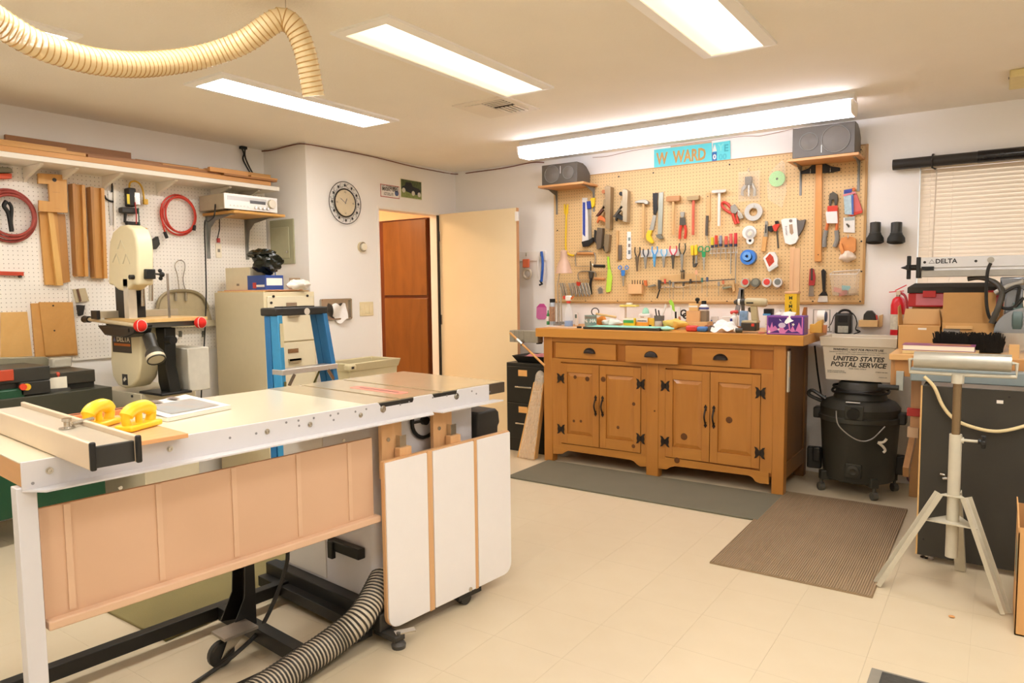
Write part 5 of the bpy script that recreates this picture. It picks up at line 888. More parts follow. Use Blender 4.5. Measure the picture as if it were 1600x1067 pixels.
# tool case, cartons, extinguisher, brush, books on the bench
tc = T('tool_case', 'red and black plastic tool case behind the open cartons', 'tool case'); y0, y1 = 4.72, 5.0; x0, x1 = -.44, .02
tc.p('case', MB().bb(x0, x1, y0, y1, 1.205, 1.285), mt('c22a2e', r=.35), bev=.006); tc.p('lid', MB().add(rect(x0-.005, x1+.005, y0-.005, y1+.005, 1.285)+rect(x0-.005, x1+.005, y0-.005, y1+.005, 1.318)+rect(x0+.03, x1-.03, y0+.03, y1-.03, 1.342), [(0, 1, 2, 3)]+[(k*4+i, k*4+(i+1) % 4, k*4+4+(i+1) % 4, k*4+4+i) for k in (0, 1) for i in range(4)]+[(8, 9, 10, 11)]), mt('34322b', r=.45), bev=.003, sm=False)
tc.p('latch', MB().bb(-.365, -.30, y0-.014, y0-.005, 1.26, 1.298), mt('d3393a', r=.35), bev=.003); tc.p('latch', MB().bb(-.06, -.01, y0-.014, y0-.005, 1.26, 1.298), mt('d3393a', r=.35), bev=.003); tc.p('pink_strip', MB().bb(-.40, .0, y0-.001, y0, 1.215, 1.28), mt('d77a86', r=.4)); tc.text('E', V((-.225, y0-.0012, 1.252)), EX, UP, .05, m_pap, bold=.001)
tc.p('support_carton', MB().bb(x0+.02, x1, y0+.03, y1, .986, 1.204), mt('c99b62', r=.7))
m_cd = mt('c8995f', r=.7, nz=.05, s=9); m_cd2 = mt('d8ae76', r=.7, nz=.04, s=9); m_cd3 = mt('b8894f', r=.7, nz=.05)
t = T('cardboard_box', 'low open carton with flaps up beside the fire extinguisher', 'carton'); y0, y1, x0, x1 = 4.42, 4.66, -.478+.02, -.255; zt_ = 1.11; w_ = .004
t.p('carton', MB().bb(x0, x1, y0, y0+w_, .986, zt_).bb(x0, x1, y1-w_, y1, .986, zt_).bb(x0, x0+w_, y0, y1, .986, zt_).bb(x1-w_, x1, y0, y1, .986, zt_), m_cd); t.p('flap', MB().prism([(x0, y0, zt_), (x0, y1, zt_), (x0-.015, y1-.01, zt_+.11), (x0-.015, y0+.12, zt_+.10)], (.003, 0, 0)), m_cd3); t.p('flap', MB().prism([(x0, y1, zt_), (x1, y1, zt_), (x1, y1+.02, zt_+.085), (x0+.01, y1+.02, zt_+.085)], (0, .003, 0)), m_cd2); t.p('inner_flap', MB().prism([(x0+.002, y0, zt_), (x1, y0, zt_), (x1, y1, zt_-.012), (x0+.002, y1, zt_-.012)], (0, 0, .003)), m_cd2); t.p('flap', MB().prism([(x1-.003, y0, zt_), (x1-.003, y1, zt_), (x1-.025, y1, zt_+.09)], (.003, 0, 0)), m_cd3)
t.p('label', MB().bb(-.36, -.32, y0-.0008, y0, 1.09, 1.1), m_pap)
t = T('cardboard_box', 'carton with a tall lid flap standing up behind the brush', 'carton'); y0, y1, x0, x1 = 4.42, 4.62, -.252, -.015
t.p('carton', MB().bb(x0, x1, y0, y0+w_, .986, 1.13).bb(x0, x1, y1-w_, y1, .986, 1.13).bb(x0, x0+w_, y0, y1, .986, 1.13).bb(x1-w_, x1, y0, y1, .986, 1.13), m_cd); t.p('lid_flap', MB().prism([(x0, y0+.06, 1.12), (x1, y0+.06, 1.12), (x1+.0, y0+.09, 1.29), (x0, y0+.09, 1.29)], (0, .004, 0)), m_cd3); t.p('front_lip', MB().bb(x0+.02, x0+.14, y0-.012, y0, 1.10, 1.115), m_cd2); t.p('grey_panel', MB().bb(x0+.01, x0+.085, y0-.002, y0, 1.07, 1.1), mt('8f8880', r=.6))
fe = T('fire_extinguisher', 'red fire extinguisher mounted on the wall right of the tote', 'extinguisher'); c = V((-.545, 5.255, 0)); m_red = mt('d5202a', r=.3)
fe.p('cylinder', MB().lathe(c+UP*.95, UP, [(.04, 0), (.044, .01), (.044, .25), (.034, .29), (.016, .305)], 24), m_red); fe.p('label', MB().lathe(c+UP*1.04, UP, [(.0445, 0), (.0445, .10)], 24), mt('d9d2bc', r=.5, nz=.2, s=60)); fe.p('valve', MB().cyl(c+UP*1.25, c+UP*1.29, .014), m_chr); fe.p('gauge', MB().cyl(c+V((0, -.014, 1.28)), c+V((0, -.026, 1.28)), .014), mt('d8c9ae', r=.3)); fe.p('lever', MB().bar(c+V((-.055, -.005, 1.285)), c+V((.03, -.005, 1.292)), .016, .006).bar(c+V((-.02, -.005, 1.295)), c+V((.045, -.005, 1.33)), .016, .006), m_red); fe.p('hose', MB().tube(smooth([c+V((.012, -.01, 1.28)), c+V((.04, -.03, 1.26)), c+V((.055, -.035, 1.2)), c+V((.058, -.03, 1.1))], 4), .008, 8), mt('a3252b', r=.4)); fe.p('wall_bracket', MB().bb(-.575, -.515, W-.036, W-.001, 1.1, 1.16), m_dark)
br = T('bench_brush', 'wide black bristle bench brush lying behind the book', 'brush', loc=(.0, 4.28, .986)); br.p('handle_block', MB().bb(-.17, .0, 4.30, 4.33, 1.031, 1.04), m_black); bb_ = MB()
rnd = random.Random(3); p0, p1 = PY(1462, 540, 4.3), PY(1567, 540, 4.3)
for k in range(1500):
    u = rnd.random(); x = p0.x+(p1.x-p0.x)*u; y = 4.285+rnd.random()*.06; h_ = .05+.05*rnd.random()**2; d = V((rnd.uniform(-.02, .02), rnd.uniform(-.025, .01), h_)); q = V((x, y, .992)); bb_.prism([q+V((-.002, 0, 0)), q+V((.002, 0, 0)), q+V((0, .003, 0))], d)
bb_.bb(p0.x+.005, p1.x-.005, 4.295, 4.335, .988, 1.03); br.p('bristles', bb_, mt('1c1710', r=.9, nz=.3), sm=False, kind='stuff')
bk = T('book', 'thick book with purple cover on the bench edge behind the roller', 'book'); a, b = PY(1410, 540, 4.12), PY(1524, 545, 4.12); y0, y1 = 4.11, 4.24; zz0 = 1.003
bk.p('pages', MB().bb(a.x+.004, b.x-.004, y0+.002, y1, zz0+.003, zz0+.026), mt('efe4d2', r=.7, nz=.08, s=3, st=(.3, .3, 250)), sm=False); bk.p('cover', MB().bb(a.x, b.x, y0, y1, zz0, zz0+.003).bb(a.x, b.x, y0, y1, zz0+.026, zz0+.029), mt('8c4f7a', r=.4)); bk.p('cover_print', MB().bb(a.x+.12, b.x-.02, y0+.01, y1-.02, zz0+.029, zz0+.0295), mt('c79a4e', r=.5, nz=.4, s=40, sub='8a3f5c'))
t = T('paper_stack', 'flat cardboard sheets under the purple book', 'cardboard'); t.p('sheets', MB().bb(-.40, -.075, 4.10, 4.26, .986, 1.0025), mt('d8bd88', r=.7, nz=.05), bev=.001)
# roller stand
rs = T('roller_stand', 'grey metal tripod roller stand in front of the dark cabinet', 'roller stand', loc=(-.13, 3.55, 0)); m_rs = mt('c9c2ae', r=.4, nz=.06); rx, ry = -.135, 3.55
rs.p('roller', MB().lathe((-.302, ry, 1.01), EX, [(.012, 0), (.036, .002), (.036, .352), (.012, .354)], 28), mt('b9b6aa', r=.3, m=.6)); a = V((-.316, ry, 1.01)); b = V((.068, ry, 1.01))
rs.p('yoke', MB().tube([a+V((.016, 0, 0)), a, a-UP*.055, V((rx, ry, .952)), b-UP*.055, b, b-V((.016, 0, 0))], .008, 8), m_rs); rs.p('yoke_hub', MB().cyl((rx, ry, .915), (rx, ry, .955), .024), m_rs); rs.p('inner_tube', MB().cyl((rx, ry, .68), (rx, ry, .93), .0165, n=18), mt('8c7658', r=.35, m=.6)); rs.p('outer_tube', MB().cyl((rx, ry, .155), (rx, ry, .695), .024, n=20), m_rs)
rs.p('clamp_screw', MB().cyl((rx+.02, ry, .672), (rx+.085, ry, .672), .006).cyl((rx+.018, ry, .672), (rx+.03, ry, .672), .013), m_rs); rs.p('clamp_knob', MB().cyl((rx+.08, ry, .672), (rx+.095, ry, .672), .012).bar((rx+.1, ry, .645), (rx+.1, ry, .70), .018, .018).bar((rx+.1, ry-.03, .672), (rx+.1, ry+.03, .672), .018, .018), m_blk, bev=.004)
for fx_, fy_ in ((-.40, 3.44), (.06, 3.41), (-.108, 3.82)):
    d = V((fx_-rx, fy_-ry, 0)).normalized(); top = V((rx, ry, .43))+d*.05; bot = V((fx_, fy_, .004)); ax = bot-top; sd = UP.cross(d)
    rs.p('leg', MB().obx((top+bot)/2, (ax, sd, ax.cross(sd)), (ax.length, .042, .004)).obx((top+bot)/2+sd*.02-ax.cross(sd).normalized()*.009*(-1 if ax.cross(sd).z > 0 else 1), (ax, sd, ax.cross(sd)), (ax.length, .003, .02)).obx((top+bot)/2-sd*.02-ax.cross(sd).normalized()*.009*(-1 if ax.cross(sd).z > 0 else 1), (ax, sd, ax.cross(sd)), (ax.length, .003, .02)), m_rs)
dirs = [V((fx_-rx, fy_-ry, 0)).normalized() for fx_, fy_ in ((-.40, 3.44), (.06, 3.41), (-.108, 3.82))]
rs.p('top_plate', MB().prism([V((rx, ry, .425))+d*.058 for d in dirs], UP*.004), m_rs); rs.p('spreader_plate', MB().prism([V((rx, ry, .31))+d*.115 for d in dirs], UP*.006), m_rs)
# shop vacuum
vc = V((-.72, 5.0, 0)); m_vac = mt('2b2a23', r=.5, nz=.15, s=8, sub='3a382e')
va = T('shop_vacuum', 'black drum shop vacuum on casters under the mail tote', 'vacuum', loc=vc)
va.p('drum', MB().lathe(vc+UP*.09, UP, [(.2, 0), (.21, .01), (.23, .36), (.235, .38), (.235, .42)], 40), m_vac); va.p('rim_band', MB().lathe(vc+UP*.47, UP, [(.24, 0), (.245, .005), (.245, .03), (.237, .035)], 40), mt('3a3931', r=.4)); va.p('lid', MB().lathe(vc+UP*.505, UP, [(.232, 0), (.236, .05), (.21, .085), (.17, .10), (.13, .11)], 40), m_vac); va.p('motor_head', MB().lathe(vc+UP*.61, UP, [(.16, 0), (.15, .03), (.125, .095), (.115, .105)], 36), mt('35332b', r=.45))
va.p('port', MB().cyl(vc+V((.0, -.225, .545)), vc+V((.0, -.262, .54)), .036, n=24), mt('1c1b17', r=.4)); va.p('port_plate', MB().bb(vc.x-.05, vc.x+.055, vc.y-.245, vc.y-.22, .50, .59), m_vac, bev=.004); va.p('drain_plate', MB().bb(vc.x-.045, vc.x+.05, vc.y-.224, vc.y-.19, .13, .22), m_vac, bev=.006); va.p('drain_cap', MB().lathe(vc+V((.003, -.222, .175)), -EY, [(.035, 0), (.035, .01), (.02, .014), (.012, .01)], 22), mt('3a382f', r=.5))
for s_ in (-1, 1): va.p('latch', MB().obx(vc+V((.245*s_, -.02, .50)), (EX, EY, (0, 0, 1)), (.05, .09, .07)), m_blk, bev=.008)
va.p('bail_wire', MB().tube(smooth([vc+V((-.10, -.235, .55)), vc+V((-.08, -.25, .46)), vc+V((.02, -.255, .385)), vc+V((.10, -.24, .39)), vc+V((.17, -.19, .47))], 6), .004, 6), m_sv2); va.p('white_hook', MB().tube(smooth([vc+V((.135, -.205, .37)), vc+V((.16, -.2, .35)), vc+V((.175, -.195, .325)), vc+V((.165, -.2, .31))], 4), .008, 7).tube(smooth([vc+V((.135, -.205, .37)), vc+V((.165, -.2, .375)), vc+V((.18, -.19, .395))], 4), .008, 7), mt('ece4d4', r=.4)); va.p('tag', MB().bb(vc.x-.05, vc.x+.03, vc.y-.21, vc.y-.195, .603, .607), m_pap)
for k, (dx, dy) in enumerate(((-.2, -.12), (.12, -.19), (.2, .1), (-.12, .2))):
    c = vc+V((dx, dy, 0)); va.p('caster_arm', MB().obx(c*1.0+V((-dx*.15, -dy*.15, .105)), (V((dx, dy, 0)), V((-dy, dx, 0)), UP), (.09, .05, .06)), m_vac, bev=.006); w_o = va.p('caster', MB().cyl(c+V((-.012, -.01, .027)), c+V((.012, .01, .027)), .026, n=18).cyl(c+UP*.04, c+UP*.085, .01), mt('55524a', r=.4))
va.p('cord_wrap', MB().tube([vc+UP*(.655+.006*math.sin(3*a))+V((.165*math.cos(a), .165*math.sin(a), 0)) for a in [2*math.pi*k/36 for k in range(36)]], .008, 7, True), m_blk); va.p('cord_wrap', MB().tube([vc+UP*(.675+.008*math.cos(2*a))+V((.158*math.cos(a), .158*math.sin(a), 0)) for a in [2*math.pi*k/36 for k in range(36)]], .008, 7, True), m_blk)
va.p('cord', MB().tube(smooth([PB(1273, 540, .2), PB(1278, 585, .2), PB(1285, 625, .25), vc+V((-.2, -.05, .61))], 5), .006, 7), m_blk); va.p('cord_bundle', MB().tube(smooth([vc+V((-.19, -.1, .6)), vc+V((-.27, -.1, .65)), vc+V((-.29, -.1, .62)), vc+V((-.21, -.1, .585))], 5), .012, 7), m_blk)
va.p('accessory_clip', MB().obx(vc+V((-.255, -.06, .20)), ((1, .1, 0), (-.1, 1, 0), UP), (.09, .06, .14)).obx(vc+V((-.235, -.1, .23)), (EX, EY, UP), (.05, .03, .1)), m_blk, bev=.01); va.p('accessory_clip', MB().obx(vc+V((.235, .05, .19)), (EX, EY, UP), (.06, .07, .12)), m_blk, bev=.008)
# mail tote
mtb = T('mail_tote', 'grey white corrugated mail tote with dark lettering on the vacuum', 'tote'); a0, a1, y0, y1, z0, z1 = -.94, -.515, 4.9, 5.19, .725, 1.005; m_tote = mt('e3d8c4', r=.55, nz=.04, s=6)
e = .025; mtb.p('tub', MB().add(rect(a0+e, a1-e, y0+e, y1-e, z0)+rect(a0+.004, a1-.004, y0+.004, y1-.004, z1-.055)+rect(a0+.016, a1-.016, y0+.016, y1-.016, z1-.055)+rect(a0+e+.012, a1-e-.012, y0+e+.012, y1-e-.012, z0+.01), [(0, 1, 2, 3)]+[(k*4+i, k*4+(i+1) % 4, k*4+4+(i+1) % 4, k*4+4+i) for k in range(3) for i in range(4)]+[(12, 13, 14, 15)]), m_tote, bev=.004, sm=False)
mtb.p('rim', MB().add(rect(a0-.004, a1+.004, y0-.006, y1+.006, z1-.06)+rect(a0-.012, a1+.012, y0-.012, y1+.012, z1)+rect(a0+.01, a1-.01, y0+.01, y1-.01, z1)+rect(a0+.01, a1-.01, y0+.01, y1-.01, z1-.06), [(k*4+i, k*4+(i+1) % 4, ((k+1) % 4)*4+(i+1) % 4, ((k+1) % 4)*4+i) for k in range(4) for i in range(4)]), m_tote, bev=.003, sm=False)
un = V((0, -(.021), (z1-.055-z0))).normalized()
def tot(z): return y0+e-(e-.004)*(z-z0)/(z1-.055-z0)-.0008
cx_ = (a0+a1)/2; ink = mt('3a362f', r=.6)
for s_, z_, sz, wd_, al_, sh_, bo, x_ in (('WARNING - NOT FOR PRIVATE USE', .925, .018, .29, 'CENTER', .2, .0006, cx_), ('MAXIMUM PENALTY FOR THEFT OR MISUSE OF POSTAL PROPERTY', .909, .009, .33, 'CENTER', 0, 0, cx_), ('$1,000 FINE AND 3 YEARS IMPRISONMENT (18 USC 1707)', .896, .009, .25, 'CENTER', 0, 0, cx_), ('UNITED STATES', .866, .042, .295, 'CENTER', .25, .0012, cx_), ('POSTAL SERVICE', .828, .042, .325, 'CENTER', .25, .0012, cx_), ('FOR MAIL ONLY', .803, .011, .10, 'CENTER', 0, 0, cx_), ('PROPERTY OF US POSTAL SERVICE', .785, .008, .10, 'LEFT', 0, 0, a0+.035), ('RETURN TO NEAREST POST OFFICE', .775, .008, .11, 'LEFT', 0, 0, a0+.035), ('DOMESTIC USE ONLY', .788, .008, .07, 'RIGHT', 0, 0, a1-.04), ('MADE IN USA', .756, .007, .045, 'RIGHT', 0, 0, a1-.045)):
    mtb.text(s_, V((x_, tot(z_), z_)), EX, un, sz, ink, al=al_, shear=sh_, bold=bo, wd=wd_)
# wall items: charger, battery holder, nozzles, pipe
t = T('battery_charger', 'black battery charger with looped cord on the wall below the tool board', 'charger'); t.p('case', MB().pr(PB, 1307, 489, 1332, 521, .002, .07), mt('302f2a', r=.4), bev=.012); t.p('panel', MB().pr(PB, 1310, 493, 1324, 504, .0722, .002), m_blk, bev=.002); t.p('label', MB().pr(PB, 1309, 509, 1325, 520, .0722, .001), mt('b8b7a6', r=.5, nz=.2, s=80)); t.p('handle', MB().pt(PB, [(1308, 492), (1314, 486), (1320, 484.5), (1327, 486), (1331, 492)], .04, .008, sub=4), m_blk)
t.p('cord', MB().pt(PB, [(1308, 488), (1303, 494), (1299, 505), (1294, 512)], .03, .003, sub=4), m_blk); t.p('cord', MB().pt(PB, [(1330, 488), (1336, 494), (1339, 505), (1337, 514), (1341, 519), (1333, 522), (1344, 518), (1338, 515)], .03, .0035, sub=4), m_blk)
t = T('battery_holder', 'small wooden wall pocket holding a black battery', 'wall pocket'); t.p('pocket', MB().pr(PB, 1345, 499, 1374, 510, .001, .09), wood('e2bd84', 'd3a96c', 'x'), bev=.002); t.p('side', MB().pp(PB, [(1374, 493), (1380, 491), (1379, 510), (1374, 511)], .001, .03), wood('e2bd84', 'd3a96c', 'z')); t.p('battery', MB().pp(PB, [(1350, 500), (1351, 491), (1356, 485), (1364, 485), (1369, 491), (1371, 500)], .03, .045), mt('2a2823', r=.4), bev=.006); t.p('red_mark', MB().pp(PB, [(1369, 492), (1371, 492), (1372, 499), (1370, 499)], .04, .03), mt('c03c35', r=.4))
for x, y, lb in ((1367, 0, 'left'), (1400, 0, 'right')):
    t = T('vacuum_nozzle', '%s black round brush nozzle hung on the wall by the window' % lb, 'nozzle', 'brush nozzles on the wall'); a, b = PB(x+1, 348, .05), PB(x, 376, .065); d = (b-a).normalized(); L_ = (b-a).length
    t.p('neck', MB().lathe(a, d, [(.033, 0), (.033, L_*.55), (.037, L_*.58), (.037, L_*.66)], 22), mt('35332d', r=.4)); t.p('brush_skirt', MB().lathe(a+d*(L_*.64), d, [(.037, 0), (.052, L_*.22), (.054, L_*.45), (.044, L_*.5), (.03, L_*.3)], 24), mt('26251f', r=.7)); t.p('hanger', MB().cyl(a+V((0, .05, .005)), a+V((0, -.02, .005)), .004, n=6), m_chr)
t = T('wall_pipe', 'black telescoping tube on hooks above the window blind', 'tube'); y_ = W-.055; a, b = PY(1395, 257, y_), PY(1530, 247, y_); dv = (b-a).normalized(); zr = 2.112
t.p('outer_tube', MB().cyl((a.x, y_, zr), (-.14, y_, zr), .034, n=22), mt('2e2b28', r=.5)); t.p('inner_tube', MB().cyl((-.14, y_, zr), (.9, y_, zr), .037, n=22), mt('1d1c1e', r=.2)); 
for x in (-.38, .6): t.p('hook', MB().tube([(x, W-.002, zr+.05), (x, y_-.0, zr+.042), (x, y_-.04, zr), (x, y_-.02, zr-.042), (x+.02, y_-.03, zr-.055)], .006, 7), m_dark)
# carton in the foreground corner
cbx = T('cardboard_box', 'tall open carton with printed panel at the bottom right corner', 'carton', loc=(.25, 3.4, 0)); x0, y0, x1, y1, zt_ = .09, 3.23, .50, 3.56, .43; m_cx = mt('d3a167', r=.7, nz=.05, s=6)
cbx.p('carton', MB().bb(x0, x1, y0, y0+.004, .002, zt_-.01).bb(x0, x0+.004, y0, y1, .002, zt_-.03).bb(x1-.004, x1, y0, y1, .002, zt_).bb(x0, x1, y1-.004, y1, .002, zt_).bb(x0, x1, y0, y1, .002, .006), m_cx); cbx.p('flap', MB().prism([(x0, y0, zt_-.03), (x0, y1, zt_-.03), (x0-.004, y1-.02, zt_+.03), (x0-.004, y0+.16, zt_+.04)], (.004, 0, 0)), m_cx); cbx.p('printed_panel', MB().bb(x0+.05, x1-.05, y0-.0008, y0, .17, .31), mt('7c8390', r=.6)); cbx.p('side_print', MB().bb(x0-.0008, x0, y0+.03, y1-.1, .2, .33), mt('7d8474', r=.6))
cbx.text('NOTICE', V((x0+.03, y0-.001, .06)), EX, UP, .05, mt('6f6a60', r=.6), bold=.002); cbx.text('C', V((x0+.04, y0-.001, .335)), EX, UP, .03, mt('6f6a60', r=.6))
for k in range(4): cbx.p('print_line', MB().bb(x0+.09, x1-.08, y0-.0012, y0-.0008, .19+k*.028, .202+k*.028), mt('c9a985', r=.6))
one('lumber_offcut', 'brown board standing in the carton at the bottom right', 'board', MB().prism([(.11, 3.36, .008), (.3, 3.36, .008), (.3, 3.36, .52), (.135, 3.36, .52), (.11, 3.36, .50)], (0, .02, 0)), wood('b97b3e', 'a2672f', 'z', 12))
one('wood_chip', 'small tan wood chip on the floor near the roller stand', 'wood chip', MB().sph(PZ(1487, 963, .005), (.012, .008, .005), 10, 6), mt('c9925a', r=.7))
# ================================================================ brown tool board and its tools
m_pegb = peg('e2bf88', '6b5030', 0, 2, pitch=.0254, rad=.003); BF = W-.018
tb = T('tool_board', 'brown perforated tool board covering the wall above the workbench', 'pegboard', loc=(-2, W-.01, 1.2))
tb.p('board', MB().bb(-3.205, -.757, BF, W-.001, 1.203, 2.272), m_pegb, sm=False); m_edge = wood('c79a5e', 'b5874a', 'x')
tb.p('bottom_strip', MB().bb(-3.205, -.757, BF-.004, BF, 1.203, 1.218), m_edge); tb.p('side_strip', MB().bb(-.772, -.757, BF-.004, BF, 1.219, 2.272), wood('c79a5e', 'b5874a', 'z')); tb.p('top_strip', MB().bb(-3.205, -.773, BF-.003, BF, 2.264, 2.272), m_edge)
for x, y in ((967, 276), (1021, 270), (1140, 257), (1345, 234), (871, 360), (915, 470.5), (965, 470.5), (1018, 471), (1136, 471), (1270, 471), (1344, 471), (1346, 424), (1346, 377)): tb.p('screw', MB().pc(PB, x, y, .006, W-BF, .003), m_dark)
OB = .019
def tool(name, label, cat, parts, group=None):
    t = T(name, label, cat, group); L = {}
    for nm, k, *a in parts:
        m = a[-1]; lb = None
        if k == 'P': mb = MB().pp(PB, a[0], OB+a[1], a[2])
        elif k == 'T': mb = MB().pt(PB, a[0], OB+a[1], a[2], 8, sub=4 if len(a[0]) > 2 else 0)
        elif k == 'R': mb = MB().pr(PB, a[0], a[1], a[2], a[3], OB+a[4], a[5])
        elif k == 'C': mb = MB().pc(PB, a[0], a[1], a[2], OB+a[3], a[4], n=26)
        elif k == 'O': c = PB(a[0], a[1], OB+a[3]); mb = MB().lathe(c, -EY, [(a[2][1], 0), (a[2][0], 0), (a[2][0], a[4]), (a[2][1], a[4]), (a[2][1], 0)], 28)
        t.p(nm, mb, m, bev=.002 if k in 'PR' else 0)
    return t
wd = wood('e2b97e', 'd1a264', 'z', 12); m_st = mt('a8a59c', r=.3, m=.75, nz=.05); m_std = mt('5c574e', r=.38, m=.6); m_yel = mt('efc928', r=.4); m_rd = mt('d8432f', r=.4); m_bl = mt('3d74c4', r=.4); m_lbl = mt('57a0d0', r=.4); m_gr = mt('9b988e', r=.45); m_wt = mt('eeeae2', r=.45); m_org = mt('d9743a', r=.5); m_or2 = mt('e59a58', r=.7, nz=.12)
m_sole = mt('a08a6a', r=.35, m=.5); m_sole2 = mt('b5a68c', r=.35, m=.5); m_film = mt('f3ead8', r=.12, al=.1, nz=.02)
tool('pry_bar', 'bright yellow wrecking bar hanging at the left of the board', 'pry bar', [('bar', 'T', [(885, 330), (884.5, 350), (884, 385), (886, 394), (890, 398), (897, 399)], .008, .008, m_yel), ('claw', 'P', [(881.5, 319), (883.5, 319), (884.5, 328), (886.5, 319), (888.5, 319), (888, 333), (886, 336), (883.5, 336), (882, 333)], .004, .008, m_yel)])
tool('blade_pack', 'blue and white carded blade pack with black holder on the board', 'tool pack', [('card', 'P', [(910, 309), (918, 309), (921, 379), (910, 378)], .002, .006, m_wt), ('blue_print', 'P', [(910.5, 316), (914.5, 316), (914.5, 370), (910.5, 366)], .0085, .001, mt('31479f', r=.4)), ('blue_cap', 'P', [(918, 315), (925, 314), (924.5, 326), (919, 327)], .004, .02, mt('31479f', r=.4)), ('yellow_head', 'P', [(924, 310), (931, 309), (930, 322), (926, 325)], .004, .02, m_yel), ('blade', 'P', [(919, 327), (924, 326), (925, 374), (920, 375)], .006, .008, m_st), ('black_grip', 'P', [(911, 378), (922, 375), (929, 371), (929, 378), (921, 385), (913, 386)], .004, .03, m_blk)])
tool('hand_plane', 'long brown hand plane with orange handle hanging on the board', 'hand plane', [('sole', 'P', [(950, 293), (954, 291), (959, 293), (958, 359), (951, 357)], .004, .06, m_sole), ('knob', 'C', 945.5, 300, .016, .03, .03, wood('c97844', 'b56636', 'x')), ('knob_stem', 'T', [(946, 300), (951, 301)], .04, .012, wood('c97844', 'b56636', 'x')), ('lever_cap', 'P', [(946, 321), (948, 325), (936, 339), (933, 338)], .03, .03, mt('5b3426', r=.4)), ('cheek', 'P', [(948, 312), (951, 312), (951, 332), (945, 326)], .01, .05, m_sole), ('handle', 'P', [(937, 338), (941, 337), (950, 344), (951, 350), (943, 345), (938, 344), (935, 349), (934, 347)], .03, .025, m_org)])
tool('hand_plane', 'shorter grey hand plane with black handle hanging on the board', 'hand plane', [('sole', 'P', [(977, 298), (981, 296), (985.5, 299), (984.5, 348), (978, 347)], .004, .06, m_sole2), ('knob', 'C', 972.5, 303, .016, .03, .03, m_blk), ('knob_stem', 'T', [(973, 303), (978, 304)], .04, .012, m_blk), ('lever_cap', 'P', [(973, 321), (976, 324), (963, 340), (960, 339)], .03, .03, m_std), ('cheek', 'P', [(975, 314), (978, 314), (978, 332), (972, 327)], .01, .05, m_sole2), ('handle', 'P', [(964, 336), (968, 334), (978, 341), (981, 345), (972, 344), (966, 341), (965, 346), (963, 344)], .03, .025, m_blk)])
tool('block_plane', 'small dark block plane, left one of the pair', 'block plane', [('body', 'P', [(937, 356), (945, 357), (943, 388), (936, 390), (935, 372)], .004, .045, mt('6f6252', r=.4, m=.4)), ('cap', 'P', [(931, 359), (935, 362), (935, 382), (930, 376)], .015, .03, m_blk)], 'block planes')
tool('block_plane', 'small brown block plane, right one of the pair', 'block plane', [('body', 'P', [(950, 366), (956, 367), (954, 393), (949, 396), (947, 380)], .004, .045, mt('8c7a5e', r=.4, m=.4)), ('cap', 'P', [(944, 386), (948, 383), (949, 390), (946, 393)], .015, .03, m_blk)], 'block planes')
tool('wood_rasp', 'small file with a pale wooden handle beside the block planes', 'file', [('handle', 'T', [(965, 360), (964, 368), (964.5, 385)], .012, .011, wd), ('blade', 'R', 967, 383, 972, 406, .004, .012, mt('6e5f50', r=.5)), ('shank', 'P', [(963, 384), (966, 384), (966, 407), (963, 407)], .004, .012, wd)])
tool('picture_strip', 'white strip with little pictures hanging below the grey plane', 'paper strip', [('strip', 'P', [(980, 362), (986, 362), (987, 403), (983, 406), (979, 404)], .002, .004, m_wt), ('picture', 'R', 981.5, 371, 985, 376, .0065, .001, mt('7d8a84', r=.6)), ('picture', 'R', 981.5, 381, 985, 386, .0065, .001, mt('8a7f74', r=.6)), ('picture', 'R', 981.5, 391, 985, 397, .0065, .001, mt('6f7a80', r=.6))])
def hammer(label, hx0, hx1, hy0, hy1, kx, ky1, mh, mk, claw=False, rk=.011, nm='hammer'):
    ym = (hy0+hy1)/2; pr = [('handle', 'T', [(kx, hy1-1), (kx-.3, (hy1+ky1)/2), (kx-.6, ky1)], .03, rk, mk)]
    if claw: pr += [('head', 'P', [(hx0, ym), (hx0+6, hy0+1), (hx0+14, hy0), (hx1-5, hy0), (hx1, hy0+3), (hx1, hy1), (hx1-5, hy1), (hx1-7, hy1-2), (hx0+8, hy1-2), (hx0+1, ym+2)], .015, .03, mh)]
    else: pr += [('head', 'P', [(hx0, hy0+2), (hx0+3, hy0+1), (hx1-4, hy0), (hx1, hy0), (hx1, hy1-2), (hx1-3, hy1-1), (hx0+2, hy1), (hx0, hy1-1)], .015, .032, mh)]
    return tool(nm, label, 'hammer', pr+[('peg', 'T', [(kx-3, hy1+1), (kx+3, hy1+1)], .012, .003, m_chr)])
hammer('claw hammer with steel head and pale wooden handle', 994, 1015, 312, 319.5, 1005.5, 373, m_st, wd, True)
hammer('brown wooden mallet with straight wooden handle', 1043, 1064, 306, 315.5, 1052, 367, wood('c48e5a', 'b07a48', 'x'), wd, nm='mallet')
hammer('soft face hammer with orange red handle', 1075, 1094, 306, 314, 1083.5, 367, mt('a9926a', r=.4, m=.4), mt('d9674c', r=.45))
hammer('slim white handled cross peen hammer near the board middle', 1114, 1136, 296.5, 302.5, 1124, 353, mt('d9d2cb', r=.25, m=.7), mt('f1e8d8', r=.5))
tool('pull_saw', 'bent scraper saw with black shank and yellow handle', 'saw', [('black_blade', 'P', [(1020, 302), (1028.5, 301), (1027.5, 316), (1028, 327), (1025, 336), (1021, 335), (1020.5, 318)], .006, .006, m_blk), ('grey_blade', 'P', [(1021, 336), (1026, 337), (1022, 360), (1015, 360)], .006, .01, m_st), ('handle', 'P', [(1014, 360), (1020.5, 360), (1018, 368), (1023, 379), (1020, 381), (1012, 375), (1011, 368)], .004, .025, m_yel)])
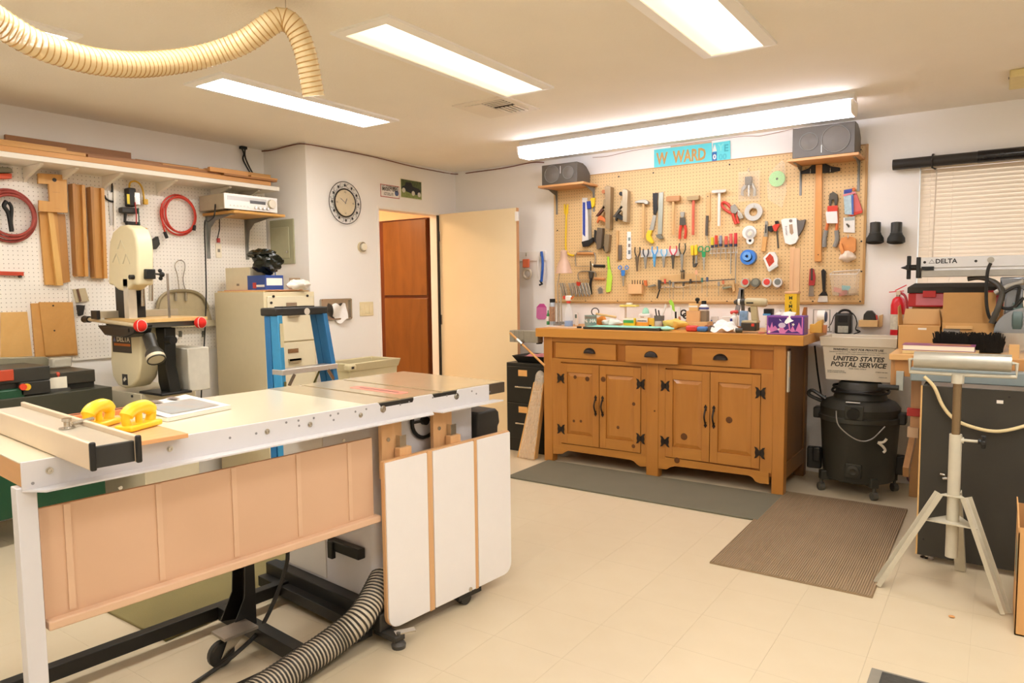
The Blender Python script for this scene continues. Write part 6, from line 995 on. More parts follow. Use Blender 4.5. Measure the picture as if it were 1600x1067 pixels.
tool('flat_bar', 'long grey flat pry bar with a hooked foot', 'pry bar', [('bar', 'P', [(1029.5, 301), (1037, 300), (1035, 366), (1028, 366)], .004, .008, mt('a9ab9e', r=.35, m=.6)), ('foot', 'P', [(1027, 367), (1034, 366), (1038, 373), (1033, 374), (1028, 371)], .004, .03, mt('7c7a6e', r=.35, m=.6))])
tool('tin_snips', 'red handled cutting pliers hanging below the mallets', 'pliers', [('jaws', 'P', [(1063.5, 331), (1070.5, 331), (1070, 338), (1067, 341), (1064, 338)], .008, .012, m_st), ('pivot', 'P', [(1063, 340), (1071, 340), (1072, 352), (1062.5, 352)], .008, .014, m_std), ('grip', 'T', [(1064, 352), (1062.5, 362), (1062, 373)], .015, .011, m_rd), ('grip', 'T', [(1070, 352), (1071.5, 362), (1070, 373)], .015, .011, m_rd)])
tool('wood_lath', 'plain flat wooden lath hanging on a nail', 'wood strip', [('lath', 'P', [(1104, 301), (1110, 301), (1110, 345), (1104, 345)], .002, .008, wd), ('nail', 'C', 1106, 307, .004, .01, .004, m_dark)])
tool('spiral_brush', 'thin dark wire bottle brush hanging below the lath', 'brush', [('bristles', 'T', [(1105, 337), (1104.5, 350), (1104, 368)], .016, .011, mt('6a6257', r=.9, nz=.4, s=200)), ('stem', 'T', [(1104, 368), (1107, 380)], .016, .003, m_chr)])
tool('locking_pliers', 'red handled locking pliers hung at an angle', 'pliers', [('upper_grip', 'T', [(1143, 326), (1136, 318), (1130, 316), (1128, 321), (1134, 328), (1142, 333)], .014, .010, m_rd), ('body', 'P', [(1142, 323), (1149, 319), (1155, 328), (1151, 334), (1144, 333)], .008, .02, m_st), ('lower_grip', 'T', [(1144, 332), (1147, 342), (1150, 350)], .014, .011, m_rd), ('lower_grip', 'T', [(1153, 331), (1152, 341), (1154, 349)], .014, .009, m_rd), ('jaw', 'P', [(1154, 328), (1160, 334), (1163, 341), (1157, 343), (1153, 336)], .008, .02, m_chr)])
tool('tape_roll', 'wide grey duct tape roll hanging on the board', 'tape roll', [('roll', 'O', 1178.5, 331.5, (.064, .030), .004, .025, mt('c9c6bd', r=.4)), ('core', 'O', 1178.5, 331.5, (.031, .027), .003, .026, mt('c8a877', r=.7)), ('hook', 'T', [(1178, 320), (1178, 326)], .04, .003, m_chr)])
tool('gear_puller', 'steel three jaw puller sealed in a clear bag', 'puller', [('bag', 'R', 1154, 269, 1187, 313, .050, .002, m_film), ('block', 'R', 1166, 277, 1176, 289, .012, .035, m_std), ('arm', 'P', [(1167, 286), (1170, 288), (1162, 299), (1163, 307), (1158, 305), (1159, 294)], .02, .015, m_st), ('arm', 'P', [(1174, 287), (1177, 286), (1182, 295), (1182, 306), (1177, 307), (1178, 297)], .02, .015, m_st), ('screw', 'T', [(1171, 278), (1170, 307)], .03, .008, m_chr), ('hanger', 'T', [(1171, 262), (1169, 266), (1172, 269)], .02, .003, m_chr)])
tool('green_disc', 'pale green sanding disc in a clear bag', 'disc', [('disc', 'O', 1214.5, 279.5, (.055, .009), .01, .012, mt('a6dd94', r=.6)), ('hole', 'C', 1214.5, 279.5, .009, .009, .004, m_dark), ('bag', 'P', [(1203, 268), (1222, 250), (1227, 256), (1229, 300), (1222, 325), (1200, 312), (1198, 290)], .026, .002, m_film)])
tool('chalk_reel', 'round white reel with a small hub under the duct tape', 'reel', [('case', 'C', 1172, 363.5, .050, .004, .025, m_wt), ('hub', 'O', 1172, 364.5, (.034, .02), .029, .004, mt('c6c2ba', r=.4)), ('centre', 'C', 1172, 365, .014, .029, .006, mt('e6dcc4', r=.4)), ('lower_ring', 'O', 1173, 376, (.027, .011), .006, .02, m_wt), ('lower_hole', 'C', 1173, 376, .011, .006, .012, m_dark)])
tool('wood_chisel', 'steel tool with a squared wooden handle by the reel', 'chisel', [('blade', 'P', [(1196, 345), (1200, 346), (1200, 370), (1194, 370)], .006, .01, m_st), ('slot', 'R', 1196, 351, 1197.5, 364, .0165, .001, m_dark), ('handle', 'P', [(1193, 370), (1199.5, 370), (1197, 393), (1190.5, 393)], .004, .022, wood('e6b06a', 'd79d54', 'z'))])
tool('bar_clamp', 'small black and red ratchet clamp on the board', 'clamp', [('bar', 'T', [(1214, 358), (1216, 388)], .012, .006, m_std), ('jaw', 'P', [(1201, 354), (1208, 353), (1211, 359), (1206, 363), (1202, 361)], .006, .03, m_blk), ('red_body', 'P', [(1208, 354), (1213, 350), (1220, 350), (1214, 362), (1209, 360)], .006, .03, m_rd), ('trigger', 'P', [(1212, 346), (1217, 345), (1218, 350), (1213, 352)], .006, .03, m_blk)])
tool('plastic_tool', 'white and dark grey plastic tool body with a finger hole', 'plastic tool', [('white_body', 'P', [(1222, 344), (1227, 342), (1246, 341), (1248, 368), (1249, 372), (1245, 380), (1237, 383), (1228, 380), (1226, 370)], .004, .03, m_wt), ('grip', 'P', [(1246, 343), (1251, 345), (1260, 343), (1256, 358), (1248, 370), (1245, 360)], .004, .026, mt('6b655e', r=.45)), ('finger_hole', 'P', [(1233, 351), (1238, 350), (1240, 364), (1237, 367), (1234, 364)], .0345, .001, mt('b09373', r=.6)), ('dial', 'C', 1235.5, 345, .011, .034, .004, mt('8a7f74', r=.4))]).text('frontier', PB(1228, 353, OB+.0348)+V((0, 0, 0)), V((.12, 0, -1)), V((1, 0, .12)), .022, mt('6b6660', r=.5))
tool('t_square', 'wooden T square with black head hanging under the speaker shelf', 'T square', [('blade', 'P', [(1275, 258), (1285, 257), (1284, 408), (1273, 409)], .014, .01, wood('e3a35c', 'd4924a', 'z', 12)), ('head', 'P', [(1250, 272), (1252, 268), (1264, 263), (1270, 257), (1291, 256), (1298, 260), (1313, 262), (1313, 267), (1300, 270)], .004, .01, m_blk), ('hook', 'R', 1266, 264, 1267, 271, .015, .008, m_chr), ('hook', 'R', 1297, 262, 1298, 269, .015, .008, m_chr), ('hole', 'C', 1278.5, 398, .004, .0242, .001, m_dark)])
tool('bolt_cutters', 'bolt cutters with orange arms and grey grips', 'bolt cutters', [('head', 'P', [(1296, 310), (1297, 303), (1303, 300), (1309, 304), (1310, 312), (1308, 322), (1305, 322), (1304, 312), (1301, 312), (1299, 323), (1296, 322)], .006, .02, m_std), ('card', 'P', [(1290, 332), (1294, 328), (1308, 327), (1309, 349), (1292, 349)], .03, .003, mt('efe6e0', r=.5)), ('red_band', 'R', 1293, 322, 1309, 330, .028, .006, m_rd), ('arm', 'T', [(1297, 324), (1294, 345), (1291, 360)], .015, .010, m_org), ('arm', 'T', [(1308, 324), (1308, 345), (1307, 360)], .015, .010, m_org), ('grip', 'T', [(1291, 360), (1288.5, 372), (1288, 386)], .015, .015, mt('8f8c84', r=.6)), ('grip', 'T', [(1307, 360), (1308, 374), (1304, 386)], .015, .015, mt('8f8c84', r=.6))])
tool('blister_pack', 'red and blue blister packs hanging beside the bolt cutters', 'tool pack', [('front_card', 'P', [(1318, 300), (1333, 299), (1334, 336), (1320, 335)], .012, .008, mt('b9d2d8', r=.4, nz=.2, s=60)), ('blue_head', 'P', [(1319, 297), (1332, 295), (1331, 301), (1319, 303)], .010, .014, mt('3a479a', r=.4)), ('pink_band', 'P', [(1317, 304), (1337, 299), (1337, 302), (1318, 307)], .021, .002, mt('e58a93', r=.4)), ('blue_strip', 'P', [(1330, 305), (1333.5, 305), (1334, 335), (1331, 335)], .0205, .002, mt('4b6fb4', r=.4)), ('red_card', 'P', [(1334, 302), (1339, 303), (1348, 329), (1333, 338)], .004, .008, mt('d96c66', r=.4)), ('orange_tip', 'C', 1334, 296, .012, .01, .01, m_org), ('red_base', 'P', [(1322, 334), (1348, 329), (1347, 333), (1330, 338)], .012, .006, m_rd)])
tool('bit_packet', 'white packet with a dark bit under the blister packs', 'packet', [('card', 'P', [(1318, 340), (1336, 338), (1336, 364), (1318, 363)], .004, .006, m_wt), ('header', 'R', 1320, 340, 1335, 344, .0105, .001, mt('a9b4ac', r=.5)), ('bit', 'P', [(1321.5, 350), (1324, 349), (1328, 353), (1326, 356)], .0105, .006, m_std)])
tool('leather_pouch', 'orange brown leather pouch with crumpled lining', 'pouch', [('back', 'P', [(1315, 372), (1322, 370), (1332, 370), (1338, 373), (1338, 392), (1330, 398), (1316, 394), (1311, 386)], .004, .02, m_or2), ('side', 'P', [(1312, 386), (1316, 380), (1320, 394), (1316, 398)], .02, .03, m_or2), ('nail', 'T', [(1325, 366), (1325, 372)], .03, .004, m_chr)]).p('lining', blob(PB(1324, 401, OB+.035), (.055, .03, .034), 1.9, 20, 12), mt('e8d5bf', r=.9))
# screwdriver rack
rk = tool('wire_rack', 'white wire rack holding upright screwdrivers', 'rack', [('rail', 'T', [(1109, 389), (1152, 387)], .03, .003, m_wt), ('rail', 'T', [(1109, 396), (1152, 394)], .03, .003, m_wt)] + [('divider', 'T', [(x, 389), (x, 396)], .03, .002, m_wt) for x in (1110, 1115.5, 1121, 1128, 1133, 1139, 1146, 1152)])
for x, y0, y1, yt, c, nm in ((1113, 371, 387, 400, 'd9c83a', 'yellow green'), (1119, 368, 386, 402, 'd3452e', 'dark red'), (1126, 368, 385, 407, '8f92a0', 'grey'), (1134.5, 369, 386, 406, 'd8604e', 'orange red'), (1142, 365, 385, 428, 'dd6a5e', 'coral red'), (1149.5, 364, 385, 443, 'd63a3f', 'bright red')):
    tool('screwdriver', '%s handled screwdriver standing in the white wire rack' % nm, 'screwdriver', [('handle', 'T', [(x, y0), (x, y1-4)], .042, .012, mt(c, r=.3)), ('ferrule', 'T', [(x, y1-4), (x, y1)], .042, .012, mt('3a3f52', r=.4)), ('shaft', 'T', [(x, y1), (x-.3, yt)], .042, .0035 if y1 != 385 or yt < 420 else .005, m_chr)], 'screwdrivers in the white rack')
# pliers strip
tool('tool_strip', 'white plastic holder strip behind the row of pliers', 'holder strip', [('strip', 'R', 1002, 391, 1062, 400, .002, .012, m_wt)])
def pliers(x, y0, y1, c, label, s=1.0, jaw=m_std, nm='pliers'):
    m = mt(c, r=.4); ym = y0+(y1-y0)*.42
    return tool(nm, label, 'pliers', [('handle', 'T', [(x-3.6*s, y0), (x-4*s, y0+(ym-y0)*.5), (x-1.2, ym)], .03, .0055, m), ('handle', 'T', [(x+3.6*s, y0), (x+4*s, y0+(ym-y0)*.5), (x+1.2, ym)], .03, .0055, m), ('pivot', 'P', [(x-2.6, ym-1), (x+2.6, ym-1), (x+2.4, ym+5), (x-2.4, ym+5)], .022, .014, jaw), ('jaws', 'P', [(x-2.3, ym+4), (x+2.3, ym+4), (x+1, y1), (x-1, y1)], .024, .011, jaw)], 'pliers on the white strip')
pliers(996, 386, 424, '4a4238', 'dark bare steel pliers, first in the pliers row', 1, mt('75644e', r=.4, m=.5)); pliers(1009, 389, 420, '4b4d52', 'grey long nose pliers, second in the pliers row', 1, m_st); pliers(1023, 385, 417, '4c9bd6', 'bright blue handled pliers with stubby jaws', 1.05, m_lbl); pliers(1037.5, 389, 418, '74b6dc', 'light blue handled pliers with long jaws', 1.1, m_st); pliers(1052, 384, 420, 'd8505a', 'red handled pliers at the end of the strip', 1.3, m_std)
pliers(1066, 380, 424, '4a4c40', 'large olive black pliers with pale jaws', 1.2, m_st)
tool('fork_tool', 'small steel fork hanging below the large pliers', 'fork', [('tine', 'T', [(1064.5, 424), (1064.5, 436)], .02, .003, m_std), ('tine', 'T', [(1067, 424), (1067, 436)], .02, .003, m_std), ('tine', 'T', [(1069, 424), (1069, 436)], .02, .003, m_std), ('bridge', 'R', 1063.5, 422, 1070, 425, .016, .008, m_std)])
tool('wire_stripper', 'yellow handled wire stripper beside the green scissors', 'wire stripper', [('handle', 'P', [(1080, 384), (1084.5, 383), (1085, 399), (1081, 399)], .02, .02, m_yel), ('handle', 'P', [(1086, 384), (1090, 382), (1091, 398), (1086, 399)], .02, .02, m_yel), ('arm', 'R', 1083, 399, 1085, 414, .022, .012, m_std), ('arm', 'R', 1087, 399, 1090, 412, .022, .012, m_st), ('jaw', 'P', [(1083, 412), (1091, 411), (1088, 417), (1084, 418)], .02, .016, m_std)])
def scissors(x, y, c, label, r, yt):
    m = mt(c, r=.35); cs = [PB(x-5.2, y, OB+.03), PB(x+5.2, y, OB+.03)]; t = T('scissors', label, 'scissors')
    for q in cs: t.p('finger_ring', MB().tube(circ(q, EX, UP, r, 20), .0045, 7, True), m)
    t.p('shank', MB().pp(PB, [(x-3, y+4), (x+3, y+4), (x+2.4, y+13), (x-2, y+13)], OB+.02, .012), m); t.p('blades', MB().pp(PB, [(x-2, y+12), (x+2.4, y+12), (x+1, yt), (x-.5, yt)], OB+.022, .006), m_chr); return t
scissors(1100, 389, '2f9a5e', 'green handled scissors hanging in the pliers row', .019, 422); scissors(974, 418, '3f87d6', 'small blue handled scissors hanging lower left', .014, 447)
tool('dust_scraper', 'lime green flat plastic scraper hanging on the board', 'scraper', [('handle', 'P', [(949, 401), (952, 401), (954, 420), (950, 420)], .006, .01, mt('b4e03c', r=.5)), ('paddle', 'P', [(950, 420), (954, 420), (957, 432), (955, 455), (951, 457), (947, 456), (949, 432)], .006, .008, mt('bfe84a', r=.5))])
for (x0, x1, y0, y1, hd, lb) in ((900, 929, 395, 416, [(902, 396), (928, 396)], 'wide coping saw frame with wooden grip on top'), (904, 930, 425, 437, [(929, 435), (945, 436)], 'small fret saw with orange wooden handle')):
    tool('coping_saw', lb, 'coping saw', [('frame', 'T', [(x0, y1), (x0+1, y0), (x1-1, y0), (x1, y1)], .012, .004, m_st), ('blade', 'T', [(x0, y1), (x1, y1)], .012, .0015, m_st), ('grip', 'T', hd, .014, .011, wood('d99a5c', 'c78748', 'x'))], 'coping saws')
tool('caulk_knife', 'long black handled knife pointing down at the left', 'knife', [('blade', 'P', [(922, 408), (923.5, 408), (924, 424), (922, 424)], .01, .003, m_blk), ('guard', 'P', [(921, 424), (928, 425), (927, 434), (922, 436)], .006, .02, m_std), ('handle', 'T', [(924, 434), (922.5, 446), (923.5, 460)], .016, .011, m_blk)])
tool('round_brush', 'short black bristle roll sticking out on the board', 'brush', [('roll', 'T', [(928, 415.5), (945, 416)], .05, .013, m_blk), ('wire', 'T', [(925, 412), (928, 415)], .04, .003, m_chr)])
tool('screw_bag', 'small clear bag of screws pinned below the black brush', 'bag', [('bag', 'R', 932, 446, 944, 460, .012, .001, m_film), ('screws', 'P', [(934, 452), (938, 448), (942, 451), (942, 458), (936, 459)], .004, .008, mt('86837c', r=.3, m=.6, nz=.4, s=150))])
tool('bit_block', 'pale wooden block with drill bits standing in it', 'bit holder', [('block', 'R', 985, 444, 1006, 459, .002, .045, mt('e6ba86', r=.6, nz=.04))] + [('bit', 'T', [(x, 438), (x, 445)], .03, .004, mt('6f5a42', r=.4)) for x in (988, 992, 996, 1000, 1004)])
for i, x in enumerate((877, 881, 891, 897, 903, 908, 913, 918)):
    tool('steel_clamp', ['thin steel clamp hanging far left above the lamp base', 'second thin steel clamp by the lamp arm', 'steel clamp with a bright loop behind the spray bottle', 'steel clamp beside the bright looped one', 'red tipped steel clamp in the hanging bunch', 'steel clamp right of the red tipped one', 'slanted steel clamp near the end of the bunch', 'last steel clamp of the hanging bunch'][i], 'clamp', [('leg', 'T', [(x-2, 442), (x, 450), (x+3, 463)], .03, .006, m_st), ('leg', 'T', [(x+1, 442), (x+3, 450), (x+5, 460)], .045, .005, m_chr)] + ([('red_pad', 'P', [(x-1, 440), (x+5, 441), (x+4, 447), (x, 446)], .03, .02, m_rd)] if i == 4 else []), 'steel clamps hanging in a bunch')
rk2 = tool('tool_rail', 'dark metal tool rail with a pale wooden strip above it', 'tool rail', [('wood_strip', 'P', [(1032, 431), (1085, 427), (1096, 434), (1096, 440), (1033, 441)], .002, .012, wd), ('rail', 'T', [(1029, 442), (1100, 439), (1150, 436)], .03, .004, m_std), ('lower_rail', 'T', [(1032, 449), (1070, 449)], .03, .003, m_chr)])
for i, (x, y0, y1, c, nm) in enumerate(((1039, 436, 449, 'd8503c', 'red capped short driver hung on the dark rail'), (1046.5, 438, 460, '77746c', 'grey awl hung on the dark rail'), (1052, 441, 461, '9a968c', 'slim steel punch hung on the dark rail'), (1068, 440, 460, '56524a', 'dark pointed punch hung on the dark rail'), (1079, 436, 455, '3c3a36', 'black topped driver hung on the dark rail'), (1088, 422, 444, 'efb38c', 'pink wooden handled file on the dark rail'), (1097, 434, 452, '4e7a6e', 'green topped driver hung on the dark rail'), (1105, 433, 458, '54607a', 'blue grey driver with clear handle on the rail'), (1123, 440, 455, 'a29c90', 'small steel driver on the right of the rail'), (1130, 438, 447, 'e08158', 'orange driver at the right end of the rail'))):
    tool('small_driver', nm, 'driver', [('handle', 'T', [(x, y0), (x, min(y0+7, y1-3))], .04, .009, mt(c, r=.4)), ('shaft', 'T', [(x, min(y0+7, y1-3)), (x-.3, y1+6)], .04, .0025, m_chr)], 'small drivers on the dark rail')
tool('hex_key', 'black hex wrench slanting at the rail end', 'hex key', [('shaft', 'T', [(1031, 452), (1026.5, 466)], .03, .006, m_blk), ('head', 'P', [(1029, 437), (1033.5, 438), (1033, 451), (1029.5, 452)], .02, .02, m_std)])
tool('spoke_shave', 'small grey bodied tool lying left of the rail', 'hand tool', [('body', 'P', [(1013, 447), (1024, 444), (1026, 447), (1015, 449)], .01, .03, mt('8d8a7a', r=.4, m=.4)), ('orange_pad', 'P', [(1007, 438), (1011, 438), (1012, 447), (1008, 445)], .01, .02, m_org)]); tool('spoke_shave', 'small green grey bodied tool right of the rail', 'hand tool', [('body', 'P', [(1129, 449), (1142, 447), (1145, 449), (1133, 452)], .01, .03, mt('93977f', r=.4, m=.4)), ('wood_grip', 'P', [(1144, 440), (1148, 440), (1150, 454), (1146, 457)], .01, .02, wd)])
for x, c1, c2, lb in ((1166, 'd84a44', 'bfc3ae', 'red and silver tape measure, first of four'), (1182, '8d8f80', '6d6d60', 'grey green tape measure, second of four'), (1199.5, 'd8443c', 'd6d2cc', 'red and white tape measure, third of four'), (1216.5, 'e6e4de', '7c7f78', 'white tape measure, last of four')):
    tool('tape_measure', lb, 'tape measure', [('case', 'C', x, 441.5, .032, .012, .035, mt(c2 if x != 1216.5 else c1, r=.35)), ('face', 'C', x-1.5, 440.5, .022, .047, .002, mt(c1 if x != 1216.5 else c2, r=.35)), ('hook', 'T', [(x-5, 452), (x, 450), (x+4, 447)], .03, .003, m_chr)], 'tape measures on the board')
tool('tape_roll', 'bright blue painter tape roll hanging on the board', 'tape roll', [('roll', 'O', 1171, 402, (.055, .034), .004, .045, mt('3f7fd0', r=.5)), ('inner_roll', 'O', 1169.5, 400.5, (.032, .011), .012, .045, mt('6ea6e4', r=.5))])
tool('glue_packet', 'white and red tape dispenser packet hung at a tilt', 'dispenser', [('case', 'P', [(1194, 403), (1203, 394), (1212, 394), (1217, 404), (1216, 413), (1202, 423), (1198, 414)], .004, .03, m_wt), ('picture', 'P', [(1196, 404), (1203, 396), (1208, 401), (1210, 409), (1202, 417)], .0345, .001, mt('d8482e', r=.4, nz=.4, s=60)), ('lower_edge', 'P', [(1200, 421), (1216, 412), (1217, 416), (1203, 425)], .01, .026, mt('d6d8d0', r=.4))])
tool('putty_knife', 'red handled putty knife hanging low on the right', 'putty knife', [('handle', 'P', [(1266, 420), (1272, 420), (1275, 433), (1273, 446), (1264, 446), (1265, 434)], .006, .016, mt('b83a3a', r=.4)), ('steel_spine', 'P', [(1267, 419), (1270, 419), (1270, 438), (1266.5, 438)], .022, .004, m_std), ('blade', 'P', [(1265, 446), (1271, 446), (1272, 463), (1263, 463)], .01, .003, m_st)])
tool('paint_scraper', 'black handled paint scraper beside the putty knife', 'scraper', [('handle', 'P', [(1284, 423), (1287, 420), (1291, 424), (1290, 457), (1286.5, 458)], .006, .022, m_blk), ('shoulder', 'P', [(1285, 456), (1291, 456), (1294, 462), (1279, 462)], .006, .012, m_blk), ('blade', 'P', [(1280, 461), (1293, 461), (1293.5, 472), (1277, 472)], .009, .003, mt('ecebe6', r=.25, m=.5))])
cb = T('clear_bin', 'clear plastic wall bin with small coloured packets', 'bin'); a, b = PB(1302, 429, .02), PB(1343, 461, .02); m_clr = mt('f2eadc', r=.1, al=.22, nz=.01); x0, x1, z0, z1 = a.x, b.x, b.z, a.z
cb.p('tub', MB().add([(x0+.015, BF-.10, z0), (x1-.02, BF-.10, z0), (x1-.005, BF-.006, z0), (x0+.015, BF-.006, z0), (x0, BF-.13, z1), (x1, BF-.13, z1), (x1, BF-.006, z1+.03), (x0, BF-.006, z1+.02)], [(0, 1, 2, 3), (0, 1, 5, 4), (1, 2, 6, 5), (2, 3, 7, 6), (3, 0, 4, 7)]), m_clr, sm=False); cb.p('rim', MB().tube([(x0, BF-.13, z1), (x1, BF-.13, z1), (x1, BF-.006, z1+.03), (x0, BF-.006, z1+.02)], .003, 6, True), m_wt)
for k, (dx, dz, c) in enumerate(((.04, .035, 'd98f7c'), (.09, .05, '7fc0c4'), (.13, .03, 'c9b08a'), (.07, .015, 'dd7f70'))): cb.p('packet', MB().obx((x0+dx, BF-.06+.01*k, z0+dz), ((1, .3, .2*k-.3), (-.3, 1, 0), UP), (.05, .03, .03)), mt(c, r=.5))
# plates above the board
lp = T('name_plate', 'turquoise licence style plate with orange lettering above the tool board', 'plate'); m_tq = mt('5fd3dc', r=.4, nz=.03); a, b = PB(1022, 232), PB(1112, 262); lp.p('plate', MB().pp(PB, [(1022, 234), (1112, 223), (1113, 255), (1022, 264)], .004, .003), m_tq, bev=.002); d = (PB(1112, 239)-PB(1022, 249)).normalized(); u_ = d.cross(EY)*-1; u_ = UP-d*UP.dot(d); m_lo = mt('c99b55', r=.5)
lp.text('W  WARD', PB(1026, 249.5, .0075), d, u_, .125, m_lo, bold=.004, wd=.40); lp.p('blue_tag', MB().pp(PB, [(1066, 257), (1090, 254.5), (1090, 258), (1066, 260.5)], .0072, .001), mt('3f88c0', r=.5)); lp.p('backing_board', MB().pp(PB, [(1048, 228), (1112, 220.5), (1112, 228), (1048, 236)], .0005, .003), mt('d9b89a', r=.7))
l2 = T('name_plate', 'overlapping turquoise plate with a blue number tag', 'plate'); l2.p('plate', MB().pp(PB, [(1114, 223.5), (1141, 219.5), (1141.5, 252), (1114, 255)], .008, .003), m_tq, bev=.002); l2.text('Y', PB(1122, 231, .0114), d, u_, .07, mt('7fe0e0', r=.5), bold=.002); l2.text('E', PB(1131, 232, .0114), d, u_, .07, mt('3fb0bc', r=.5), bold=.002); l2.text('00', PB(1123, 246, .0114), d, u_, .06, mt('4fc0cc', r=.5), bold=.002); l2.p('number_tag', MB().pp(PB, [(1113, 238), (1120, 237), (1120, 253), (1113, 254)], .0112, .001), mt('2f6db4', r=.5)); l2.text('0', PB(1116.5, 245.5, .0124), d, u_, .05, m_wt, al='CENTER', bold=.002); l2.p('white_mark', MB().pp(PB, [(1113, 237), (1117, 225), (1120, 236)], .0112, .001), m_wt)
# speaker shelves and speakers
m_spk = mt('5c554a', r=.45, nz=.08); m_spk2 = mt('6b645a', r=.5, nz=.06)
for (x0, x1, lb, bx, big) in ((-3.21, -2.78, 'small wooden shelf under the left loudspeaker', (-3.17, -2.80), 0), (-1.215, -.775, 'small wooden shelf under the right loudspeaker', (-1.18, -.79), 1)):
    t = T('wall_shelf', lb, 'shelf'); z = 2.185; t.p('shelf_board', MB().bb(x0, x1, BF-.25, BF-.001, z-.018, z), wood('d9a066', 'c88d52', 'x', 10), bev=.002)
    for x in (x0+.035, x1-.035): t.p('bracket', MB().bb(x-.008, x+.008, BF-.005, BF-.001, z-.22, z-.019).bb(x-.008, x+.008, BF-.2, BF-.001, z-.022, z-.0185).prism([(x, BF-.005, z-.17), (x, BF-.03, z-.06), (x, BF-.15, z-.022), (x, BF-.005, z-.022)], (.003, 0, 0)), m_br)
    s0, s1 = (-3.18, -2.845) if not big else (-1.185, -.80); yf = BF-.235 if not big else BF-.24; yb = BF-.012; zs, ze = z+.001, z+(.165 if not big else .20)
    sp = T('loudspeaker', 'grey black loudspeaker lying on the %s shelf above the tool board' % ('left' if not big else 'right'), 'loudspeaker', 'loudspeakers above the tool board'); pr = [(yf, zs), (yf, ze), (yf+.10, ze), (yf+.16, ze-.02), (yb, ze-.07), (yb, zs)]
    sp.p('cabinet', MB().prism([(s0, y, zz) for y, zz in pr], (s1-s0, 0, 0)), m_spk, bev=.004); zc_ = (zs+ze)/2+.002; w_, h_ = s1-s0, ze-zs
    for fx, r in (((.30, .44), (.76, .32)) if not big else ((.27, .30), (.70, .45))):
        q = V((s0+w_*fx, yf, zc_)); dr = sp.p('driver', MB().lathe(q, -EY, [(h_*r, 0), (h_*r, .004), (h_*r*.93, .005), (h_*r*.9, .003), (h_*r*.3, .010), (.001, .012)], 32), m_spk2)
        sp.p('surround', MB().tube(circ(q-EY*.004, EX, UP, h_*r*.96, 32), .003, 6, True), mt('7a776f', r=.4), dr)
    sp.p('badge', MB().bb(s0+w_*(.53 if not big else .47), s0+w_*(.53 if not big else .47)+.004, yf-.001, yf, zc_+(0 if not big else -.08), zc_+(.06 if not big else -.03)), m_wt)
# ================================================================ things on the workbench
BZ = BT+.0008
def on(px, Y):   # point of the bench top at depth Y under this image column
    return V((PY(px, 510, Y).x, Y, BZ))
def W_(px0, px1, Y): return abs(PY(px1, 500, Y).x-PY(px0, 500, Y).x)
def ZY(py, px, Y): return PY(px, py, Y).z
def bottle(name, label, cat, px, Y, r, prof, mat, extra=(), group=None):
    t = T(name, label, cat, group); c = on(px, Y); t.p('body', MB().lathe(c, UP, [(r*a, h) for a, h in prof], 20), mat)
    for nm, a0, h0, h1, m in extra: t.p(nm, MB().cyl(c+UP*h0, c+UP*h1, r*a0, n=16), m)
    return t, c
def carton(name, label, cat, px0, px1, Y, dep, h, mat, z=0, extra=(), rot=0.0):
    a, b = PY(px0, 500, Y), PY(px1, 500, Y); t = T(name, label, cat); w_ = b.x-a.x; c = V(((a.x+b.x)/2, Y+dep/2, BZ+z+h/2)); ax = V((math.cos(rot), math.sin(rot), 0)); ay = V((-ax.y, ax.x, 0))
    t.p('box', MB().obx(c, (ax, ay, UP), (w_, dep, h)), mat, bev=.002)
    for nm, u0, u1, v0, v1, m in extra:
        q = c-ax*w_/2+ax*(w_*(u0+u1)/2)-ay*(dep/2+.0006)+UP*(-h/2+h*(v0+v1)/2); t.p(nm, MB().obx(q, (ax, ay, UP), (w_*(u1-u0), .001, h*(v1-v0))), m)
    return t, c
# desk lamp clamped at the left
dlp = T('desk_lamp', 'desk lamp with pinkish bell shade at the left end of the bench', 'desk lamp'); c = on(875, 5.12); sh_ = V((PY(881, 408, 5.05).x, 5.05, 0)); zt, zb = ZY(391, 880, 5.05), ZY(427, 880, 5.05)
dlp.p('base', MB().cyl(c, c+UP*.02, .05, n=22), m_gr); dlp.p('arm', MB().tube([c+UP*.02+V((-.01, 0, 0)), V((c.x-.012, c.y-.02, 1.36)), V((sh_.x, sh_.y, zt+.005))], .007, 8).tube([c+UP*.02+V((.018, 0, 0)), V((c.x+.016, c.y-.02, 1.34))], .006, 8), mt('cfc5b2', r=.35, m=.4)); hgt = zt-zb
dlp.p('shade', MB().lathe(V((sh_.x, sh_.y, zb)), UP, [(.073, 0), (.07, .004), (.048, hgt*.45), (.030, hgt*.62), (.028, hgt*.95), (.02, hgt)], 28), mt('cda98f', r=.35))
t, c = bottle('spray_can', 'grey spray can with a black cap at the bench left end', 'spray can', 863.5, 5.0, .026, [(1, 0), (1, .17), (.85, .185)], mt('b3bcc4', r=.35, m=.3), [('cap', .9, .185, .215, m_blk)]); t.p('label', MB().lathe(c+UP*.03, UP, [(.0265, 0), (.0265, .12)], 20), mt('b98f6f', r=.5, nz=.3, s=60))
t, c = bottle('glue_bottle', 'slim green and white bottle at the bench left edge', 'bottle', 856.5, 5.0, .013, [(1, 0), (1, .08), (.4, .10), (.3, .12)], mt('3f8f55', r=.35)); t.p('label', MB().lathe(c+UP*.03, UP, [(.0134, 0), (.0134, .04)], 16), m_wt)
tr = T('wire_rack', 'tall wire frame rack standing beside the spray bottle', 'wire rack'); c = on(871, 4.96)
tr.p('frame', MB().tube([c+V((-.02, 0, .002)), c+V((-.02, 0, .19)), c+V((.02, 0, .19)), c+V((.02, 0, .002))], .003, 6, True).tube([c+V((0, .002, .002)), c+V((0, .002, .19))], .003, 6), m_chr); tr.p('foot', MB().bb(c.x-.028, c.x+.028, c.y-.02, c.y+.02, BZ, BZ+.012), m_gr)
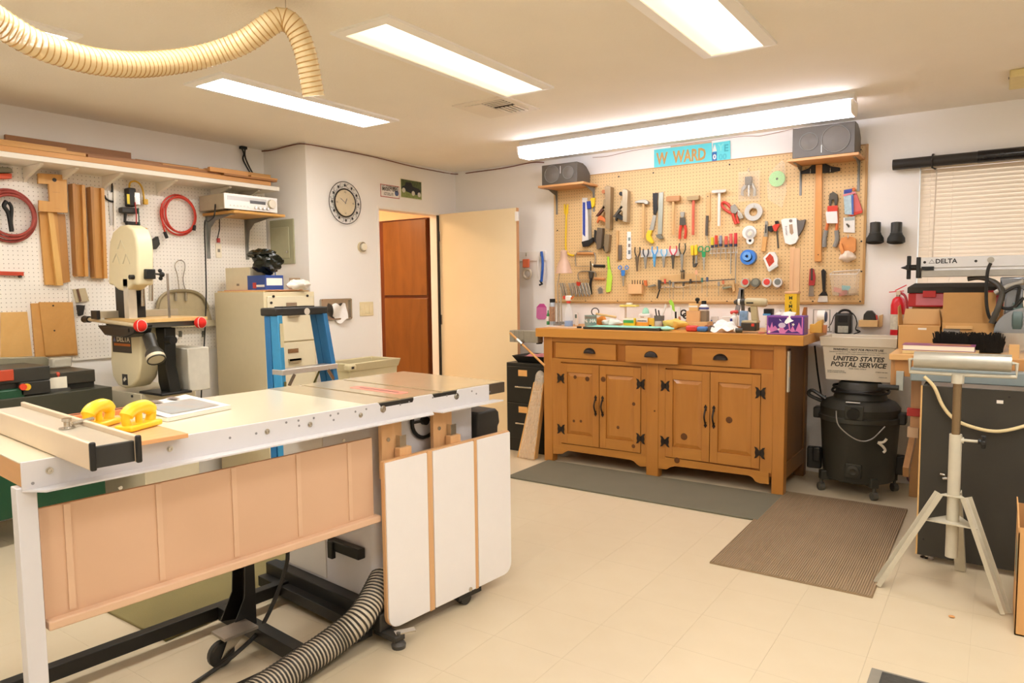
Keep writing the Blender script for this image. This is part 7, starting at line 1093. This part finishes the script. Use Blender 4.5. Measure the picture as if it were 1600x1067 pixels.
t, c = bottle('spray_bottle', 'clear spray bottle with blue liquid and a red white trigger', 'spray bottle', 888.5, 4.86, .035, [(1, 0), (1, .09), (.85, .13), (.4, .165), (.35, .185)], mt('e9eef0', r=.1, al=.28, nz=.01)); t.p('liquid', MB().cyl(c+UP*.003, c+UP*.045, .0335, n=20), mt('3f86c8', r=.15)); t.p('collar', MB().cyl(c+UP*.183, c+UP*.20, .016), m_rd); t.p('trigger_head', MB().obx(c+UP*.222, (EX, EY, UP), (.05, .022, .042)), m_wt, bev=.006); t.p('red_nozzle', MB().obx(c+V((-.035, 0, .228)), (EX, EY, UP), (.022, .022, .026)), m_rd, bev=.004); t.p('trigger', MB().bar(c+V((.02, 0, .215)), c+V((.045, 0, .235)), .014, .012), m_org)
one('paper_sheet', 'white sheet of paper under the spray bottle', 'paper', MB().bb(on(862, 4.8).x, on(915, 4.8).x, 4.74, 4.8, BZ-.0004, BZ+.0006), m_pap)
t = T('wire_stand', 'small black gadget with white face beside the bottle', 'gadget'); c = on(901, 5.0); t.p('body', MB().bb(c.x-.01, c.x+.01, 4.99, 5.01, BZ, BZ+.10), m_wt, bev=.002); t.p('screen', MB().bb(c.x-.008, c.x+.008, 4.988, 4.9905, BZ+.06, BZ+.09), mt('5b6a62', r=.4))
t, c = bottle('paint_can', 'small grey green can with white lettering on the bench', 'can', 923, 4.80, .046, [(1, 0), (1.02, .003), (1, .006), (1, .088), (1.03, .09), (1.03, .094)], mt('8fa8a0', r=.4, nz=.15, s=30)); t.p('top_band', MB().lathe(c+UP*.068, UP, [(.0465, 0), (.0465, .018)], 20), mt('8b8174', r=.4)); t.text('NAHA', c+V((-.033, -.0475, .052)), V((1, .12, 0)), UP, .034, m_wt, bold=.001, ext=.002); t.p('handle', MB().tube(circ(c+V((.028, .02, .12)), (.8, .6, 0), UP, .028, 16), .004, 6, True), m_blk)
t = T('orange_bag', 'orange printed snack bag behind the small can', 'bag'); t.p('bag', blob(on(940, 4.92)+UP*.045, (.05, .03, .043), .4, 18, 12), mt('eaa24a', r=.35, nz=.3, s=40, sub='d97a2a'))
t = T('wooden_dowel', 'pale wooden dowel resting across the can and the paper', 'dowel'); t.p('stick', MB().cyl(on(931, 4.83)+UP*.104, on(963, 4.88)+UP*.078, .009), wd)
t = T('paper_pile', 'loose white crumpled paper in the middle left of the bench', 'paper'); t.p('paper', blob(on(957, 4.88)+UP*.035, (.075, .06, .033), 1.0, 20, 10), m_pap)
t = T('binder_clips', 'pair of black clips lying in front of the can', 'clips'); c = on(905, 4.68); t.p('clip', MB().obx(c+UP*.008, ((1, .3, 0), (-.3, 1, 0), UP), (.035, .02, .014)), m_blk, bev=.003); t.p('wire', MB().tube(circ(c+V((.05, 0, .008)), EX, (0, .7, .3), .016, 14), .002, 5, True), m_chr); t.p('clip', MB().obx(c+V((.075, 0, .008)), ((1, -.4, 0), (.4, 1, 0), UP), (.03, .018, .014)), m_blk, bev=.003)
cm = T('cutting_mat', 'dark edged board with teal top on the bench front', 'cutting board'); a = PZ(911, 517, BZ); b = PZ(1030, 518.5, BZ); y0 = 4.60; x0, x1 = PY(911, 517, y0).x, PY(1030, 519, y0).x
cm.p('board', MB().bb(x0, x1, y0, y0+.22, BZ, BZ+.018), mt('3a3830', r=.45), bev=.002); cm.p('teal_sheet', MB().bb(x0+.02, x1-.03, y0+.012, y0+.215, BZ+.018, BZ+.0195), mt('93ddc9', r=.5, nz=.03))
t = T('teal_cloth', 'light teal cloth heaped at the right end of the dark board', 'cloth'); t.p('cloth', blob(on(1042, 4.66)+UP*.016, (.055, .035, .015), 2.0, 18, 8), mt('a9e2cf', r=.8))
for px0, px1, Y, h, c1, nm, lb, ex in ((974, 990, 4.90, .07, 'f0e23a', 'yellow_box', 'yellow and green packet on the bench', [('green_band', 0, 1, .5, .8, mt('4fae5a', r=.5)), ('white_band', 0, 1, .82, 1, m_wt)]), (994, 1012, 4.93, .075, 'f0a93c', 'orange_box', 'orange and white packet with black lettering on the bench', [('white_band', 0, 1, .55, 1, m_wt), ('lettering_band', .1, .9, .62, .72, m_blk)]), (1012, 1022, 4.95, .07, 'efc84a', 'yellow_box', 'small amber packet beside the orange packet', [('dark_mark', .2, .6, .1, .3, m_blk)])): carton(nm, lb, 'packet', px0, px1, Y, .05, h, mt(c1, r=.5), extra=ex)
t = T('file_tray', 'yellow edged tray leaning behind the packets', 'tray'); t.p('tray', MB().pr(PB, 973, 476, 999, 479, .10, .06), mt('f0e278', r=.4), bev=.002); t.p('white_knob', MB().pr(PB, 981, 473, 989, 476, .10, .03), m_wt, bev=.003); t.p('leg', MB().bb(PB(985, 478).x-.02, PB(985, 478).x+.02, W-.15, W-.11, BZ, PB(985, 479, .12).z), m_wt)
t = T('soap_bottle', 'white jug with mint green cap and black mark', 'bottle'); c = on(1008, 5.08); t.p('body', MB().bb(c.x-.05, c.x+.05, 5.06, 5.12, BZ, BZ+.10), m_wt, bev=.012); t.p('cap', MB().lathe(c+V((0, .01, .10)), UP, [(.028, 0), (.022, .03), (.01, .045)], 16), mt('a0d8bc', r=.5)); t.p('mark', MB().bb(c.x-.03, c.x+.0, 5.0585, 5.06, BZ+.06, BZ+.075), m_blk)
t = T('pencil_cup', 'dark grey cup full of pens and a white stick', 'pencil cup'); c = on(1030, 4.98); t.p('cup', MB().lathe(c, UP, [(.034, 0), (.038, .09), (.034, .09), (.03, .01)], 20), mt('6c6a66', r=.5)); t.p('white_stick', MB().cyl(c+V((.0, 0, .02)), c+V((.055, 0, .175)), .008), m_wt); t.p('pen', MB().cyl(c+V((-.01, 0, .02)), c+V((-.035, .01, .14)), .005), m_blk); t.p('pen', MB().cyl(c+V((.01, .01, .02)), c+V((-.015, .02, .13)), .005), m_blk)
t = T('glass_jar', 'small clear jar in front of the pencil cup', 'jar'); c = on(1028.5, 4.86); t.p('jar', MB().lathe(c, UP, [(.025, 0), (.027, .005), (.027, .05), (.024, .055)], 18), mt('e9ddd2', r=.1, al=.5, nz=.01)); t.p('contents', MB().cyl(c+UP*.004, c+UP*.035, .024), mt('c99f76', r=.6))
t = T('green_tag', 'lime green card strip leaning between cup and scissors', 'card'); t.p('card', MB().pp(PB, [(1045, 470), (1049, 468), (1053, 474), (1055, 488), (1050, 483)], .10, .003), mt('a8e04c', r=.5)); t.p('stick', MB().tube([PB(1048, 474, .09), V((PB(1057, 500, .15).x, W-.2, BZ+.006))], .005, 6), mt('e2e0d0', r=.5))
t = T('yellow_pouch', 'big tan yellow paper bag lying behind the teal cloth', 'paper bag'); t.p('bag', blob(on(1054, 4.84)+UP*.038, (.085, .05, .036), .9, 22, 12), mt('ecc766', r=.6, nz=.1)); 
t = T('kitchen_shears', 'dark handled shears standing upright with white tools', 'shears'); c = on(1062, 5.0); t.p('holder', MB().bb(c.x-.04, c.x+.05, 4.98, 5.03, BZ, BZ+.06), m_wt, bev=.004); t.p('handle', MB().tube(circ(c+V((.03, 0, .11)), EX, UP, .022, 18), .006, 7, True).tube(circ(c+V((.045, .0, .09)), EX, UP, .018, 18), .006, 7, True), m_blk); t.p('white_handle', MB().cyl(c+V((-.005, 0, .05)), c+V((-.003, 0, .155)), .012), m_wt); t.p('dark_pen', MB().cyl(c+V((-.03, 0, .05)), c+V((-.032, 0, .12)), .007), m_blk); t.p('copper_tip', MB().cyl(c+V((.005, -.01, .045)), c+V((.0, -.01, .085)), .012, .006), mt('c9865e', r=.4, m=.4))
# cardboard boxes stack
_, c = carton('cardboard_box', 'lower pale cardboard box on the bench middle', 'box', 1073, 1105, 4.86, .12, .055, mt('dcb47e', r=.7, nz=.05)); _, c2 = carton('cardboard_box', 'upper cardboard box with a brown tape roll beside it', 'box', 1072, 1093, 4.88, .09, .075, mt('dfae78', r=.7, nz=.05), z=.056); _, c3 = carton('cardboard_box', 'small tan box topmost on the cardboard pile', 'box', 1076, 1090, 4.89, .06, .05, mt('e3b878', r=.7, nz=.05), z=.132, extra=[('pale_band', 0, 1, .5, .75, m_pap)])
t = T('rubber_stopper', 'black stopper sitting on the topmost small box', 'stopper'); t.p('knob', MB().lathe(V((c3.x+.02, c3.y, BZ+.183)), UP, [(.008, 0), (.008, .015), (.016, .02), (.017, .035), (.008, .042)], 16), m_blk)
carton('tape_box', 'dark square box beside the cardboard pile', 'box', 1094, 1104, 4.90, .06, .075, mt('8a7a64', r=.5), z=.056)
t = T('glue_bottle', 'white bottle with black cap on top of the dark box', 'bottle'); c = V((on(1099.5, 4.93).x, 4.93, BZ+.1325)); t.p('body', MB().lathe(c, UP, [(.032, 0), (.036, .01), (.034, .03), (.018, .045)], 18), m_wt); t.p('cap', MB().cyl(c+UP*.044, c+UP*.07, .017), m_blk); t.p('label', MB().lathe(c+UP*.01, UP, [(.0362, 0), (.0355, .014)], 18), mt('4a4f8c', r=.5))
t = T('tape_pack', 'red and blue plastic wrapped roll at the bench front', 'tape pack'); a, b = on(1073, 4.66), on(1106, 4.66); t.p('red_half', MB().obx(a.lerp(b, .27)+UP*.021, ((1, .05, 0), (-.05, 1, 0), UP), ((b.x-a.x)*.54, .06, .04)), mt('d8463e', r=.3, nz=.15), bev=.012); t.p('blue_half', MB().obx(a.lerp(b, .76)+UP*.018, ((1, -.05, 0), (.05, 1, 0), UP), ((b.x-a.x)*.46, .06, .034)), mt('4a7fc2', r=.3, nz=.15), bev=.012)
t = T('dark_rollers', 'two small round brown and grey rolls under the white rag', 'rolls'); t.p('brown_roll', MB().cyl(on(1106, 4.73)+V((0, -.02, .022)), on(1106, 4.73)+V((0, .02, .022)), .021, n=18), mt('a8694a', r=.5)); t.p('grey_roll', MB().cyl(on(1112, 4.68)+V((0, -.02, .022)), on(1112, 4.68)+V((0, .02, .022)), .021, n=18), mt('6f6a64', r=.4, m=.4))
t = T('white_rag', 'crumpled white rag lying at the bench front', 'rag'); a, b = on(1120, 4.78), on(1143, 4.60)
t.p('rag', MB().grid(lambda u, v: a+V((u*(b.x-a.x)+.01*v, -.16*v+.02*math.sin(5*u), .055*(1-v)*(.6+.4*math.sin(3*u+.5))+.014+.010*math.sin(11*u+3*v)+.006*math.sin(17*v+5*u))), 24, 14), mt('f0ece6', r=.8, nz=.03))
for px0, px1, Y, h, lb, ex in ((1110, 1121, 5.0, .09, 'white packet with blue print behind the rag', [('blue_print', .05, .25, .1, .7, m_bl), ('grey_print', .4, .9, .1, .5, m_gr)]), (1128, 1141, 4.99, .09, 'white packet with a dark photo beside the glue bottle', [('photo', .1, .75, .15, .6, mt('7f8ca4', r=.5, nz=.4, s=60))])): carton('paper_packet', lb, 'packet', px0, px1, Y, .025, h, m_wt, extra=ex)
t, c = bottle('glue_bottle', 'navy and white glue bottle with red cone tip', 'bottle', 1147, 4.90, .028, [(1, 0), (1, .08), (.8, .095), (.45, .105)], m_wt, [('cap', .5, .105, .12, m_wt)]); t.p('navy_label', MB().obx(c+V((-.012, -.02, .045)), (EX, EY, UP), (.018, .02, .075)), mt('33388c', r=.4), bev=.004); t.p('red_cone', MB().obx(c+V((.0, .0, .125)), ((1, 0, .15), EY, (-.15, 0, 1)), (.055, .03, .025)), mt('d9534e', r=.5), bev=.01)
t = T('wood_ruler', 'brown wooden stick lying behind the rag', 'stick'); t.p('stick', MB().bar(on(1122, 4.86)+UP*.03, on(1160, 4.84)+UP*.02, .03, .02), wood('a9774a', '94653c', 'x'))
t = T('torch', 'small dark torch lying beside the drill battery', 'torch'); q0, q1 = on(1150, 4.62)+UP*.018, on(1160, 4.63)+UP*.018; t.p('barrel', MB().cyl(q0, q1, .016), mt('4c4a42', r=.4)); t.p('tip', MB().cyl(q0-V((.012, 0, 0)), q0, .009, .015), m_wt)
# cordless drill
dr = T('cordless_drill', 'beige cordless drill standing on its battery', 'drill'); DY = 4.72; PD_ = Pl((0, DY, 0), (0, -1, 0)); m_dr = mt('c2b48e', r=.4); m_drd = mt('3d3930', r=.45)
dr.p('battery', MB().pr(PD_, 1163, 503, 1187, 516.3, -.04, .08), m_drd, bev=.006); dr.p('battery_top', MB().pr(PD_, 1164, 500, 1188, 504, -.038, .076), m_dr, bev=.004); dr.p('grip', MB().pp(PD_, [(1174, 478), (1184, 478), (1187, 501), (1176, 501)], -.018, .036), m_dr, bev=.008); a, b = PD_(1164, 471.5), PD_(1197, 473)
dr.p('motor_body', MB().lathe(a, b-a, [(.018, 0), (.026, .01), (.028, .05), (.029, .12), (.026, .135), (.018, .143)], 20), m_dr); a2 = PD_(1147, 472); dr.p('chuck', MB().lathe(a2, a-a2, [(.010, 0), (.016, .012), (.02, .02), (.02, .045), (.022, .05), (.022, .075)], 18), m_drd); dr.p('chuck_ring', MB().lathe(a2.lerp(a, .4), a-a2, [(.0205, 0), (.021, .003), (.021, .012), (.0205, .015)], 18), m_wt); dr.p('trigger', MB().pp(PD_, [(1170, 481), (1175, 479), (1175, 489), (1170, 486)], -.01, .02), m_drd, bev=.002); dr.p('vent_plate', MB().pr(PD_, 1166, 472, 1177, 474.5, .029, .002), m_drd); dr.p('red_latch', MB().pr(PD_, 1174, 505.5, 1178.5, 510, .0405, .003), m_rd)
# grey clamp standing behind drill
t = T('spring_clamp', 'grey and black spring clamp standing behind the drill', 'clamp'); c = on(1155, 5.05); z0 = ZY(450, 1155, 5.05); t.p('jaw', MB().bar(V((c.x-.02, c.y, BZ+.10)), V((c.x+.015, c.y, z0)), .02, .03, EX), mt('8d8a86', r=.4)); t.p('arm', MB().bar(V((c.x+.03, c.y, BZ)), V((c.x+.02, c.y, z0-.01)), .02, .02, EX), m_std); t.p('blue_pack', MB().bb(c.x+.015, c.x+.07, c.y-.05, c.y-.02, BZ, BZ+.13), mt('8fb4d8', r=.4, nz=.3, s=50), bev=.003)
carton('white_case', 'cream box with a dark slot behind the tissue box', 'box', 1196, 1226, 4.96, .14, .10, mt('ebe2d0', r=.45), extra=[('slot', .2, .5, .55, .68, mt('3a4470', r=.4)), ('seam', 0, 1, .42, .45, mt('c9bfa8', r=.5))]); 
t = T('black_pack', 'short black battery pack on the cream box', 'battery pack'); q = on(1201, 5.03)+UP*.1015; t.p('pack', MB().bb(q.x-.03, q.x+.03, q.y-.025, q.y+.025, q.z, q.z+.045), m_blk, bev=.004); t.p('blue_strip', MB().bb(q.x-.03, q.x+.02, q.y-.04, q.y-.028, q.z, q.z+.012), m_lbl)
t = T('porcelain_knob', 'small white lidded dish with a round knob on the cream box', 'dish'); q = on(1219, 5.03)+UP*.1015; t.p('dish', MB().lathe(q, UP, [(.03, 0), (.034, .008), (.024, .02), (.01, .024)], 20), m_wt); t.p('knob', MB().sph(q+UP*.034, .009, 12, 8), m_wt)
yt = T('catalog_book', 'thick yellow catalog with dark lettering standing behind the tissue box', 'book'); x0, x1 = on(1225.5, 4.86).x, on(1249, 4.86).x; zt = ZY(459, 1237, 4.86)
yt.p('spine', MB().bb(x0, x1-.02, 4.86, 4.866, BZ, zt), mt('f2c52c', r=.35), bev=.001); yt.p('pages', MB().bb(x0+.004, x1-.024, 4.866, 4.945, BZ+.002, zt-.003), m_pap); cx_ = (x0+x1)/2-.01; mk = mt('3b4a20', r=.5)
for q in (x0, x1-.024): yt.p('cover', MB().bb(q, q+.004, 4.866, 4.95, BZ, zt), mt('f2c52c', r=.35))
for k, ch_ in enumerate('McMAS'): yt.text(ch_, V((cx_, 4.8592, zt-.028-k*.027)), EX, UP, .03, mk, al='CENTER', bold=.0008)
one('pink_pad', 'flat pinkish pad lying on top of the yellow catalog', 'pad', MB().bb(x0-.003, x1-.012, 4.857, 4.943, zt+.0005, zt+.015), mt('e5b48a', r=.5), bev=.003)
for k, (px, w_, z1) in enumerate(((1238.5, .035, 386), (1246.5, .04, 388))):
    x = PY(px, 420, 5.16).x; yt2 = one('wood_strip', ['left pale wooden strip standing behind the yellow catalog', 'right pale wooden strip standing behind the yellow catalog'][k], 'wood strip', MB().bb(x-w_/2, x+w_/2, 5.15-.02*k, 5.165-.02*k, BZ, PY(px, z1, 5.15).z), wood('e9bf92', 'dcab78', 'z', 12), 'wood strips behind the catalog', bev=.001)
t = T('wedge_block', 'brown triangular wood block beside the yellow catalog', 'wood block'); x = on(1252, 4.98).x; t.p('block', MB().prism([(x-.02, 4.97, BZ), (x+.03, 4.97, BZ), (x+.03, 4.97, BZ+.16), (x+.015, 4.97, BZ+.16)], (0, .04, 0)), wood('c07c42', 'ad6c36', 'z')); 
tbx = T('tissue_box', 'purple and pink tissue box with a white tissue at the bench corner', 'tissue box'); TY = 4.585; x0, x1 = PY(1198, 507, TY).x, PY(1256, 507, TY).x; h_ = .118; d_ = .12; m_pu = mt('6a3aa0', r=.35, nz=.1, s=10); m_pk = mt('dd7fc0', r=.4)
tbx.p('carton', MB().bb(x0, x1, TY, TY+d_, BZ, BZ+h_), m_pu, bev=.002)
bg = tbx.p('pink_panel', MB().bb(x0+.006, x1-.006, TY-.0006, TY, BZ+.006, BZ+h_-.006), m_pk); L_ = x1-x0
for pts in ([(0, 1), (.2, 1), (.22, .5), (.15, .35), (.12, .7), (.06, .3), (0, .5)], [(.2, 1), (.55, 1), (.62, .3), (.5, .2), (.4, .55), (.3, .25), (.2, .5)], [(.6, 1), (.98, 1), (.98, .3), (.9, .7), (.8, .15), (.72, .5), (.66, .2)], [(.05, .02), (.35, .02), (.3, .22), (.2, .15)], [(.5, .02), (.95, .02), (.85, .15), (.7, .1), (.6, .25)]):
    tbx.p('purple_shape', MB().prism([(x0+.008+(L_-.016)*u, TY-.0006, BZ+.008+(h_-.016)*v) for u, v in pts], (0, -.0005, 0)), mt('4d2a80', r=.35), bg)
for u, v, r in ((.07, .15, .012), (.33, .28, .009), (.72, .55, .011)):
    st5 = [(x0+L_*u+(r if j % 2 == 0 else r*.45)*math.cos(math.pi*j/5), TY-.0012, BZ+h_*v+(r if j % 2 == 0 else r*.45)*math.sin(math.pi*j/5)) for j in range(10)]; tbx.p('white_flower', MB().prism(st5, (0, -.0004, 0)), m_wt, bg)
tbx.p('brand_oval', MB().prism([(x0+L_*.42+.022*math.cos(q), TY-.0012, BZ+h_*.5+.016*math.sin(q)) for q in [2*math.pi*k/20 for k in range(20)]], (0, -.0004, 0)), mt('d8c7e4', r=.4), bg); tbx.p('side_print', MB().bb(x1, x1+.0006, TY+.012, TY+d_-.012, BZ+.01, BZ+h_-.01), mt('8a5a8c', r=.4, nz=.4, s=50))
tbx.p('tissue', MB().grid(lambda u, v: V((x0+L_*(.38+.36*u)+.008*math.sin(6*v), TY+.03-.036*v**.6+.006*math.sin(7*u), BZ+h_+.028*math.sin(math.pi*min(1, v*1.6+.1))*(1-.5*abs(u-.5))-(.05*max(0, v-.45))/.55*(1-.4*abs(2*u-1)))), 18, 14), mt('fbf8f5', r=.85, nz=.01))
td = T('tape_dispenser', 'yellow wooden block dispenser with a white roll at the bench corner', 'dispenser'); x0, x1 = on(1266, 4.86).x, on(1285, 4.86).x; td.p('block', MB().prism([(x0, 4.84, BZ), (x1, 4.84, BZ), (x1, 4.84, BZ+.085), (x1-.025, 4.84, BZ+.075), (x1-.045, 4.84, BZ+.055), (x0, 4.84, BZ+.055)], (0, .06, 0)), mt('dfae54', r=.5, nz=.06), bev=.004); td.p('end_block', MB().bb(x1+.001, x1+.022, 4.86, 4.90, BZ, BZ+.05), mt('d08a5a', r=.5), bev=.003)
td.p('roll', MB().cyl((x0+.03, 4.94, BZ+.10), (x0+.075, 4.94, BZ+.10), .04, n=24), m_wt); td.p('roll_cap', MB().cyl((x0+.075, 4.94, BZ+.10), (x0+.082, 4.94, BZ+.10), .032, n=24), mt('4a5470', r=.4)); td.p('bracket', MB().tube([(x0-.0, 4.95, BZ+.005), (x0-.0, 4.95, BZ+.145), (x0+.10, 4.95, BZ+.145), (x0+.10, 4.95, BZ+.005)], .004, 6), m_gr); td.p('foot', MB().bb(x0-.01, x0+.11, 4.92, 4.97, BZ, BZ+.006), m_gr)
t = T('red_pliers', 'small red pliers lying beside the tissue box', 'pliers'); t.p('body', MB().obx(on(1190, 4.62)+UP*.007, ((1, .4, 0), (-.4, 1, 0), UP), (.04, .018, .012)), mt('c97a68', r=.4), bev=.004); t.p('tip', MB().obx(on(1190, 4.62)+V((.026, .010, .007)), ((1, .4, 0), (-.4, 1, 0), UP), (.018, .01, .008)), m_gr)
